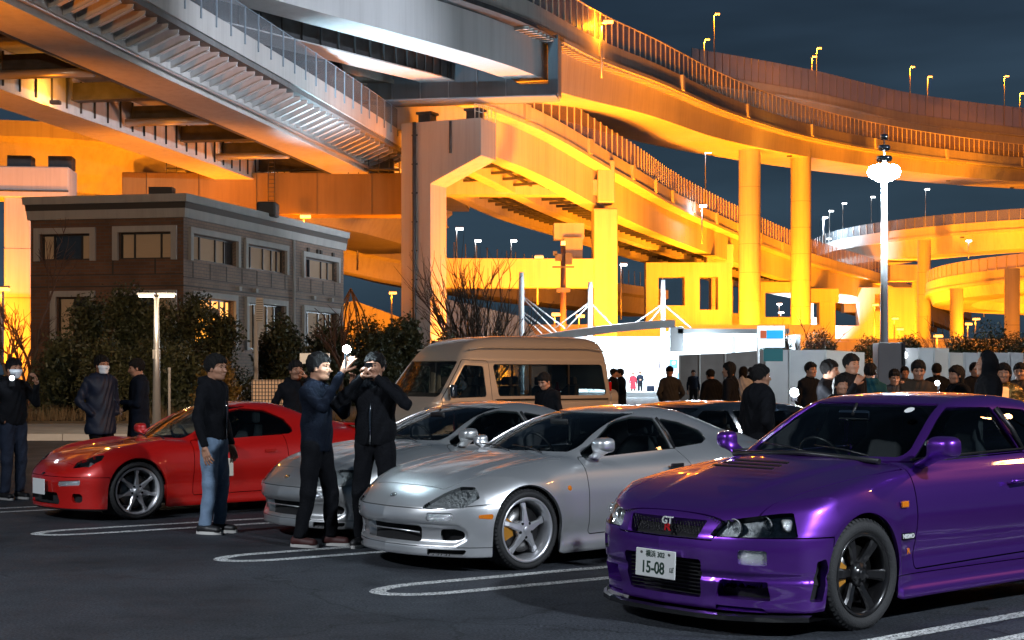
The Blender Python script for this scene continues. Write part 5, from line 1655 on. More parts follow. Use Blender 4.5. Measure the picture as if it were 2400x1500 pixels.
# ------------------------------------------------------------------ ground
def asphalt():
    m = bpy.data.materials.new('asphalt'); m.use_nodes = True
    t = m.node_tree; b = t.nodes['Principled BSDF']
    tcn = t.nodes.new('ShaderNodeTexCoord')
    def noise(sc, det, a, b_, lo, hi):
        n = t.nodes.new('ShaderNodeTexNoise'); n.inputs['Scale'].default_value = sc; n.inputs['Detail'].default_value = det; n.inputs['Roughness'].default_value = .65
        t.links.new(tcn.outputs['Object'], n.inputs['Vector'])
        r = t.nodes.new('ShaderNodeMapRange'); r.inputs['From Min'].default_value = a; r.inputs['From Max'].default_value = b_; r.inputs['To Min'].default_value = lo; r.inputs['To Max'].default_value = hi
        t.links.new(n.outputs['Fac'], r.inputs['Value']); return r.outputs[0], n.outputs['Fac']
    big, _ = noise(.35, 8, .35, .65, .55, 1.45)
    fine, ff = noise(55, 4, .34, .68, .22, 2.7)
    st, _ = noise(2.3, 8, .56, .70, 1.0, .55)                     # oil stains and damp patches
    vo = t.nodes.new('ShaderNodeTexVoronoi'); vo.feature = 'DISTANCE_TO_EDGE'; vo.inputs['Scale'].default_value = .32
    wn = t.nodes.new('ShaderNodeTexNoise'); wn.inputs['Scale'].default_value = 1.4; wn.inputs['Detail'].default_value = 8
    ad = t.nodes.new('ShaderNodeMixRGB'); ad.blend_type = 'ADD'; ad.inputs[0].default_value = .9
    t.links.new(tcn.outputs['Object'], wn.inputs['Vector']); t.links.new(tcn.outputs['Object'], ad.inputs[1]); t.links.new(wn.outputs['Color'], ad.inputs[2]); t.links.new(ad.outputs[0], vo.inputs['Vector'])
    cr_ = t.nodes.new('ShaderNodeMapRange'); cr_.inputs['From Min'].default_value = .0; cr_.inputs['From Max'].default_value = .006; cr_.inputs['To Min'].default_value = .35; cr_.inputs['To Max'].default_value = 1
    t.links.new(vo.outputs['Distance'], cr_.inputs['Value'])
    m0 = t.nodes.new('ShaderNodeMath'); m0.operation = 'MULTIPLY'; t.links.new(st, m0.inputs[0]); t.links.new(cr_.outputs[0], m0.inputs[1])
    m1 = t.nodes.new('ShaderNodeMath'); m1.operation = 'MULTIPLY'; t.links.new(big, m1.inputs[0]); t.links.new(m0.outputs[0], m1.inputs[1]); big = m1.outputs[0]
    mu = t.nodes.new('ShaderNodeMath'); mu.operation = 'MULTIPLY'; t.links.new(big, mu.inputs[0]); t.links.new(fine, mu.inputs[1])
    v = t.nodes.new('ShaderNodeVectorMath'); v.operation = 'SCALE'; v.inputs[0].default_value = (.025, .028, .034)
    t.links.new(mu.outputs[0], v.inputs['Scale']); t.links.new(v.outputs[0], b.inputs['Base Color'])
    rr, _ = noise(1.1, 5, .35, .7, .62, .85); t.links.new(rr, b.inputs['Roughness'])
    b.inputs['Specular IOR Level'].default_value = .25
    bp = t.nodes.new('ShaderNodeBump'); bp.inputs['Strength'].default_value = .55; bp.inputs['Distance'].default_value = .01
    t.links.new(ff, bp.inputs['Height']); t.links.new(bp.outputs[0], b.inputs['Normal'])
    return m
M_ASPH = asphalt()
def line_mat():
    m = mat('road_paint', (.62, .63, .62), rough=.7, noise=(7, .25))
    t = m.node_tree; b = t.nodes['Principled BSDF']; o = t.nodes['Material Output']
    tcn = t.nodes.new('ShaderNodeTexCoord'); n = t.nodes.new('ShaderNodeTexNoise'); n.inputs['Scale'].default_value = 60; n.inputs['Detail'].default_value = 6; n.inputs['Roughness'].default_value = .7
    t.links.new(tcn.outputs['Object'], n.inputs['Vector'])
    r = t.nodes.new('ShaderNodeMapRange'); r.inputs['From Min'].default_value = .43; r.inputs['From Max'].default_value = .49
    t.links.new(n.outputs['Fac'], r.inputs['Value'])
    tr = t.nodes.new('ShaderNodeBsdfTransparent'); mx = t.nodes.new('ShaderNodeMixShader')
    t.links.new(r.outputs[0], mx.inputs[0]); t.links.new(tr.outputs[0], mx.inputs[1]); t.links.new(b.outputs[0], mx.inputs[2]); t.links.new(mx.outputs[0], o.inputs[0])
    return m
M_LINE = line_mat()
m = MB(); m.add([(-900, -60, 0), (900, -60, 0), (900, 1600, 0), (-900, 1600, 0)], [(0, 1, 2, 3)])
tag(m.build('ground', M_ASPH), kind='structure')
def hairpin(tip, ang, sep, L, w=.115, z=.004):
    a = R(ang); d = np.array([math.cos(a), math.sin(a)]); n = np.array([-d[1], d[0]])
    pts = []
    r = sep / 2
    c = np.array(tip) + d * r * 1.8
    pts.append(c + n * r + d * L)
    for k in range(13):
        t = math.pi / 2 + math.pi * k / 12
        pts.append(c + d * math.cos(t) * r * 1.8 + n * math.sin(t) * r)
    pts.append(c - n * r + d * L)
    V = []
    for i, p in enumerate(pts):
        q0 = pts[max(i - 1, 0)]; q1 = pts[min(i + 1, len(pts) - 1)]
        t = (q1 - q0) / np.linalg.norm(q1 - q0); nn = np.array([-t[1], t[0]])
        V += [(*(p + nn * w / 2), z), (*(p - nn * w / 2), z)]
    m = MB(); m.add(V, [(2 * i, 2 * i + 1, 2 * i + 3, 2 * i + 2) for i in range(len(pts) - 1)])
    return tag(m.build('parking_bay_line', M_LINE), kind='structure')
hairpin((-4.42, 13.9), 33.6, .46, 5.2)
hairpin((-2.33, 11.98), 33.6, .46, 5.2)
hairpin((-.90, 10.18), 33.2, .50, 5.2)
hairpin((.70, 7.0), 39, .44, 5.6)
hairpin((-6.4, 15.8), 33.6, .46, 5.0)
# raised kerb path and planted verge on the left
M_PAVE = conc('paving', (.36, .35, .33), sc=1.2, streak=False)
M_KERB = conc('kerb_stone', (.42, .41, .39), sc=2, streak=False)
M_SOIL = mat('dry_verge', (.07, .052, .032), rough=.95, noise=(3, .4), bump=(20, .8))
m = MB(); m.box((-19, 37.2, .06), (34, 7.6, .12)); tag(m.build('pavement', M_PAVE), kind='structure')
k = thing('kerb', 'pale kerb stones along the front of the left pavement', 'kerb', (-19, 33.3, 0))
repeat('kerb_stone', lambda: bevel_mb((.985, .17, .15)), M_KERB, [((-16.5 + i * 1.0, 0, .075), 0) for i in range(34)], k) if False else None
def kerb_row(root, x0, n, y):
    for i in range(n):
        if i == 0:
            b = MB(); b.box((0, 0, 0), (.985, .17, .15)); o0 = b.build('kerb_stone', M_KERB, root); o = o0
        else:
            o = link(bpy.data.objects.new('kerb_stone', o0.data)); o.parent = root
        o.location = (x0 + i, y, .078)
kerb_row(k, -16.5, 34, 0)
m = MB(); m.box((-19, 52.2, .09), (38, 22, .18)); tag(m.build('planted_verge', M_SOIL), kind='structure')
# ------------------------------------------------------------------ elevated roads
def post_mb(w, d, h):
    b = MB(); b.box((0, 0, h / 2), (w, d, h)); return b

# H1 : the ramp passing over the left of the picture
r1 = Road([(-24.0, 18.6, 18.6), (-18.2, 50, 18.65), (-15.0, 68, 18.7), (-11.4, 87, 18.75), (-8.2, 105, 18.8), (-5.2, 124, 18.9), (-4.2, 150, 19.2)], 80)
t1 = thing('elevated_road', 'straight elevated road crossing the upper left, pale edge beam on triangular brackets', 'elevated road', (0, 0, 0), 0, None)
r1.sec([(0, -1.15), (.28, -1.15), (.28, 0), (0, 0)], 0).build('edge_beam', M_CONCP, t1)
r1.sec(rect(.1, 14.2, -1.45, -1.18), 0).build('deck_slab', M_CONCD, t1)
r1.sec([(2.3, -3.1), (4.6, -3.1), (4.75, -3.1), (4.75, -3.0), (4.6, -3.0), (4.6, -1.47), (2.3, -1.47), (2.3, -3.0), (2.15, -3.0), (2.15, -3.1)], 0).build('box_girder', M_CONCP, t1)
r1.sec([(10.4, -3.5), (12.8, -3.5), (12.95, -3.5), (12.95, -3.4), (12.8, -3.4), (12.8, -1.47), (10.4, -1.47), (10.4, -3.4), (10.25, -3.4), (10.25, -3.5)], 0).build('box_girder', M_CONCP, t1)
r1.sec(rect(13.95, 14.25, -1.15, 0), 0).build('edge_beam', M_CONCP, t1)
def bracket():
    b = MB(); b.prism([(0.05, -1.47), (2.28, -1.47), (2.28, -2.35), (1.9, -2.2), (.1, -1.62)], (0, -.04, 0), (0, 0, 0), (0, 0, 1), (0, 1, 0), .08); return b
def bracket_mb():
    b = MB()
    poly = [(.30, -1.47), (2.28, -1.47), (2.28, -2.45), (1.95, -2.35), (.32, -1.66)]
    n = len(poly)
    V = [(-.03, u, v) for u, v in poly] + [(.03, u, v) for u, v in poly]
    b.add(V, [tuple(range(n))[::-1], tuple(range(n, 2 * n))] + [(i, (i + 1) % n, (i + 1) % n + n, i + n) for i in range(n)])
    b.add([(-.13, .32, -1.67), (.13, .32, -1.67), (.13, 1.95, -2.36), (-.13, 1.95, -2.36), (-.13, .32, -1.70), (.13, .32, -1.70), (.13, 1.95, -2.39), (-.13, 1.95, -2.39)], [(0, 1, 2, 3), (7, 6, 5, 4), (0, 4, 5, 1), (1, 5, 6, 2), (2, 6, 7, 3), (3, 7, 4, 0)])
    return b
repeat('deck_bracket', bracket_mb, M_STEEL, [r1.at(s) for s in r1.every(1.22, 20, 93)], t1)
repeat('fence_post', lambda: post_mb(.07, .07, 1.95), M_STEELB, [(p[0] + Vector((0, 0, -.55)), p[1]) for p in (r1.at(s, -.04) for s in r1.every(1.9, 20, 118))], t1)
mb = r1.sec(rect(-.03, -.01, 1.36, 1.40), 0); mb.build('top_rail', M_STEELB, t1)
o = r1.sec(rect(-.028, -.022, .0, 1.34), 0).build('wire_net', M_NETL, t1)
# cross beams, hanging pipes and a service rail under the deck
def xbeam():
    b = MB(); b.box((0, 7.4, -2.25), (.45, 5.8, .9)); b.box((0, 7.4, -2.73), (.8, 5.8, .06)); return b
repeat('cross_beam', xbeam, M_STEELD, [r1.at(s) for s in r1.every(7.2, 24, 125)], t1)
def stiff():
    b = MB(); b.box((0, 4.66, -2.3), (.06, .1, 1.5)); b.box((0, 10.34, -2.4), (.06, .1, 1.7)); return b
repeat('web_stiffener', stiff, M_STEELD, [r1.at(s) for s in r1.every(1.6, 24, 110)], t1)
pts = [r1.at(s, 2.02, -2.75 + .006 * math.sin(s))[0] for s in r1.every(2, 20, 96)]
b = MB(); b.tube(pts, .09, 6); b.build('drain_pipe', M_GALV, t1)
pts = [r1.at(s, 4.95, -3.0)[0] for s in r1.every(2, 20, 100)]
b = MB(); b.tube(pts, .14, 6); b.build('drain_pipe', M_STEELD, t1)
for s in (38, 52, 66, 80):
    p, a = r1.at(s, 5.2, -2.95); q = r1.at(s, 10.2, -2.9)[0]
    b = MB(); b.tube([p, q], .22, 8); b.build('cross_pipe', M_GALV, t1)
rebase(t1, (-18, 50, 0))

# central pier with its hammerhead, and the portal beam to the left
piert = thing('bridge_pier', 'tall central pier with dark drain pipe and angular hammerhead, warm lit on its right side', 'bridge pier', (-6.1, 104.6, 0), R(-24))
# local frame: x along the front face (left to right), y depth
b = MB()
V = [(-1.25, 0), (1.05, 0), (1.05, 14.6), (4.9, 16.3), (4.9, 18.9), (-1.25, 18.9)]
b.prism([(x, z) for x, z in V], (0, -1.2, 0), (1, 0, 0), (0, 0, 1), (0, 1, 0), 2.5)
bevel(b.build('column', M_CONC, piert), .05, 2)
b = MB(); b.tube([(-.15, -1.32, .2), (-.15, -1.32, 18.9)], .13, 8); b.build('drain_pipe', M_STEELD, piert)
for z in range(2, 19, 2):
    b = MB(); b.box((-.15, -1.26, z), (.42, .10, .10)); b.build('pipe_clamp', M_STEELD, piert)
b = MB(); b.tube([(2.6, -1.24, 18.8), (2.6, -1.24, 16.6)], .09, 6); b.build('drain_pipe', M_STEELD, piert)
for x in (.2, 3.9):
    b = MB(); b.box((x, 0, 19.25), (.9, 1.0, .7)); b.box((x, 0, 19.65), (1.2, 1.2, .16)); b.build('bearing', M_STEELD, piert)
for k in range(6):
    b = MB(); b.tube([(4.4 + k * .1, -1.1 + k * .45, 18.9), (4.4 + k * .1, -1.1 + k * .45, 19.9)], .03, 5); b.build('rail_post', M_RAILP, piert)
b = MB(); b.tube([(4.4, -1.1, 19.9), (4.9, 1.15, 19.9)], .03, 5); b.tube([(4.4, -1.1, 19.4), (4.9, 1.15, 19.4)], .02, 5); b.build('hand_rail', M_RAILP, piert)

pb = thing('portal_beam', 'broad yellow brown cross beam behind the brick building carrying the left road', 'bridge beam', (-17, 107.5, 0), R(1))
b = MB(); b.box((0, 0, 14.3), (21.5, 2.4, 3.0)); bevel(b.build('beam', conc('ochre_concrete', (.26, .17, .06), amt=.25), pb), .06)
for x in (-9, -5.3, -1.2, 3.1, 7.0):
    b = MB(); b.box((x, -1.22, 14.3), (.03, .03, 3.0)); b.build('panel_joint', M_STEELD, pb)
for x0 in (-5.6, 7.2):
    b = MB(); b.box((x0, -1.7, 15.95), (3.6, .9, .08))
    b.build('service_platform', M_STEELD, pb)
    for k in range(6):
        b = MB(); b.tube([(x0 - 1.8 + k * .72, -2.1, 15.6), (x0 - 1.8 + k * .72, -2.1, 17.0)], .035, 5); b.build('rail_post', M_STEELD, pb)
    for z in (16.5, 17.0):
        b = MB(); b.tube([(x0 - 1.8, -2.1, z), (x0 + 1.8, -2.1, z)], .03, 5); b.build('hand_rail', M_STEELD, pb)
for x in (-5.9, -3.9, 5.6, 8.0):
    b = MB(); b.box((x, 0, 16.4), (1.0, 1.2, .9)); b.build('bearing', M_STEELD, pb)
for xl in (-.35,):
    b = MB()
    for dx in (0, .45): b.tube([(xl + dx, -1.32, 13.1), (xl + dx, -1.32, 17.0)], .03, 5)
    for z in range(13): b.tube([(xl, -1.32, 13.2 + z * .3), (xl + .45, -1.32, 13.2 + z * .3)], .02, 4)
    o = b.build('ladder', M_STEELD, pb); o['kind'] = 'stuff'

# H2/H3 : the big curved viaduct from overhead down to the right
r3 = Road([(-32.0, 46, 25.2, 4.6), (-14.0, 74, 25.2, 4.6), (.30, 94, 25.3, 4.8), (3.6, 104, 26.1, 4.7), (5.6, 110, 26.5, 4.5), (12.5, 128, 28.0, 4.2), (21.4, 150, 29.4, 4.1), (33.8, 175, 31.0, 3.7), (52, 204, 33.2, 3.6), (80.6, 235, 35.4, 3.6), (105, 255, 37, 3.6)], 150)
t3 = thing('elevated_road', 'highest curved elevated road sweeping from overhead to the right with a long post fence', 'elevated road', (0, 0, 0))
i0_ = int(np.searchsorted(r3.S[:, 1], 103.6))
r3.sec([(0, -1.35), (.3, -1.35), (.3, 0), (0, 0)], 0).build('parapet', M_CONC, t3)
r3.sec([(-.12, -1.6), (10.4, -1.6), (10.4, -1.3), (-.12, -1.3)], 0, None, i0_).build('deck_slab', M_CONC, t3)
r3.sec([(-.12, -1.6), (22.4, -1.6), (22.4, -1.3), (-.12, -1.3)], 0, None, 0, i0_ + 1).build('deck_slab', M_STEELD, t3)  # underside coloured dark to stand in for shade below the near deck
r3.sec(rect(10.1, 10.4, -1.3, 0), 0).build('parapet', M_CONC, t3)
i0 = int(np.searchsorted(r3.S[:, 1], 103.6)); 
r3.sec(lambda i: [(1.1, -r3.S[i, 3]), (9.0, -r3.S[i, 3]), (9.4, -1.62), (.9, -1.62)], 0, None, i0).build('box_girder', M_CONC, t3)
# nearer half: twin steel boxes over the cross beam
i1 = i0 + 1
M_STEELB2 = conc('steel_soffit_paint', (.50, .55, .58), amt=.06, rough=.5)
r3.sec(lambda i: [(1.0, -4.2), (3.4, -4.2), (3.4, -1.62), (1.0, -1.62)], 0, None, 0, i1).build('steel_girder', M_STEEL, t3)
r3.sec(rect(7.1, 9.1, -4.12, -1.62), 0, None, 0, i1).build('shaded_girder_web', M_STEELD, t3)  # dark material stands in for shade behind the nearer box
r3.sec(rect(6.9, 9.3, -4.2, -4.12), 0, None, 0, i1).build('bottom_flange', M_STEEL, t3)
def x3():
    b = MB(); b.box((0, 5.2, -2.4), (.35, 3.5, .9)); b.box((0, 5.2, -2.9), (.7, 3.5, .06)); return b
repeat('cross_beam', x3, M_STEELD, [r3.at(s) for s in r3.every(6.5, 8, 70)], t3)
def stif3():
    b = MB(); b.box((0, 3.46, -2.9), (.05, .14, 2.4)); b.box((0, 6.94, -2.9), (.05, .14, 2.4)); return b
repeat('web_stiffener', stif3, M_STEELD, [r3.at(s) for s in r3.every(1.6, 8, 72)], t3)
def rib3():
    b = MB(); b.box((0, .45, -1.72), (.10, .95, .16)); b.box((0, .45, -1.82), (.22, .95, .03)); return b
repeat('slab_rib', rib3, M_CONC, [r3.at(s) for s in r3.every(.95, 60, 205)], t3)
places = [(p[0], p[1]) for p in (r3.at(s, .1) for s in r3.every(1.55, 52))]
repeat('fence_post', lambda: post_mb(.12, .10, 2.15), M_RAILP, places, t3)
repeat('parapet_buttress', lambda: post_mb(.75, .35, 1.35), M_CONCP, [(p[0] + Vector((0, 0, -1.38)), p[1]) for p in (r3.at(s, -.10) for s in r3.every(24, 78, 260))], t3)
r3.sec(rect(.08, .12, 0.05, 2.05), 0).build('mesh_screen', M_NET, t3)
r3.sec(rect(.04, .16, 2.05, 2.12), 0).build('top_rail', M_RAILP, t3)
rebase(t3, (5.6, 110, 0))
# steel cross beam it rests on
cb = thing('cross_beam', 'blue grey steel cross beam on the bearings of the central pier', 'bridge beam', (-6.2, 104.2, 0), R(-9))
b = MB(); b.prism([(-9.5, 20.3), (8.2, 20.3), (9.6, 20.6), (9.6, 24.6), (8.9, 24.6), (8.9, 21.3), (7.0, 21.3), (4.0, 23.0), (-9.5, 23.4)], (0, -.9, 0), (1, 0, 0), (0, 0, 1), (0, 1, 0), 1.9); bevel(b.build('beam', conc('crossbeam_steel', (.15, .19, .23), amt=.1), cb), .04)
b = MB(); b.box((0, -1.0, 20.25), (19.2, 2.3, .08)); b.build('bottom_flange', M_STEELB, cb)
for x in (-8, -6, -4, -2, 0, 2, 4, 6):
    b = MB(); b.box((x, -.95, 21.6), (.06, .2, 2.4)); b.build('stiffener', M_STEELB, cb)

# H4 : road behind, above the right half
r4 = Road([(14, 168, 38.5), (30, 192, 39.2), (52, 205, 38.4), (78, 214, 37.6), (104, 222, 37.0)], 70)
r4 = Road([(28, 232, 48.3), (51, 255, 49.6), (74, 273, 48.8), (99.5, 283, 47.8), (132.6, 288, 46.8)], 70)
t4 = thing('elevated_road', 'elevated road behind the highest one with a pale see-through screen at upper right', 'elevated road', (0, 0, 0))
r4.sec(rect(0, .3, -1.3, 0), 0).build('parapet', M_CONC, t4)
r4.sec([(1, -4.4), (9, -4.4), (9.6, -1.6), (10.4, -1.6), (10.4, -1.3), (-.1, -1.3), (-.1, -1.6), (.8, -1.6)], 0).build('box_girder', M_CONC, t4)
r4.sec(rect(.10, .14, .0, 3.8), 0).build('mesh_screen', M_NETW, t4)
repeat('fence_post', lambda: post_mb(.10, .10, 3.8), M_GALV, [(p[0], p[1]) for p in (r4.at(s, .06) for s in r4.every(2.0, 0))], t4)
rebase(t4, (74, 273, 0))

# H5 : twin girder ramp descending to the right behind the central pier
r5 = Road([(-11.5, 101, 23.4), (-3.4, 108, 22.6), (1.3, 114, 21.9), (8.8, 127, 20.0), (17.3, 154, 19.9), (26.9, 178, 19.4), (41.6, 208, 18.3), (57.9, 236, 17.4), (78.3, 275, 15.6), (96, 312, 14.0)], 110)
t5 = thing('elevated_road', 'descending twin girder ramp behind the central pier, lattice underside glowing orange', 'elevated road', (0, 0, 0))
r5.sec(rect(0, .3, -1.2, 0), 0).build('parapet', M_CONC, t5)
r5.sec(rect(-.1, 14.5, -1.5, -1.22), 0).build('deck_slab', M_CONC, t5)
r5.sec(rect(1.3, 2.9, -4.3, -1.52), 0).build('girder', M_CONC, t5)
r5.sec(rect(7.0, 8.2, -3.9, -1.52), 0).build('girder', M_CONC, t5)
r5.sec(rect(12.2, 13.4, -3.9, -1.52), 0).build('girder', M_CONC, t5)
r5.sec(rect(14.2, 14.5, -2.2, 0), 0).build('parapet', M_CONCP, t5)
def lat():
    b = MB(); b.box((0, 4.95, -3.3), (.22, 4.1, .22)); b.box((0, 10.2, -3.2), (.22, 4.0, .22))
    return b
repeat('cross_tie', lat, M_STEELD, [r5.at(s) for s in r5.every(2.0, 8, 130)], t5)
for u in (3.9, 4.9, 5.9, 9.2, 10.2, 11.2):
    r5.sec(rect(u - .09, u + .09, -3.25, -3.05), 0).build('long_tie', M_STEELD, t5)
repeat('fence_post', lambda: post_mb(.11, .09, 2.1), M_RAILP, [(p[0], p[1]) for p in (r5.at(s, .1) for s in r5.every(1.25, 8, 120))], t5)
repeat('fence_post', lambda: post_mb(.09, .09, 1.9), M_GALV, [(p[0], p[1]) for p in (r5.at(s, .1) for s in r5.every(1.9, 120, 210))], t5)
r5.sec(rect(.08, .12, 0.05, 2.0), 0).build('mesh_screen', M_NET, t5)
repeat('parapet_buttress', lambda: post_mb(.7, .35, 1.2), M_CONC, [(p[0] + Vector((0, 0, -1.2)), p[1]) for p in (r5.at(s, -.08) for s in r5.every(10, 18, 120))], t5)
rebase(t5, (8.8, 127, 0))

def pier(label, loc, w, d, h, rz=0, cap=None, round_=False, mt=None, capz=None, group=None):
    t = thing('bridge_pier', label, 'bridge pier', (loc[0], loc[1], 0), R(rz), group)
    mt = mt or M_CONC
    b = MB()
    if round_: b.lathe([(w / 2, 0), (w / 2, h)], 32, 'Z'); b.build('column', mt, t)
    else: b.box((0, 0, h / 2), (w, d, h)); bevel(b.build('column', mt, t), .12, 2)
    # formwork joints and a drain pipe
    n = int(h / 3.2)
    for k in range(1, n):
        b = MB()
        if round_: b.lathe([(w / 2 + .005, k * 3.2 - .02), (w / 2 + .012, k * 3.2), (w / 2 + .005, k * 3.2 + .02)], 32, 'Z')
        else: b.box((0, 0, k * 3.2), (w + .02, d + .02, .035))
        b.build('formwork_joint', M_CONCD, t)
    if cap:
        (x0, x1, z0, z1, dd) = cap
        b = MB(); b.box(((x0 + x1) / 2, 0, (z0 + z1) / 2), (x1 - x0, dd, z1 - z0)); bevel(b.build('pier_cap', mt, t), .08, 2)
    return t
# columns under H3
for (px, D, lab) in ((1757, 168, 'left one of the two tall round piers under the highest road'), (1877, 182, 'right one of the two tall round piers, above the orange lit bare shrub')):
    X = (px - 1200) / 3500 * D
    zt = 1.5 + (875 - (352 if px < 1800 else 366)) / 3500 * D
    pier(lab, (X, D), 2.45, 2.4, zt + .6, round_=True)
# portal frame under H5: column and two beams
pf = thing('portal_frame', 'bright yellow portal frame with square column left of the picture centre line', 'bridge pier', (7.85, 127, 0), R(2))
pf['label'] = 'bright yellow portal frame with a square column, behind the white masts'
b = MB(); b.box((0, 0, 7.7), (2.0, 2.6, 15.4)); bevel(b.build('column', M_CONC, pf), .1, 2)
b = MB(); b.box((.05, 0, 17.7), (1.45, 2.4, 3.6)); bevel(b.build('upper_column', M_CONC, pf), .1, 2)
b = MB(); b.box((-8.3, 0, 17.2), (15.4, 1.9, 1.3)); b.build('upper_beam', M_CONC, pf)
b = MB(); b.box((-8.7, -.2, 9.95), (15.8, 2.0, 2.45)); bevel(b.build('lower_beam', M_CONC, pf), .05, 2)
b = MB(); b.box((-2.6, 1.3, 12.1), (1.6, 1.4, 2.0)); b.build('beam_stub', M_CONC, pf)
b = MB(); b.box((-2.9, 2.0, 13.7), (2.6, 1.4, 1.4)); b.build('beam_block', M_CONCP, pf)

# row of lower piers and frames to the right
pier('pale square pier capped under the descending ramp, left of the two round piers', (25.0, 180), 2.3, 2.3, 14.6, cap=(-1.7, 1.5, 14.2, 17.0, 2.8), mt=M_CONCP)
pier('orange pier seen just right of the second round pier', (45.0, 214), 2.3, 2.1, 12.1, cap=(-4.0, 1.6, 11.6, 13.6, 2.4))
pier('paler pier with wide cap under the lower end of the descending ramp', (56.6, 236), 2.2, 2.2, 11.6, cap=(-4.4, 2.4, 11.1, 13.2, 2.4), mt=M_CONCP)
pier('tall pale pier standing just right of the white floodlight mast', (64.5, 236), 2.1, 2.2, 16.0, cap=(-5.0, 1.2, 16.0, 18.6, 2.4), mt=M_CONCP)
def frame_wall(label, x0, x1, D, ztop, holes, mt, z0=0):
    """thick portal wall with rectangular openings given in photo-like spans (x0, x1, z0, z1)"""
    t = thing('portal_frame', label, 'bridge pier', ((x0 + x1) / 2, D, 0))
    xs = sorted(set([x0, x1] + [h[0] for h in holes] + [h[1] for h in holes])); zs = sorted(set([z0, ztop] + [h[2] for h in holes] + [h[3] for h in holes]))
    cells = []
    for i in range(len(xs) - 1):
        for j in range(len(zs) - 1):
            cx, cz = (xs[i] + xs[i + 1]) / 2, (zs[j] + zs[j + 1]) / 2
            if any(h[0] < cx < h[1] and h[2] < cz < h[3] for h in holes): continue
            cells.append((i, j))
    V = []; Fc = []; idx = {}
    def vid(i, j, y):
        if (i, j, y) not in idx: idx[(i, j, y)] = len(V); V.append((xs[i] - (x0 + x1) / 2, y, zs[j]))
        return idx[(i, j, y)]
    cs = set(cells)
    for (i, j) in cells:
        Fc.append((vid(i, j, -1.2), vid(i + 1, j, -1.2), vid(i + 1, j + 1, -1.2), vid(i, j + 1, -1.2)))
        Fc.append((vid(i, j, 1.2), vid(i, j + 1, 1.2), vid(i + 1, j + 1, 1.2), vid(i + 1, j, 1.2)))
        for (di, dj, a, b_) in ((-1, 0, (0, 0), (0, 1)), (1, 0, (1, 1), (1, 0)), (0, -1, (1, 0), (0, 0)), (0, 1, (0, 1), (1, 1))):
            if (i + di, j + dj) not in cs:
                p, q = (i + a[0], j + a[1]), (i + b_[0], j + b_[1])
                Fc.append((vid(*p, -1.2), vid(*q, -1.2), vid(*q, 1.2), vid(*p, 1.2))[::-1])
    me = MB(); me.add(V, Fc); me.build('frame', mt, t)
    for k in range(1, int((x1 - x0) / 6)):
        b = MB(); b.box((x0 + k * 6 - (x0 + x1) / 2, -1.205, ztop - .9), (.05, .02, 1.6)); b.build('wall_joint', M_CONCD, t)
    return t
def pxh(a, b, y1, y2, D): return ((a - 1200) / 3500 * D, (b - 1200) / 3500 * D, 1.5 + (875 - y2) / 3500 * D, 1.5 + (875 - y1) / 3500 * D)
frame_wall('orange portal wall with two window-like openings behind the shop masts', (1512 - 1200) / 3500 * 172, (1712 - 1200) / 3500 * 172, 172, 1.5 + 258 / 3500 * 172, [pxh(1541, 1602, 650, 717, 172), pxh(1637, 1680, 650, 727, 172)], M_CONC)
frame_wall('orange portal wall between the two round piers with one square opening', (1712 - 1200) / 3500 * 205, (1852 - 1200) / 3500 * 205, 205, 1.5 + 212 / 3500 * 205, [pxh(1715, 1733, 662, 735, 205), pxh(1790, 1852, 686, 744, 205)], M_CONC)
frame_wall('orange portal wall with a large blue opening right of the round piers', (1880 - 1200) / 3500 * 232, (2140 - 1200) / 3500 * 232, 232, 1.5 + 200 / 3500 * 232, [pxh(1903, 1924, 690, 745, 232), pxh(1950, 2010, 710, 764, 232), pxh(2046, 2066, 690, 730, 232)], M_CONC)

# spiral ramps at far right
def arc(cx, cy, r, a0, a1, z0, z1, n=14):
    return [(cx + r * math.cos(R(a0 + (a1 - a0) * k / (n - 1))), cy + r * math.sin(R(a0 + (a1 - a0) * k / (n - 1))), z0 + (z1 - z0) * k / (n - 1)) for k in range(n)]
def spiral(label, pts, width, gz, posts, pmat, netm):
    r = Road(pts, 70); t = thing('spiral_ramp', label, 'elevated road', (0, 0, 0))
    r.sec(rect(0, .3, -1.3, 0), 0).build('parapet', M_CONCP, t)
    r.sec(rect(width - .3, width, -1.3, 0), 0).build('parapet', M_CONCP, t)
    r.sec([(.9, -gz), (width - .9, -gz), (width - .4, -1.7), (width, -1.7), (width, -1.3), (-.15, -1.3), (-.15, -1.7), (.5, -1.7)], 0).build('box_girder', M_CONCP, t)
    r.sec(rect(.10, .14, .0, 1.6), 0).build('mesh_screen', netm, t)
    repeat('fence_post', lambda: post_mb(.10, .10, 1.6), pmat, [(p[0], p[1]) for p in (r.at(s, .06) for s in r.every(posts, 0))], t)
    return t, r
ts1, rs1 = spiral('white lit spiral ramp, the higher of the two loops at far right', arc(88, 252, 36.5, 90, 200, 23.0, 23.2, 12)[::-1][:0] + arc(88, 252, 36.5, 150, 285, 22.4, 24.6, 16), 9, 4.2, 1.6, M_GALV, M_NETL)
rebase(ts1, (52, 250, 0))
ts2, rs2 = spiral('orange lit spiral ramp, the lower loop at far right', arc(101, 196, 45.0, 92, 252, 13.4, 14.4, 18), 7, 2.9, 1.8, M_GALV, M_NETW)
rebase(ts2, (58, 195, 0))
for (px, yt, D, w, lab) in ((2166, 575, 215, 1.37, 'round pier under the higher spiral ramp'), (2242, 692, 178, 1.15, 'round pier under the tight end of the lower spiral ramp'), (2372, 648, 152, 1.12, 'round pier at far right under the lower spiral ramp')):
    pier(lab, ((px - 1200) / 3500 * D, D), w * 1.35, 2, 1.5 + (875 - yt) / 3500 * D + .8, round_=True)
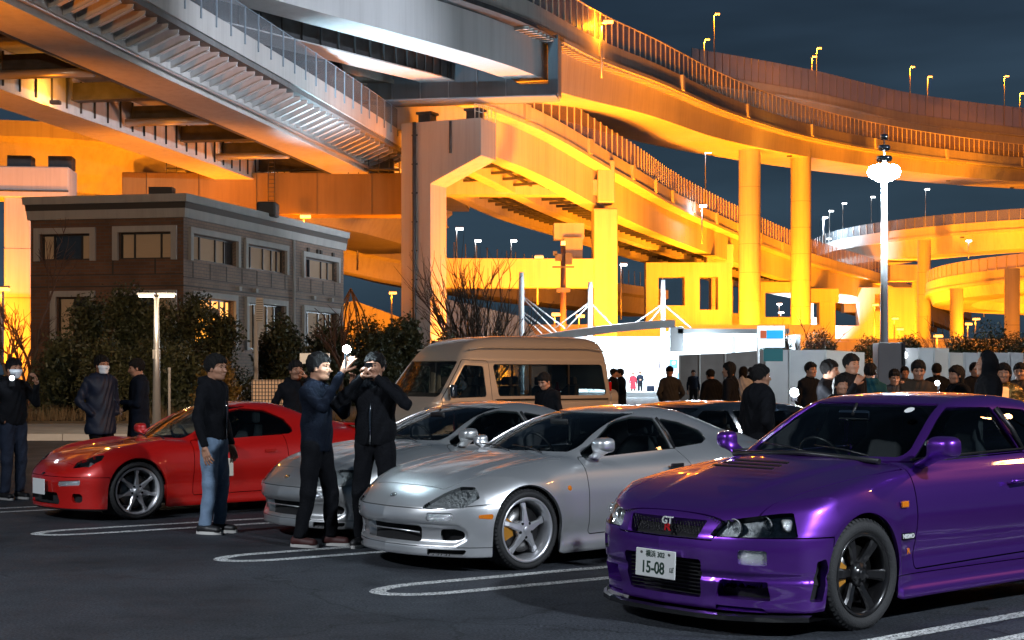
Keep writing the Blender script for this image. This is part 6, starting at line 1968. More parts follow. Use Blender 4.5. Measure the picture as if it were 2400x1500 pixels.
# low lit boundary wall of the road behind
lw = thing('boundary_wall', 'long low wall glowing yellow behind the white site fence', 'wall', (60, 152, 0), R(-1.5))
b = MB(); b.box((0, 0, 2.4), (92, .5, 4.7)); b.build('wall_face', M_CONC, lw)
b = MB(); b.box((0, -.1, 4.9), (92, .9, .25)); b.build('wall_coping', M_CONC, lw)
lw2 = thing('boundary_wall', 'orange wall low behind the shop masts and yellow portal frame', 'wall', (16, 150, 0))
b = MB(); b.box((0, 0, 3.2), (30, .5, 6.4)); b.build('wall_face', M_CONC, lw2)

# left background: nearest capped pier, curved ramp behind, column with ladder
lp = pier('pale pier with broad cap at the far left edge', (-32.2, 98), 1.75, 2.2, 13.2, rz=6, cap=(-4.2, 3.3, 12.9, 14.9, 3.0), mt=M_CONCP)
for x in (-3, 0, 2.6):
    b = MB(); b.box((x, 0, 15.3), (1.5, 1.4, .8)); b.build('bearing', M_STEELD, lp)
b = MB(); b.tube([(-4.2, -1.55, 13.3), (3.3, -1.55, 13.3)], .06, 5); b.build('service_pipe', M_STEELD, lp)
r9 = Road([(-70, 118, 20.6), (-46, 112, 20.6), (-33, 113, 20.4), (-22, 120, 19.8), (-12, 134, 19.2), (-6, 150, 18.6)], 60)
t9 = thing('elevated_road', 'curved road behind the left pier with a smooth glowing yellow underside', 'elevated road', (0, 0, 0))
r9.sec([(0, 0), (0, -1.2), (.6, -1.6), (2.4, -4.9), (9.5, -4.9), (11.0, -1.6), (11.5, -1.2), (11.5, 0)], 0).build('box_girder', M_CONC, t9)
rebase(t9, (-33, 113, 0))
cl = pier('square yellow column with an access ladder above the building roof', (-27.8, 116), 2.7, 2.6, 16.6)
b = MB()
for dx in (0, .6): b.tube([(-1.15 + dx, -1.4, 10), (-1.15 + dx, -1.4, 16.2)], .035, 5)
for z in range(18): b.tube([(-1.15, -1.4, 10.2 + z * .33), (-.55, -1.4, 10.2 + z * .33)], .025, 4)
o = b.build('ladder', M_STEELD, cl); o['kind'] = 'stuff'
b = MB(); b.tube([(.25, -1.42, 8), (.25, -1.42, 16)], .09, 6); b.build('drain_pipe', M_STEELD, cl)
# H10 small ramp right of the building
r10 = Road([(-26, 168, 18.2), (-14.5, 170, 15.9), (-4, 176, 14.6), (8, 190, 13.8), (22, 210, 13.2)], 50)
t10 = thing('elevated_road', 'small orange ramp seen between the brick building and the central pier', 'elevated road', (0, 0, 0))
r10.sec([(0, 0), (0, -1.2), (.8, -1.5), (1.4, -3.6), (6.5, -3.6), (7.4, -1.2), (7.4, 0)], 0).build('box_girder', M_CONC, t10)
repeat('fence_post', lambda: post_mb(.09, .09, 1.9), M_GALV, [(p[0], p[1]) for p in (r10.at(s, .1) for s in r10.every(1.6, 0))], t10)
rebase(t10, (-14.5, 170, 0))
# ------------------------------------------------------------------ lamps
for i, (px, py, D, h, lab) in enumerate(((1410, 52, 112, 4.2, 'orange road lamp nearest the top centre, on the highest road'), (1651, 93, 188, 8.5, 'shorter orange lamp of the first pair at upper right'),
        (1674, 33, 184, 12, 'tallest orange lamp of the first pair at upper right'), (1903, 133, 205, 10, 'shorter orange lamp of the second pair'), (1914, 113, 207, 11, 'taller orange lamp of the second pair'),
        (2133, 157, 216, 8.5, 'taller orange lamp of the third pair'), (2174, 180, 219, 7, 'shorter orange lamp of the third pair'), (2354, 179, 224, 8.5, 'taller orange lamp near the right edge'), (2390, 219, 225, 6, 'lowest orange lamp at the right edge'))):
    if i: D, h = D * 1.29, h * 1.25
    top = at(px, py, D)
    street_lamp(lab, (top.x, D, top.z - h), h, 'o', .5, 'orange road lamps', 2600)
for i, (px, py, D, h, lab) in enumerate(((1653, 357, 170, 9, 'white road lamp above the descending ramp'), (1070, 537, 150, 5, 'white lamp right of the central pier'), (1114, 565, 170, 5, 'small white lamp second right of the central pier'),
        (1198, 565, 175, 6, 'small white lamp third right of the central pier'), (838, 511, 150, 5.2, 'white lamp between the building and the central pier'), (1944, 495, 250, 8, 'white lamp above the far loop, left of the mast'),
        (1930, 510, 240, 6, 'bright white lamp at the left end of the far loop'), (1975, 477, 255, 9, 'thin white lamp second above the far loop'), (2042, 462, 255, 9, 'thin white lamp just left of the mast'), (2169, 444, 250, 8, 'thin white lamp right of the mast'),
        (1455, 621, 165, 6, 'white lamp right of the yellow portal frame'), (640, 386, 110, 4, 'white lamp on top of the portal beam'), (1663, 661, 190, 6, 'white lamp seen through the portal opening'))):
    top = at(px, py, D)
    street_lamp(lab, (top.x, D, top.z - h), h, 'w', .3, 'small white road lamps', 14000 if 'bright' in lab else 0)
for (px, py, D, lab) in ((1645, 483, 158, 'lamp on the parapet of the descending ramp'), (1260, 604, 126, 'lamp on the yellow portal beam'), (918, 687, 150, 'orange lamp low beside the central pier'), (1300, 738, 130, 'orange lamp left of the second shop mast'),
        (1357, 742, 132, 'orange lamp under the second shop mast'), (1740, 792, 120, 'pair lamp low at the foot of the first round pier'), (2050, 715, 190, 'orange lamp low left of the mast'), (2096, 747, 180, 'orange lamp right of the mast'), (2107, 772, 170, 'small orange lamp low right of the mast'),
        (2286, 748, 170, 'orange lamp below the lower spiral'), (2268, 760, 172, 'dim orange lamp below the lower spiral'), (2196, 788, 130, 'orange lamp above the site fence'), (2279, 665, 240, 'bright lamp on the lower spiral'), (2, 678, 90, 'orange lamp at the left edge'), (712, 508, 106, 'lamp under the portal beam')):
    top = at(px, py, D)
    h = min(4.0, top.z)
    street_lamp(lab, (top.x, D, top.z - h), h, 'w' if 'parapet' in lab or 'bright' in lab else 'o', .12, 'low glowing lamps among the ramps', 350)
# floodlights on the ground under the ramps: they light the concrete orange
FL = [((-26, 62, 1.2), (-25, 78, 17), 14000, 80), ((-23, 88, 1.2), (-22, 95, 17), 14000, 100), ((8, 106, 1.0), (9, 118, 22), 95000, 110), ((16, 128, 1.0), (17, 140, 25), 95000, 110), ((-36, 92, 1.0), (-34, 112, 17), 34000, 120), ((-27, 104, 1.0), (-24, 114, 17), 34000, 120), ((-14, 101, 1.0), (-14, 108, 15), 9000, 120),
      ((2.0, 108, 1.0), (1.5, 115, 18), 38000, 130), ((6.0, 118, 1.0), (7.0, 130, 15), 30000, 130), ((-1, 119, 1.0), (0, 127, 11), 26000, 130), ((12, 122, 1.0), (14, 128, 24), 60000, 110), ((13.5, 138, 1.0), (20, 152, 17), 42000, 130),
      ((23, 158, 1.0), (25, 165, 24), 95000, 120), ((31, 172, 1.0), (33, 182, 26), 90000, 120), ((24, 156, .8), (26.5, 168, 10), 42000, 120), ((33, 172, .8), (35.5, 182, 10), 42000, 120),
      ((42, 186, 1.0), (52, 205, 26), 105000, 120), ((18, 160, 1.0), (20, 172, 8), 22000, 130), ((38, 196, 1.0), (36, 206, 8), 22000, 130), ((50, 216, 1.0), (52, 232, 8), 26000, 130), ((60, 222, 1.0), (62, 240, 14), 36000, 130),
      ((58, 236, 1.0), (68, 232, 20), 90000, 130), ((84, 200, 1.0), (88, 215, 20), 80000, 130), ((56, 172, 1.0), (60, 182, 12), 50000, 130), ((66, 150, 1.0), (72, 160, 12), 50000, 130), ((80, 215, 1.0), (84, 235, 8), 36000, 130),
      ((-17, 158, 1.0), (-12, 172, 12), 26000, 130), ((70, 200, 1.0), (90, 230, 30), 90000, 120),
      ((30, 143, .8), (30, 151, 3), 9000, 150), ((44, 143, .8), (44, 151, 3), 9000, 150), ((58, 143, .8), (58, 151, 3), 9000, 150), ((72, 143, .8), (72, 151, 3), 9000, 150), ((10, 142, .8), (12, 150, 3), 9000, 150)]
FL += [((66, 138, 1.0), (70, 158, 9), 40000, 120), ((80, 170, 1.0), (78, 185, 14), 60000, 120), ((-23.5, 47, 1.2), (-21.5, 52.5, 15), 20000, 66), ((72, 182, 1.0), (84, 236, 31), 110000, 100), ((48, 196, 1.0), (60, 215, 30), 70000, 110), ((3.4, 105, 1.0), (-4.2, 104.8, 9), 42000, 110), ((30, 160, 1.0), (40, 200, 14), 60000, 110)]
for i, (l, tg, p, a) in enumerate(FL):
    p *= .80
    flood('orange floodlight standing on the ground under the ramps', l, tg, p, SODIUM, a)

# the lit mast of the car park, with spiked top
mast = thing('floodlight_mast', 'tall white mast with a blazing white floodlight cluster, right of centre', 'light mast', (15.45, 62, 0))
zt = 1.5 + (875 - 400) / 3500 * 62
b = MB(); b.tube([(0, 0, 0), (0, 0, zt)], [.19, .11], 14); b.build('mast_pole', mat('mast_white', (.65, .66, .68), rough=.4), mast)
b = MB(); b.lathe([(.001, -.05), (.45, .0), (.48, .12), (.12, .3), (.06, .5)], 20, 'Z', c=(0, 0, zt)); b.build('lamp_crown', M_GALV, mast)
for k in range(8):
    a = 2 * math.pi * k / 8
    b = MB(); b.lathe([(.001, -.30), (.2, -.2), (.28, 0), (.2, .2), (.001, .30)][::-1], 14, 'Z', c=(.42 * math.cos(a), .42 * math.sin(a), zt - .05)); b.build('lamp_globe', M_BULBS, mast)
b = MB(); b.lathe([(.001, -.42), (.35, -.3), (.5, 0), (.35, .3), (.001, .42)][::-1], 18, 'Z', c=(0, 0, zt - .1)); b.build('lamp_globe', M_BULBS, mast)
for k in range(3):
    b = MB(); b.lathe([(.3 - k * .08, k * .45 + .4), (.34 - k * .08, k * .45 + .5), (.3 - k * .08, k * .45 + .6)], 16, 'Z', c=(0, 0, zt)); b.build('bird_guard', M_CHROME, mast)
b = MB(); b.tube([(0, 0, zt), (0, 0, zt + 1.9)], [.07, .01], 8); b.build('finial', M_GALV, mast)
lamp('mast_light', (0, 0, zt - .75), 3000, COOL, .5, parent=mast)
flood('added white floodlight on the ground, brightening the steel girders', (-10.5, 84, 1.2), (-4.5, 90, 22), 42000, (.50, .82, 1.0), 62, .5, None)  # added uplight, hidden from view, for pale girder soffits
flood('added white floodlight on the ground, whitening the far loop', (45, 226, 1.2), (50, 240, 22), 90000, (.8, .92, 1.0), 70, .5, None)  # added uplight that whitens the left tip of the loop

# the same kind of mast outside the picture, to the right of the camera and to its left
def parking_mast(label, base, h, heads):
    t = thing('floodlight_mast', label, 'light mast', (base[0], base[1], 0), 0, 'car park floodlight masts outside the view')
    b = MB(); b.tube([(0, 0, 0), (0, 0, h)], [.17, .10], 12); b.build('mast_pole', M_GALV, t)
    for (tg, p, col, ang) in heads:
        d = (Vector(tg) - Vector((base[0], base[1], h))).normalized()
        b = MB(); c_ = d * .35; b.box((c_.x, c_.y, h + .1), (.5, .5, .25)); b.build('lamp_head', M_GALV, t)
        o = lamp('mast_light', (c_.x, c_.y, h - .1), p, col, .35, 'SPOT', t, d.to_track_quat('-Z', 'Y').to_euler(), R(ang), .7)
    return t
parking_mast('car park mast with white floodlights right of the camera', (9.5, 0.5), 8.5, [((1.5, 10, 0), 5600, (.80, .90, 1.0), 75), ((-4, 15, 0), 4800, (.82, .90, 1.0), 60)])
parking_mast('car park mast with warm and white floodlights left of the camera', (-13, 3.0), 10, [((0, 11, .6), 8500, (.86, .92, 1.0), 70), ((-13, 46, 3), 26000, (1.0, .74, .50), 60)])
parking_mast('added far mast out of view, lighting the bridge sides', (34, 42), 14, [((-12.5, 80, 19), 170000, (.78, .86, 1.0), 27), ((12, 68, 1), 9000, (.85, .9, 1.0), 80)])  # added mast, placed unseen to whiten the bridge sides

parking_mast('sodium lamp mast to the right of the rows, warming the van and the crowd', (19, 15), 9.0, [((0, 28, 1), 17000, (1.0, .46, .16), 60), ((3, 13, 0.5), 350, (1.0, .46, .16), 70)])

for (px, py, D, lab) in ((1850, 366, 164, 'small lamp fixed under the highest road beside the round piers'), (2222, 424, 210, 'first small lamp under the highest road near the right edge'), (2372, 440, 226, 'second small lamp under the highest road near the right edge'),
        (130, 240, 76, 'small lamp under the left elevated road'), (2255, 556, 205, 'small lamp under the higher spiral ramp'), (1735, 745, 186, 'small lamp under the portal opening')):
    p = at(px, py, D)
    t = thing('under_deck_lamp', lab, 'lamp', p, 0, 'lamps fixed under the decks')
    b = MB(); b.box((0, 0, 0), (.5, .4, .16)); b.build('lamp_housing', M_STEELD, t)
    l = lamp('deck_light', (0, 0, .22), 380, (1.0, .36, .03), .12, parent=t)
for (px, py, D, k) in ((2020, 600, 270, 'w'), (2105, 574, 262, 'w'), (1942, 560, 248, 'w'), (2300, 648, 300, 'w'), (2338, 650, 310, 'w'), (2330, 677, 290, 'w'), (1826, 713, 215, 'w'), (1830, 733, 212, 'w'), (2194, 665, 240, 'o'), (2150, 566, 230, 'o'), (2283, 690, 250, 'o'), (2306, 708, 250, 'o'), (2270, 565, 215, 'w')):
    p = at(px, py, D)
    street_lamp('tiny distant %s lamp %s, %s' % ('white' if k == 'w' else 'orange', {2020: 'just left of the mast', 2105: 'right of the mast', 1942: 'under the tip of the higher loop', 2300: 'inside the lower loop', 2338: 'inside the lower loop', 2330: 'inside the lower loop', 1826: 'in the portal opening', 1830: 'in the portal opening', 2194: 'at the tip of the lower loop', 2150: 'under the higher loop', 2283: 'behind the lower loop', 2306: 'behind the lower loop', 2270: 'on the lower loop railing'}[px], {2300: 'leftmost of three', 2338: 'rightmost of three', 2330: 'lowest of three', 1826: 'the upper one', 1830: 'the lower one', 2283: 'left one', 2306: 'right one'}.get(px, 'standing alone')), (p.x, D, p.z - 2.5), 2.5, k, .05, 'tiny distant lamps', 0)
# ------------------------------------------------------------------ brick building
def brick_mat(name, col, col2, sc):
    m = bpy.data.materials.new(name); m.use_nodes = True
    t = m.node_tree; b = t.nodes['Principled BSDF']; b.inputs['Roughness'].default_value = .8
    uv = t.nodes.new('ShaderNodeTexCoord'); n = t.nodes.new('ShaderNodeTexBrick')
    mp_ = t.nodes.new('ShaderNodeMapping')
    t.links.new(uv.outputs['UV'], mp_.inputs[0]); t.links.new(mp_.outputs[0], n.inputs['Vector'])
    n.inputs['Scale'].default_value = sc; n.inputs['Color1'].default_value = (*col, 1); n.inputs['Color2'].default_value = (*col2, 1); n.inputs['Mortar'].default_value = (.11, .10, .09, 1)
    n.inputs['Mortar Size'].default_value = .012; n.inputs['Brick Width'].default_value = .45; n.inputs['Row Height'].default_value = .14
    nn = t.nodes.new('ShaderNodeTexNoise'); nn.inputs['Scale'].default_value = .8; nn.inputs['Detail'].default_value = 6
    t.links.new(uv.outputs['Object'], nn.inputs['Vector'])
    r = t.nodes.new('ShaderNodeMapRange'); r.inputs['From Min'].default_value = .3; r.inputs['From Max'].default_value = .7; r.inputs['To Min'].default_value = .75; r.inputs['To Max'].default_value = 1.2
    t.links.new(nn.outputs['Fac'], r.inputs['Value'])
    v = t.nodes.new('ShaderNodeVectorMath'); v.operation = 'SCALE'; t.links.new(n.outputs['Color'], v.inputs[0]); t.links.new(r.outputs[0], v.inputs['Scale']); t.links.new(v.outputs[0], b.inputs['Base Color'])
    bp = t.nodes.new('ShaderNodeBump'); bp.inputs['Strength'].default_value = .4; bp.inputs['Distance'].default_value = .01; t.links.new(n.outputs['Fac'], bp.inputs['Height']); bp.invert = True
    t.links.new(bp.outputs[0], b.inputs['Normal'])
    return m
M_BRICK = brick_mat('brown_tile', (.17, .085, .048), (.13, .065, .038), 1.0)
M_TILEG = brick_mat('grey_tile', (.26, .175, .13), (.22, .15, .11), 1.0)
M_TRIM = conc('pale_trim', (.40, .385, .36), sc=.8, amt=.08)
M_DTRIM = mat('dark_band', (.05, .042, .035), rough=.7)
M_WFRAME = mat('window_frame_dark', (.03, .028, .026), rough=.4)
def pane_mat(name, col, em=None, es=0):
    return mat(name, col, rough=.08, coat=.6, noise=(1.5, .25), emit=em, est=es)
M_BLIND = mat('drawn_blind_glow', (.30, .22, .15), rough=.8, noise=(30, .08, 2, (.05, .05, 4)), emit=(1.0, .55, .25), est=.045)  # faint emission puts window light into the blind colour
M_PANE = pane_mat('night_pane', (.03, .035, .04))

bl = thing('brick_building', 'two storey brown brick building with pale framed windows and flat cornice', 'building', (-13.64, 62, 0), 0)
ZT = 8.95
def facade(p0, p1, name, wallmat, windows, z0=0, z1=ZT - .95):
    """wall from p0 to p1 (plan points) with window openings (a0, a1, zb, zt) along it; the outside is to the right of p0->p1"""
    p0 = np.array(p0, float); p1 = np.array(p1, float); L = np.linalg.norm(p1 - p0); u = (p1 - p0) / L; n = np.array([u[1], -u[0]])
    org = np.array([-13.64, 62.0])
    def W(a, out, z): q = p0 + u * a + n * out - org; return (q[0], q[1], z)
    xs = sorted(set([0, L] + [w[0] for w in windows] + [w[1] for w in windows])); zs = sorted(set([z0, z1] + [w[2] for w in windows] + [w[3] for w in windows]))
    V = []; Fc = []; uvs = []
    for i in range(len(xs) - 1):
        for j in range(len(zs) - 1):
            cx, cz = (xs[i] + xs[i + 1]) / 2, (zs[j] + zs[j + 1]) / 2
            if any(w[0] < cx < w[1] and w[2] < cz < w[3] for w in windows): continue
            b = len(V)
            for a, z in ((xs[i], zs[j]), (xs[i + 1], zs[j]), (xs[i + 1], zs[j + 1]), (xs[i], zs[j + 1])): V.append(W(a, 0, z)); uvs.append((a, z))
            Fc.append((b, b + 1, b + 2, b + 3))
    for (a0, a1, zb, zt) in windows:          # reveals
        for (A, B) in (((a0, zb), (a1, zb)), ((a1, zb), (a1, zt)), ((a1, zt), (a0, zt)), ((a0, zt), (a0, zb))):
            b = len(V); V += [W(A[0], 0, A[1]), W(B[0], 0, B[1]), W(B[0], -.22, B[1]), W(A[0], -.22, A[1])]; uvs += [(A[0], A[1]), (B[0], B[1]), (B[0] + .1, B[1] + .1), (A[0] + .1, A[1] + .1)]
            Fc.append((b, b + 1, b + 2, b + 3))
    me = bpy.data.meshes.new('wall'); me.from_pydata(V, [], Fc); me.materials.append(wallmat)
    ul = me.uv_layers.new(name='UVMap'); k = 0
    for p in me.polygons:
        for vi in p.vertices: ul.data[k].uv = uvs[vi]; k += 1
    me.update(); o = link(bpy.data.objects.new('wall', me)); o.parent = bl
    return W, L
def boxW(W, a0, a1, o0, o1, z0, z1, mb=None):
    mb = mb or MB()
    V = [W(a, o, z) for z in (z0, z1) for o in (o0, o1) for a in (a0, a1)]
    return mb.add(V, [(0, 2, 3, 1), (4, 5, 7, 6), (0, 1, 5, 4), (2, 6, 7, 3), (0, 4, 6, 2), (1, 3, 7, 5)])
def window(W, a0, a1, zb, zt, muls, blind=True, surround=True, sill=False, pm=None):
    f = boxW(W, a0, a1, -.24, -.16, zb, zb + .06); boxW(W, a0, a1, -.24, -.16, zt - .06, zt, f)
    boxW(W, a0, a0 + .06, -.24, -.16, zb + .06, zt - .06, f); boxW(W, a1 - .06, a1, -.24, -.16, zb + .06, zt - .06, f)
    fo = f.build('window', M_WFRAME, bl)
    ed = [a0 + .06] + [a0 + (a1 - a0) * m for m in muls] + [a1 - .06]
    for m in muls: boxW(W, a0 + (a1 - a0) * m - .035, a0 + (a1 - a0) * m + .035, -.235, -.14, zb + .06, zt - .06).build('mullion', M_WFRAME, fo)
    for i in range(len(ed) - 1):
        rnd = random.Random(int(a0 * 100 + i * 7 + zb * 31))
        mt_ = pm or (M_BLIND if (blind and rnd.random() < .72) else M_PANE)
        boxW(W, ed[i] + .03, ed[i + 1] - .03, -.225, -.215, zb + .06, zt - .06).build('pane', mt_, fo)
    if surround:
        s = boxW(W, a0 - .26, a1 + .26, .0, .13, zt + .02, zt + .27); boxW(W, a0 - .26, a0 - .02, .0, .13, zb - .05, zt + .02, s); boxW(W, a1 + .02, a1 + .26, .0, .13, zb - .05, zt + .02, s)
        s.build('window_surround', M_TRIM, fo)
    if sill: boxW(W, a0 - .1, a1 + .1, -.02, .12, zb - .12, zb - .02).build('sill', M_TRIM, fo)
CORN = np.array([-13.64, 62.0]); LEFT = np.array([-20.4, 63.3]); RIGHT = np.array([-8.9, 78.9])
# left (camera facing) brick face; outside is towards the camera
zw0, zw1 = 6.28, 7.36
# left face: from LEFT to CORN, u points right, n = (u1, -u0) points toward the camera
wl = [(.45, 2.72, zw0, zw1), (4.02, 6.35, zw0, zw1 + .02), (1.2, 2.7, 2.9, 4.7), (4.1, 6.35, 2.9, 4.7)]
W, L = facade(LEFT, CORN, 'l', M_BRICK, wl)
window(W, *wl[0], (.25, .80)); window(W, *wl[1], (.27, .78))
window(W, *wl[2], (.5,)); window(W, *wl[3], (.35, .7))
for (z, mt_, o, h) in ((5.12, M_DTRIM, .012, .05), (5.62, M_DTRIM, .012, .04)):
    boxW(W, 0, L, 0, o, z, z + h).build('string_course', mt_, bl)
for a in (3.7, 5.6): boxW(W, a, a + .07, 0, .02, 5.66, zw0).build('panel_joint', M_DTRIM, bl)
# right face
wr = [(.68, 4.86, zw0, zw1), (5.9, 10.1, zw0, zw1), (12.36, 16.6, zw0, zw1 - .1), (.9, 4.6, 2.6, 4.7), (6.0, 10.0, 2.6, 4.7), (12.4, 16.6, 2.2, 4.6)]
W, L = facade(CORN, RIGHT, 'r', M_TILEG, wr)
for i, w in enumerate(wr):
    window(W, *w, (.18, .5, .72, .86) if i % 2 else (.25, .6, .8), pm=mat('lit_pane', (.4, .3, .2), emit=(1.0, .42, .08), est=1.6) if i == 3 else None)
for (z, h) in ((5.12, .05), (5.50, .04)):
    boxW(W, 0, L, 0, .015, z, z + h).build('string_course', M_DTRIM, bl)
for a in np.arange(.8, L, 1.55): boxW(W, a, a + .05, 0, .018, 5.54, 6.2).build('panel_joint', M_DTRIM, bl)
for a in (12.7, 13.9, 14.3, 15.9): boxW(W, a, a + .22, 0, .10, 7.52, 7.75).build('vent_hood', M_DTRIM, bl)
for a, z in ((4.9, 5.2), (13.3, 5.2), (15.6, 5.2), (6.6, 5.2)): boxW(W, a, a + .25, 0, .16, z, z + .18).build('wall_fitting', M_TRIM, bl)
b = MB(); b.tube([W(10.9, .12, 0), W(10.9, .12, 7.95)], .07, 8); b.build('drain_pipe', M_TRIM, bl)
# backs and roof
BACK = LEFT + (RIGHT - CORN)
m = MB()
pl = [LEFT - CORN, RIGHT - CORN, BACK - CORN]
m.add([(*(RIGHT - CORN), 0), (*(BACK - CORN), 0), (*(BACK - CORN), ZT - .3), (*(RIGHT - CORN), ZT - .3), (*(LEFT - CORN), 0), (*(LEFT - CORN), ZT - .3)], [(0, 1, 2, 3), (1, 4, 5, 2)])
m.build('rear_wall', M_BRICK, bl)
m = MB(); m.add([(0, 0, ZT - .25), (*(RIGHT - CORN), ZT - .25), (*(BACK - CORN), ZT - .25), (*(LEFT - CORN), ZT - .25)], [(0, 1, 2, 3)]); m.build('roof', M_DTRIM, bl)
# the cornice, in three mitred rings
def ring(o0, z0, o1, z1, name, mt_):
    c = [np.array(CORN), np.array(RIGHT), np.array(BACK), np.array(LEFT)]
    def off(o):
        out = []
        for i in range(4):
            a, b_, d = c[i - 1], c[i], c[(i + 1) % 4]
            e1 = (b_ - a) / np.linalg.norm(b_ - a); e2 = (d - b_) / np.linalg.norm(d - b_)
            n1 = np.array([e1[1], -e1[0]]); n2 = np.array([e2[1], -e2[0]])
            bis = n1 + n2; out.append(b_ + bis * (o * 2 / (bis @ bis)) - CORN)
        return out
    A = off(o0); B = off(o1); I = off(-.3)
    V = [(*p, z0) for p in A] + [(*p, z1) for p in B] + [(*p, z0) for p in I] + [(*p, z1) for p in I]
    Fc = []
    for i in range(4):
        j = (i + 1) % 4
        Fc += [(i, j, 4 + j, 4 + i), (4 + i, 4 + j, 12 + j, 12 + i), (8 + i, 8 + j, j, i), (12 + i, 12 + j, 8 + j, 8 + i)]
    m = MB(); m.add(V, Fc); m.build(name, mt_, bl)
ring(.10, 7.98, .14, 8.36, 'cornice', M_TRIM)
ring(.15, 8.36, .17, 8.62, 'cornice', M_DTRIM)
ring(.24, 8.62, .26, 8.95, 'cornice', M_TRIM)
b = MB(); b.box((2.2, 8.0, 9.15), (.9, 1.2, .7)); bevel(b.build('roof_vent', M_DTRIM, bl), .1)
b = MB(); b.box((-1.4, 2.2, 9.2), (1.0, .7, .55)); b.build('roof_unit', M_DTRIM, bl)
# glass entrance with poster panel under the building's right end
ks = thing('lit_kiosk', 'narrow lit entrance with patterned glass, behind the conifers', 'kiosk', (-12.05, 58, 0))
b = MB(); b.box((0, 0, 2.0), (1.35, .3, 4.0)); b.build('frame', M_WFRAME, ks)
b = MB(); b.box((.05, -.16, 1.45), (1.1, .02, 2.3)); b.build('glass_panel', mat('patterned_panel', (.45, .33, .30), rough=.3, noise=(9, .5), emit=(.8, .45, .35), est=.22), ks)
b = MB(); b.box((.15, -.16, 3.2), (.75, .02, .95)); b.build('lit_window', mat('lit_window', (.6, .3, .08), noise=(6, .5), emit=(1.0, .38, .04), est=1.8), ks)

# ------------------------------------------------------------------ white lit shop with masts and stays
M_SHOPW = mat('shop_white', (.72, .75, .77), rough=.5)
M_SHOPR = mat('shop_roof', (.40, .41, .42), rough=.5, noise=(.6, .12))
M_SHOPE = mat('lit_ceiling_panel', (.9, .95, 1), emit=(.80, .94, 1.0), est=5)
sh = thing('shop', 'brilliantly lit white roadside shop with low sloping canopy roof', 'shop', (9.0, 96, 0))
b = MB(); b.box((1.5, 6, 2.0), (16, .3, 4.0)); b.build('rear_wall', M_SHOPW, sh)
b = MB(); b.box((9.4, 3, 2.0), (.3, 6, 4.0)); b.build('side_wall', M_SHOPW, sh)
b = MB(); b.box((1.5, 3, .15), (16, 6, .3)); b.build('floor', M_SHOPW, sh)
# canopy: swept roof rising to the right then stepping down
m = MB()
xs = np.linspace(-8.6, 1.2, 14); 
V = []
for x in xs:
    z = 3.35 + (x + 8.6) / 9.8 * 1.15 - .012 * (x + 3)**2 * .6
    for (y, dz) in ((-2.6, .0), (-2.6, .5), (6, .75), (6, .25)): V.append((x, y, z + dz))
m.add(V, [(i * 4 + j, i * 4 + 4 + j, i * 4 + 4 + (j + 1) % 4, i * 4 + (j + 1) % 4) for i in range(13) for j in range(4)] + [(3, 2, 1, 0), (52, 53, 54, 55)])
m.build('canopy_roof', mat('canopy_pale', (.58, .60, .62), rough=.5), sh)
b = MB(); b.box((4.9, 1.6, 4.15), (7.0, 8.0, .3)); b.build('canopy_roof', M_SHOPW, sh)
b = MB(); b.box((1.35, -2.0, 3.65), (.85, .8, 1.55)); bevel(b.build('hanging_box', M_SHOPW, sh), .04)
b = MB(); b.box((-2.4, 2.0, 3.30), (9.4, 5.5, .05)); b.build('ceiling_panel', M_SHOPE, sh)
b = MB(); b.box((5.0, 2.2, 3.94), (6.0, 5.5, .05)); b.build('ceiling_panel', M_SHOPE, sh)
for x in (-6.4, -3.4, -.4): b = MB(); b.box((x, 5.8, 1.7), (.08, .1, 3.0)); b.build('wall_joint', M_SHOPR, sh)
b = MB(); b.box((-2, 5.82, 3.0), (10, .06, .05)); b.build('wall_joint', M_SHOPR, sh)
def poster(x, z, w, h, mt_, name='poster'):
    b = MB(); b.box((x, 5.78, z), (w, .05, h)); b.build(name, mt_, sh)
poster(1.25, 2.15, .5, .62, mat('poster_grey', (.22, .17, .20))); poster(1.12, 2.02, .14, .34, M_SHOPW, 'poster_picture'); poster(2.0, 2.15, .55, .62, mat('poster_blue', (.04, .14, .26)))
b = MB(); b.lathe([(.001, .01), (.13, .01), (.13, 0)], 16, 'Y', c=(2.02, 5.73, 2.22)); b.build('poster_picture', M_SHOPW, sh)
poster(3.9, 1.75, .9, 1.3, mat('panel_grey', (.30, .29, .30))); poster(2.7, 1.25, .9, .55, mat('panel_blue', (.12, .26, .42)))
poster(3.5, .55, 1.9, 1.15, mat('panel_beige', (.42, .34, .28), noise=(1.2, .3)))
b = MB(); b.box((5.15, -.4, 2.0), (.28, .28, 4.0)); b.build('post', M_SHOPW, sh)
b = MB(); b.box((-6.3, -1.9, .85), (.05, .05, .9)); b.build('bollard', M_SHOPR, sh)
b = MB(); b.box((7.2, .2, 2.75), (3.2, 2.2, .14)); b.build('door_canopy', M_SHOPW, sh)
b = MB(); b.box((7.0, -.85, 2.62), (2.8, .06, .12)); b.build('light_strip', M_SHOPE, sh)
b = MB(); b.box((6.7, .9, 1.4), (.9, .1, 2.5)); b.build('lit_door', mat('lit_door', (.8, .85, .88), emit=(.75, .9, 1.0), est=.9), sh)
b = MB(); b.box((8.1, .95, 1.0), (1.3, .1, 1.9)); b.build('orange_panel', mat('orange_panel', (.45, .20, .08)), sh)
for x, p in ((-5, 800), (-1.5, 900), (2.6, 750), (5.6, 450)):
    lamp('shop_light', (x, 1.0, 3.0), p, COOL, .6, parent=sh)
lamp('canopy_light', (3.0, -2.6, 2.9), 500, COOL, .4, parent=sh)
M_MASTW = mat('mast_lit_white', (.80, .82, .84), rough=.5)
